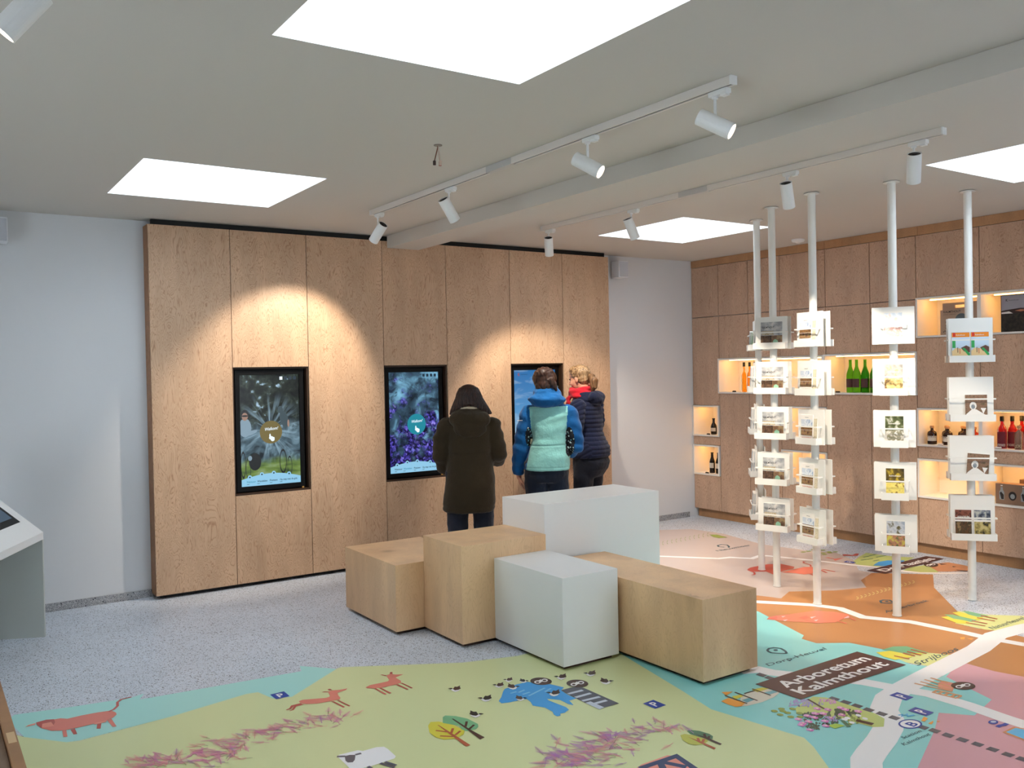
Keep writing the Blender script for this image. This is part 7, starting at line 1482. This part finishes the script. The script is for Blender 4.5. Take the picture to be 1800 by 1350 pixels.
# ---- visitor in the long olive coat
az = math.atan2(3.758, 6.2)
t = thing('person', 'person in a long olive-brown hooded coat with straight dark hair, facing the heather screen', 'person', (3.758, 6.2, 0), -az)
armL = [(-.175, 0, 1.24), (-.225, -.01, 1.11), (-.235, -.005, .985), (-.205, .065, .885), (-.13, .19, .85)]
armR = [(.175, 0, 1.24), (.212, -.01, 1.11), (.236, -.012, .985), (.23, .07, .935), (.17, .26, 1.05)]
body(t, (.0, .035, 1.44), 0, 22, [armL, armR], [(-.098, -.01), (.09, .01)], [((-.11, .215, .85), (.35, .9, .1), (.8, -.2, .5), 1, 30), ((.155, .30, 1.075), (-.2, .9, .35), (-.3, -.4, -.8), -1, 18)], chest=1.22)
OLIVE = cloth('olive', (54, 45, 30))
mb = MB().loft([(-.018, 0, .527, .196, .15), (-.016, 0, .545, .212, .165), (-.012, 0, .60, .215, .17), (-.004, 0, .75, .203, .168), (0, 0, .88, .192, .158), (0, 0, .99, .183, .148), (.003, 0, 1.10, .186, .146), (.004, 0, 1.19, .192, .135), (.004, .0, 1.25, .178, .115), (.004, .005, 1.295, .13, .095), (.004, .01, 1.35, .092, .088), (.004, .012, 1.37, .085, .085)], 36)
mb.ball((-.18, 0, 1.232), (.075, .08, .06)); mb.ball((.186, 0, 1.232), (.075, .08, .06))
mb.tube(armL, [.078, .072, .07, .066, .052], 18); mb.tube(armR, [.078, .072, .07, .066, .052], 18); mb.ball(armR[2], .068); mb.ball(armL[2], .066)
me = remeshed(mb, .009, 7); w1 = wrinkle(.0055, 7)
displace(me, lambda p, n_: w1(p, n_)-.005*math.exp(-((p.z-1.005+.02*abs(p.x))/.007)**2)*(abs(p.x) < .185)-.004*math.exp(-((p.z-.575)/.008)**2)+.003*math.sin(p.z*70+p.x*9)*(abs(p.x) > .2 and p.z > .8))
coat = link_mesh('coat', me, OLIVE, t)
mb = MB(); mb.ball((.004, -.085, 1.275), (.172, .092, .085)); mb.ball((.004, -.108, 1.205), (.135, .072, .082)); mb.loft([(.004, -.03, 1.27, .165, .12), (.004, -.02, 1.33, .15, .115), (.004, -.01, 1.362, .125, .105), (.004, .0, 1.372, .10, .09)], 28)
me = remeshed(mb, .008, 6); w2 = wrinkle(.006, 11); displace(me, w2); link_mesh('hood', me, OLIVE, coat)
b = MB().tube([(.10*math.cos(a)+.004, -.035-.062*math.sin(a), 1.364) for a in [math.pi*k/12 for k in range(13)]], .017, 12); link_mesh('fleece_collar', remeshed(b, .006, 2), mat('fleece', (206, 190, 164), .95, bump=.8, bscale=180), coat)
mb = MB().loft([(.014, -.01, 1.315, .172, .075), (.01, -.012, 1.35, .158, .1), (.005, -.004, 1.40, .134, .112), (.002, .01, 1.445, .11, .112), (0, .018, 1.49, .096, .112), (0, .025, 1.525, .076, .095), (0, .03, 1.547, .048, .062), (0, .03, 1.558, .015, .02)], 40)
me = remeshed(mb, .006, 3)
displace(me, lambda p, n_: .004*math.sin(math.atan2(p.y-.01, p.x)*34+6*noise.noise(p*9))*(p.z < 1.53)+(.0 if p.z > 1.41 else -.02*max(0, 1-abs(p.x-.0)/.1)*(1.41-p.z)/.09))
for v in me.vertices:      # hem of the bob: long at the sides, short at the nape
    if v.co.z < 1.40 and v.co.y < .02: v.co.z += max(0, 1-abs(v.co.x)/.13)*.055*(1.40-v.co.z)/.07
link_mesh('hair', me, hairm('dark', (20, 11, 9), (58, 34, 28)), t)
JEANS = cloth('jeans', (40, 44, 56), .2)
def trousers(t, m, hx0, hx1, rad, hip, vox=.009):
    mb = MB().loft(hip, 24)
    for h_, sp in ((hx0, -.01), (hx1, .01)): leg_path(mb, 0, h_, rad, spread=sp)
    me = remeshed(mb, vox, 5); w_ = wrinkle(.006, 9); displace(me, w_); return link_mesh('trousers', me, m, t)
trousers(t, JEANS, -.103, .095, [.1, .092, .088, .08, .075], [(0, 0, .72, .16, .12), (0, 0, .85, .17, .13), (0, 0, .98, .15, .11)])
BOOT = mat('dark_boot', (36, 30, 28), .5); shoe(t, -.108, BOOT); shoe(t, .1, BOOT)
# ---- visitor in the blue and mint jacket
az = math.atan2(4.653, 6.35)
t = thing('person', 'person in a blue and mint hooded jacket and dark jeans, standing before the sky screen', 'person', (4.653, 6.35, 0), -az)
armL = [(-.155, 0, 1.30), (-.205, .0, 1.13), (-.243, .015, .95), (-.268, .045, .80), (-.268, .06, .745)]
armR = [(.185, 0, 1.30), (.235, -.005, 1.13), (.248, .0, .99), (.215, .10, .94), (.10, .30, 1.02)]
body(t, (-.02, .035, 1.572), 22, 10, [armL, armR], [(-.10, -.01), (.075, .01)], [((-.262, .066, .725), (.22, .12, -.97), (.95, .1, .2), -1, 14), ((.085, .33, 1.035), (-.3, .9, .2), (-.3, -.4, -.8), -1, 18)], chest=1.30)
BLUE, MINT_C, FLORAL = cloth('blue', (16, 88, 150), .14), cloth('mint', (140, 204, 200), .07), mat('cloth_floral', (14, 20, 30), .8)
n = N(FLORAL); tc = n.new('TexCoord'); vo = n.new('TexVoronoi', i_Scale=46.0); n.link(tc.outputs['Object'], vo.inputs['Vector']); sp_ = n.new('SeparateColor'); n.link(vo.outputs['Color'], sp_.inputs[0])
f_ = n.math('MULTIPLY', n.math('LESS_THAN', vo.outputs['Distance'], .38), n.math('LESS_THAN', sp_.outputs[0], .55)); n.link(n.mix(f_, (14, 20, 30), n.ramp(sp_.outputs[1], [(0, (60, 150, 170)), (1, (214, 230, 226))])), n.b.inputs['Base Color'])
mb = MB().loft([(-.012, 0, .785, .202, .155), (-.012, 0, .80, .207, .162), (0, 0, .88, .192, .16), (.01, 0, .97, .166, .145), (.018, 0, 1.06, .150, .132), (.022, 0, 1.16, .160, .135), (.018, 0, 1.26, .172, .13), (.015, 0, 1.325, .165, .115), (.012, 0, 1.37, .125, .095), (.005, .008, 1.43, .092, .088), (0, .01, 1.46, .085, .085)], 36)
mb.ball((-.158, 0, 1.298), (.075, .075, .06)); mb.ball((.185, 0, 1.298), (.075, .075, .06)); mb.tube(armL, [.077, .074, .069, .058, .047], 18); mb.tube(armR, [.077, .074, .072, .068, .05], 18); mb.ball(armR[2], .07)
me = remeshed(mb, .0065, 8); w3 = wrinkle(.0055, 8); displace(me, lambda p, n_: w3(p, n_)-.005*math.exp(-((p.z-1.005-.02*p.x)/.006)**2)*(abs(p.x) < .15)-.004*math.exp(-((p.z-.812)/.005)**2)*(abs(p.x) < .22)+.004*math.sin((p.z+p.x*.4)*60)*(abs(p.x-.01) > .19))
for p in me.polygons:
    c = p.center; half = .150+(max(0, min(1, (c.z-1.06)/.26))**1.2)*.018 if c.z > 1.06 else .150+(1.06-c.z)*.21
    top = 1.345-.05*max(0, -c.x-.1)
    if c.z < top and abs(c.x-.012) < half: p.material_index = 1
    if c.x > .156 and ((c.x-.19)/.045)**2+((c.z-1.03)/.13)**2 < 1: p.material_index = 2
    if c.x < -.135 and ((c.x+.165)/.03)**2+((c.z-1.08)/.085)**2 < 1: p.material_index = 2
jk = link_mesh('jacket', me, [BLUE, MINT_C, FLORAL], t)
mb = MB(); mb.ball((.0, -.075, 1.405), (.165, .095, .066)); mb.ball((.0, -.08, 1.385), (.15, .09, .05)); mb.loft([(0, -.03, 1.39, .155, .115), (0, -.015, 1.45, .128, .112), (0, -.005, 1.50, .107, .105), (0, .0, 1.522, .092, .09)], 28)
me = remeshed(mb, .007, 5); w4 = wrinkle(.007, 13); displace(me, lambda p, n_: w4(p, n_)+.004*math.sin(p.z*95+4*p.x)); hd = link_mesh('hood', me, BLUE, jk)
MB().tube([(.094*math.cos(a), .0+.09*math.sin(a), 1.514) for a in [2*math.pi*k/24 for k in range(25)]], .009, 8).build('hood_edge', cloth('teal_dark', (30, 84, 92)), hd)
b = MB()
for k in range(4): b.box(-.262+.012*k, -.254+.012*k, -.068, -.066, 1.222, 1.229)
b.build('sleeve_logo', PAPER, jk)
mb = MB(); mb.ball((-.018, .015, 1.588), (.108, .122, .104)); mb.ball((-.01, -.035, 1.53), (.092, .075, .08)); mb.tube([(.03, -.075, 1.58), (.06, -.09, 1.53), (.085, -.08, 1.475)], [.04, .03, .014], 12); mb.ball((-.03, -.06, 1.63), (.06, .05, .045))
me = remeshed(mb, .006, 4); displace(me, lambda p, n_: .003*math.sin(p.x*150+8*noise.noise(p*14))); link_mesh('hair', me, hairm('brown', (26, 14, 10), (66, 40, 28)), t)
trousers(t, cloth('navy_jeans', (24, 34, 50), .25), -.105, .075, [.108, .1, .088, .08, .075], [(-.012, 0, .68, .165, .125), (-.012, -.01, .76, .192, .145), (-.01, 0, .88, .18, .135), (0, 0, .98, .15, .12)])
shoe(t, -.11, BOOT); shoe(t, .085, BOOT)
# ---- visitor in the quilted navy jacket, in profile
az = math.atan2(5.262, 6.55)
t = thing('person', 'person in a quilted navy jacket and red scarf with a blond ponytail, seen in profile', 'person', (5.262, 6.55, 0), -az+R(62))
armL = [(-.175, 0, 1.33), (-.212, .0, 1.17), (-.205, .03, 1.03), (-.175, .14, .985), (-.10, .29, 1.03)]
armR = [(.175, 0, 1.33), (.21, .0, 1.17), (.2, .03, 1.03), (.16, .14, .985), (.09, .29, 1.03)]
body(t, (.0, .085, 1.585), 0, 16, [armL, armR], [(-.09, -.01), (.09, .01)], [((-.085, .32, 1.04), (.3, .9, .15), (.4, -.4, -.8), 1, 30), ((.075, .32, 1.04), (-.3, .9, .15), (-.4, -.4, -.8), -1, 30)], chest=1.33)
NAVY = cloth('quilt_navy', (24, 30, 56), .2, .15)
mb = MB().loft([(0, -.015, .842, .2, .172), (0, -.02, .87, .206, .182), (0, -.02, .93, .203, .18), (0, -.005, 1.02, .172, .15), (0, .0, 1.09, .158, .136), (0, .008, 1.2, .172, .143), (0, .008, 1.3, .185, .132), (0, .01, 1.36, .155, .11), (0, .025, 1.41, .1, .092), (0, .04, 1.46, .082, .082)], 36)
for s in (-1, 1): mb.ball((s*.178, 0, 1.328), (.072, .078, .062))
for A_ in (armL, armR): mb.tube(A_, [.076, .072, .068, .06, .046], 18); mb.ball(A_[2], .066)
me = remeshed(mb, .006, 6); w5 = wrinkle(.003, 9)
displace(me, lambda p, n_: w5(p, n_)+.0085*(abs(math.sin(math.pi*((p.z if abs(p.x) < .17 else p.z*.86+p.y*.5))/.040))**.6-.6)*(1 if p.z < 1.42 else .3))
jk = link_mesh('jacket', me, NAVY, t)
mb = MB(); mb.ball((0, -.105, 1.40), (.13, .06, .062)); mb.ball((0, -.11, 1.375), (.11, .058, .05)); mb.loft([(0, -.02, 1.37, .135, .1), (0, .0, 1.43, .115, .105), (0, .02, 1.455, .1, .095)], 24)
me = remeshed(mb, .007, 4); displace(me, wrinkle(.006, 14)); link_mesh('hood', me, NAVY, jk)
mb = MB()
for k, (z, r_, dy) in enumerate(((1.415, .098, .04), (1.445, .098, .05), (1.474, .09, .06))): mb.tube([(r_*math.cos(a), dy+r_*.95*math.sin(a), z+.014*math.sin(a+k)) for a in [2*math.pi*j/24 for j in range(25)]], .03, 12)
mb.tube([(-.04, .14, 1.45), (-.06, .165, 1.38), (-.055, .16, 1.30)], [.035, .045, .05], 12, ell=.5); mb.tube([(.05, .14, 1.45), (.06, .16, 1.38), (.06, .155, 1.32)], [.035, .04, .045], 12, ell=.5)
me = remeshed(mb, .006, 3); displace(me, lambda p, n_: .004*math.sin(p.z*120+p.x*40)+.004*noise.noise(p*16)); link_mesh('scarf', me, cloth('scarf_red', (204, 32, 48), .2), t)
hc = Vector((0, .085, 1.585)); mb = MB(); mb.ball(hc+Vector((0, -.022, .04)), (.089, .102, .084)); mb.ball(hc+Vector((0, -.06, -.005)), (.078, .06, .072)); mb.ball(hc+Vector((0, .03, .068)), (.07, .06, .045))
me = remeshed(mb, .006, 3); displace(me, lambda p, n_: .0015*math.sin(p.z*190+p.y*60+7*noise.noise(p*10))); HM = hairm('blond', (92, 64, 40), (196, 160, 118)); link_mesh('hair', me, HM, t)
mb = MB().tube([hc+Vector((0, -.10, .015)), hc+Vector((0, -.135, .012)), hc+Vector((0, -.16, -.03)), hc+Vector((0, -.158, -.09)), hc+Vector((0, -.14, -.135))], [.02, .034, .042, .036, .014], 14); me = remeshed(mb, .006, 2); displace(me, lambda p, n_: .003*math.sin(p.y*170+7*noise.noise(p*12))); link_mesh('ponytail', me, hairm('ash', (84, 56, 36), (150, 112, 76)), t)
trousers(t, cloth('black_trousers', (20, 24, 36), .25), -.092, .092, [.105, .095, .085, .078, .07], [(0, -.005, .66, .165, .115), (0, -.04, .74, .178, .148), (0, -.045, .80, .185, .155), (0, -.025, .88, .175, .145), (0, 0, .98, .15, .12)])
shoe(t, -.1, BOOT); shoe(t, .1, BOOT)
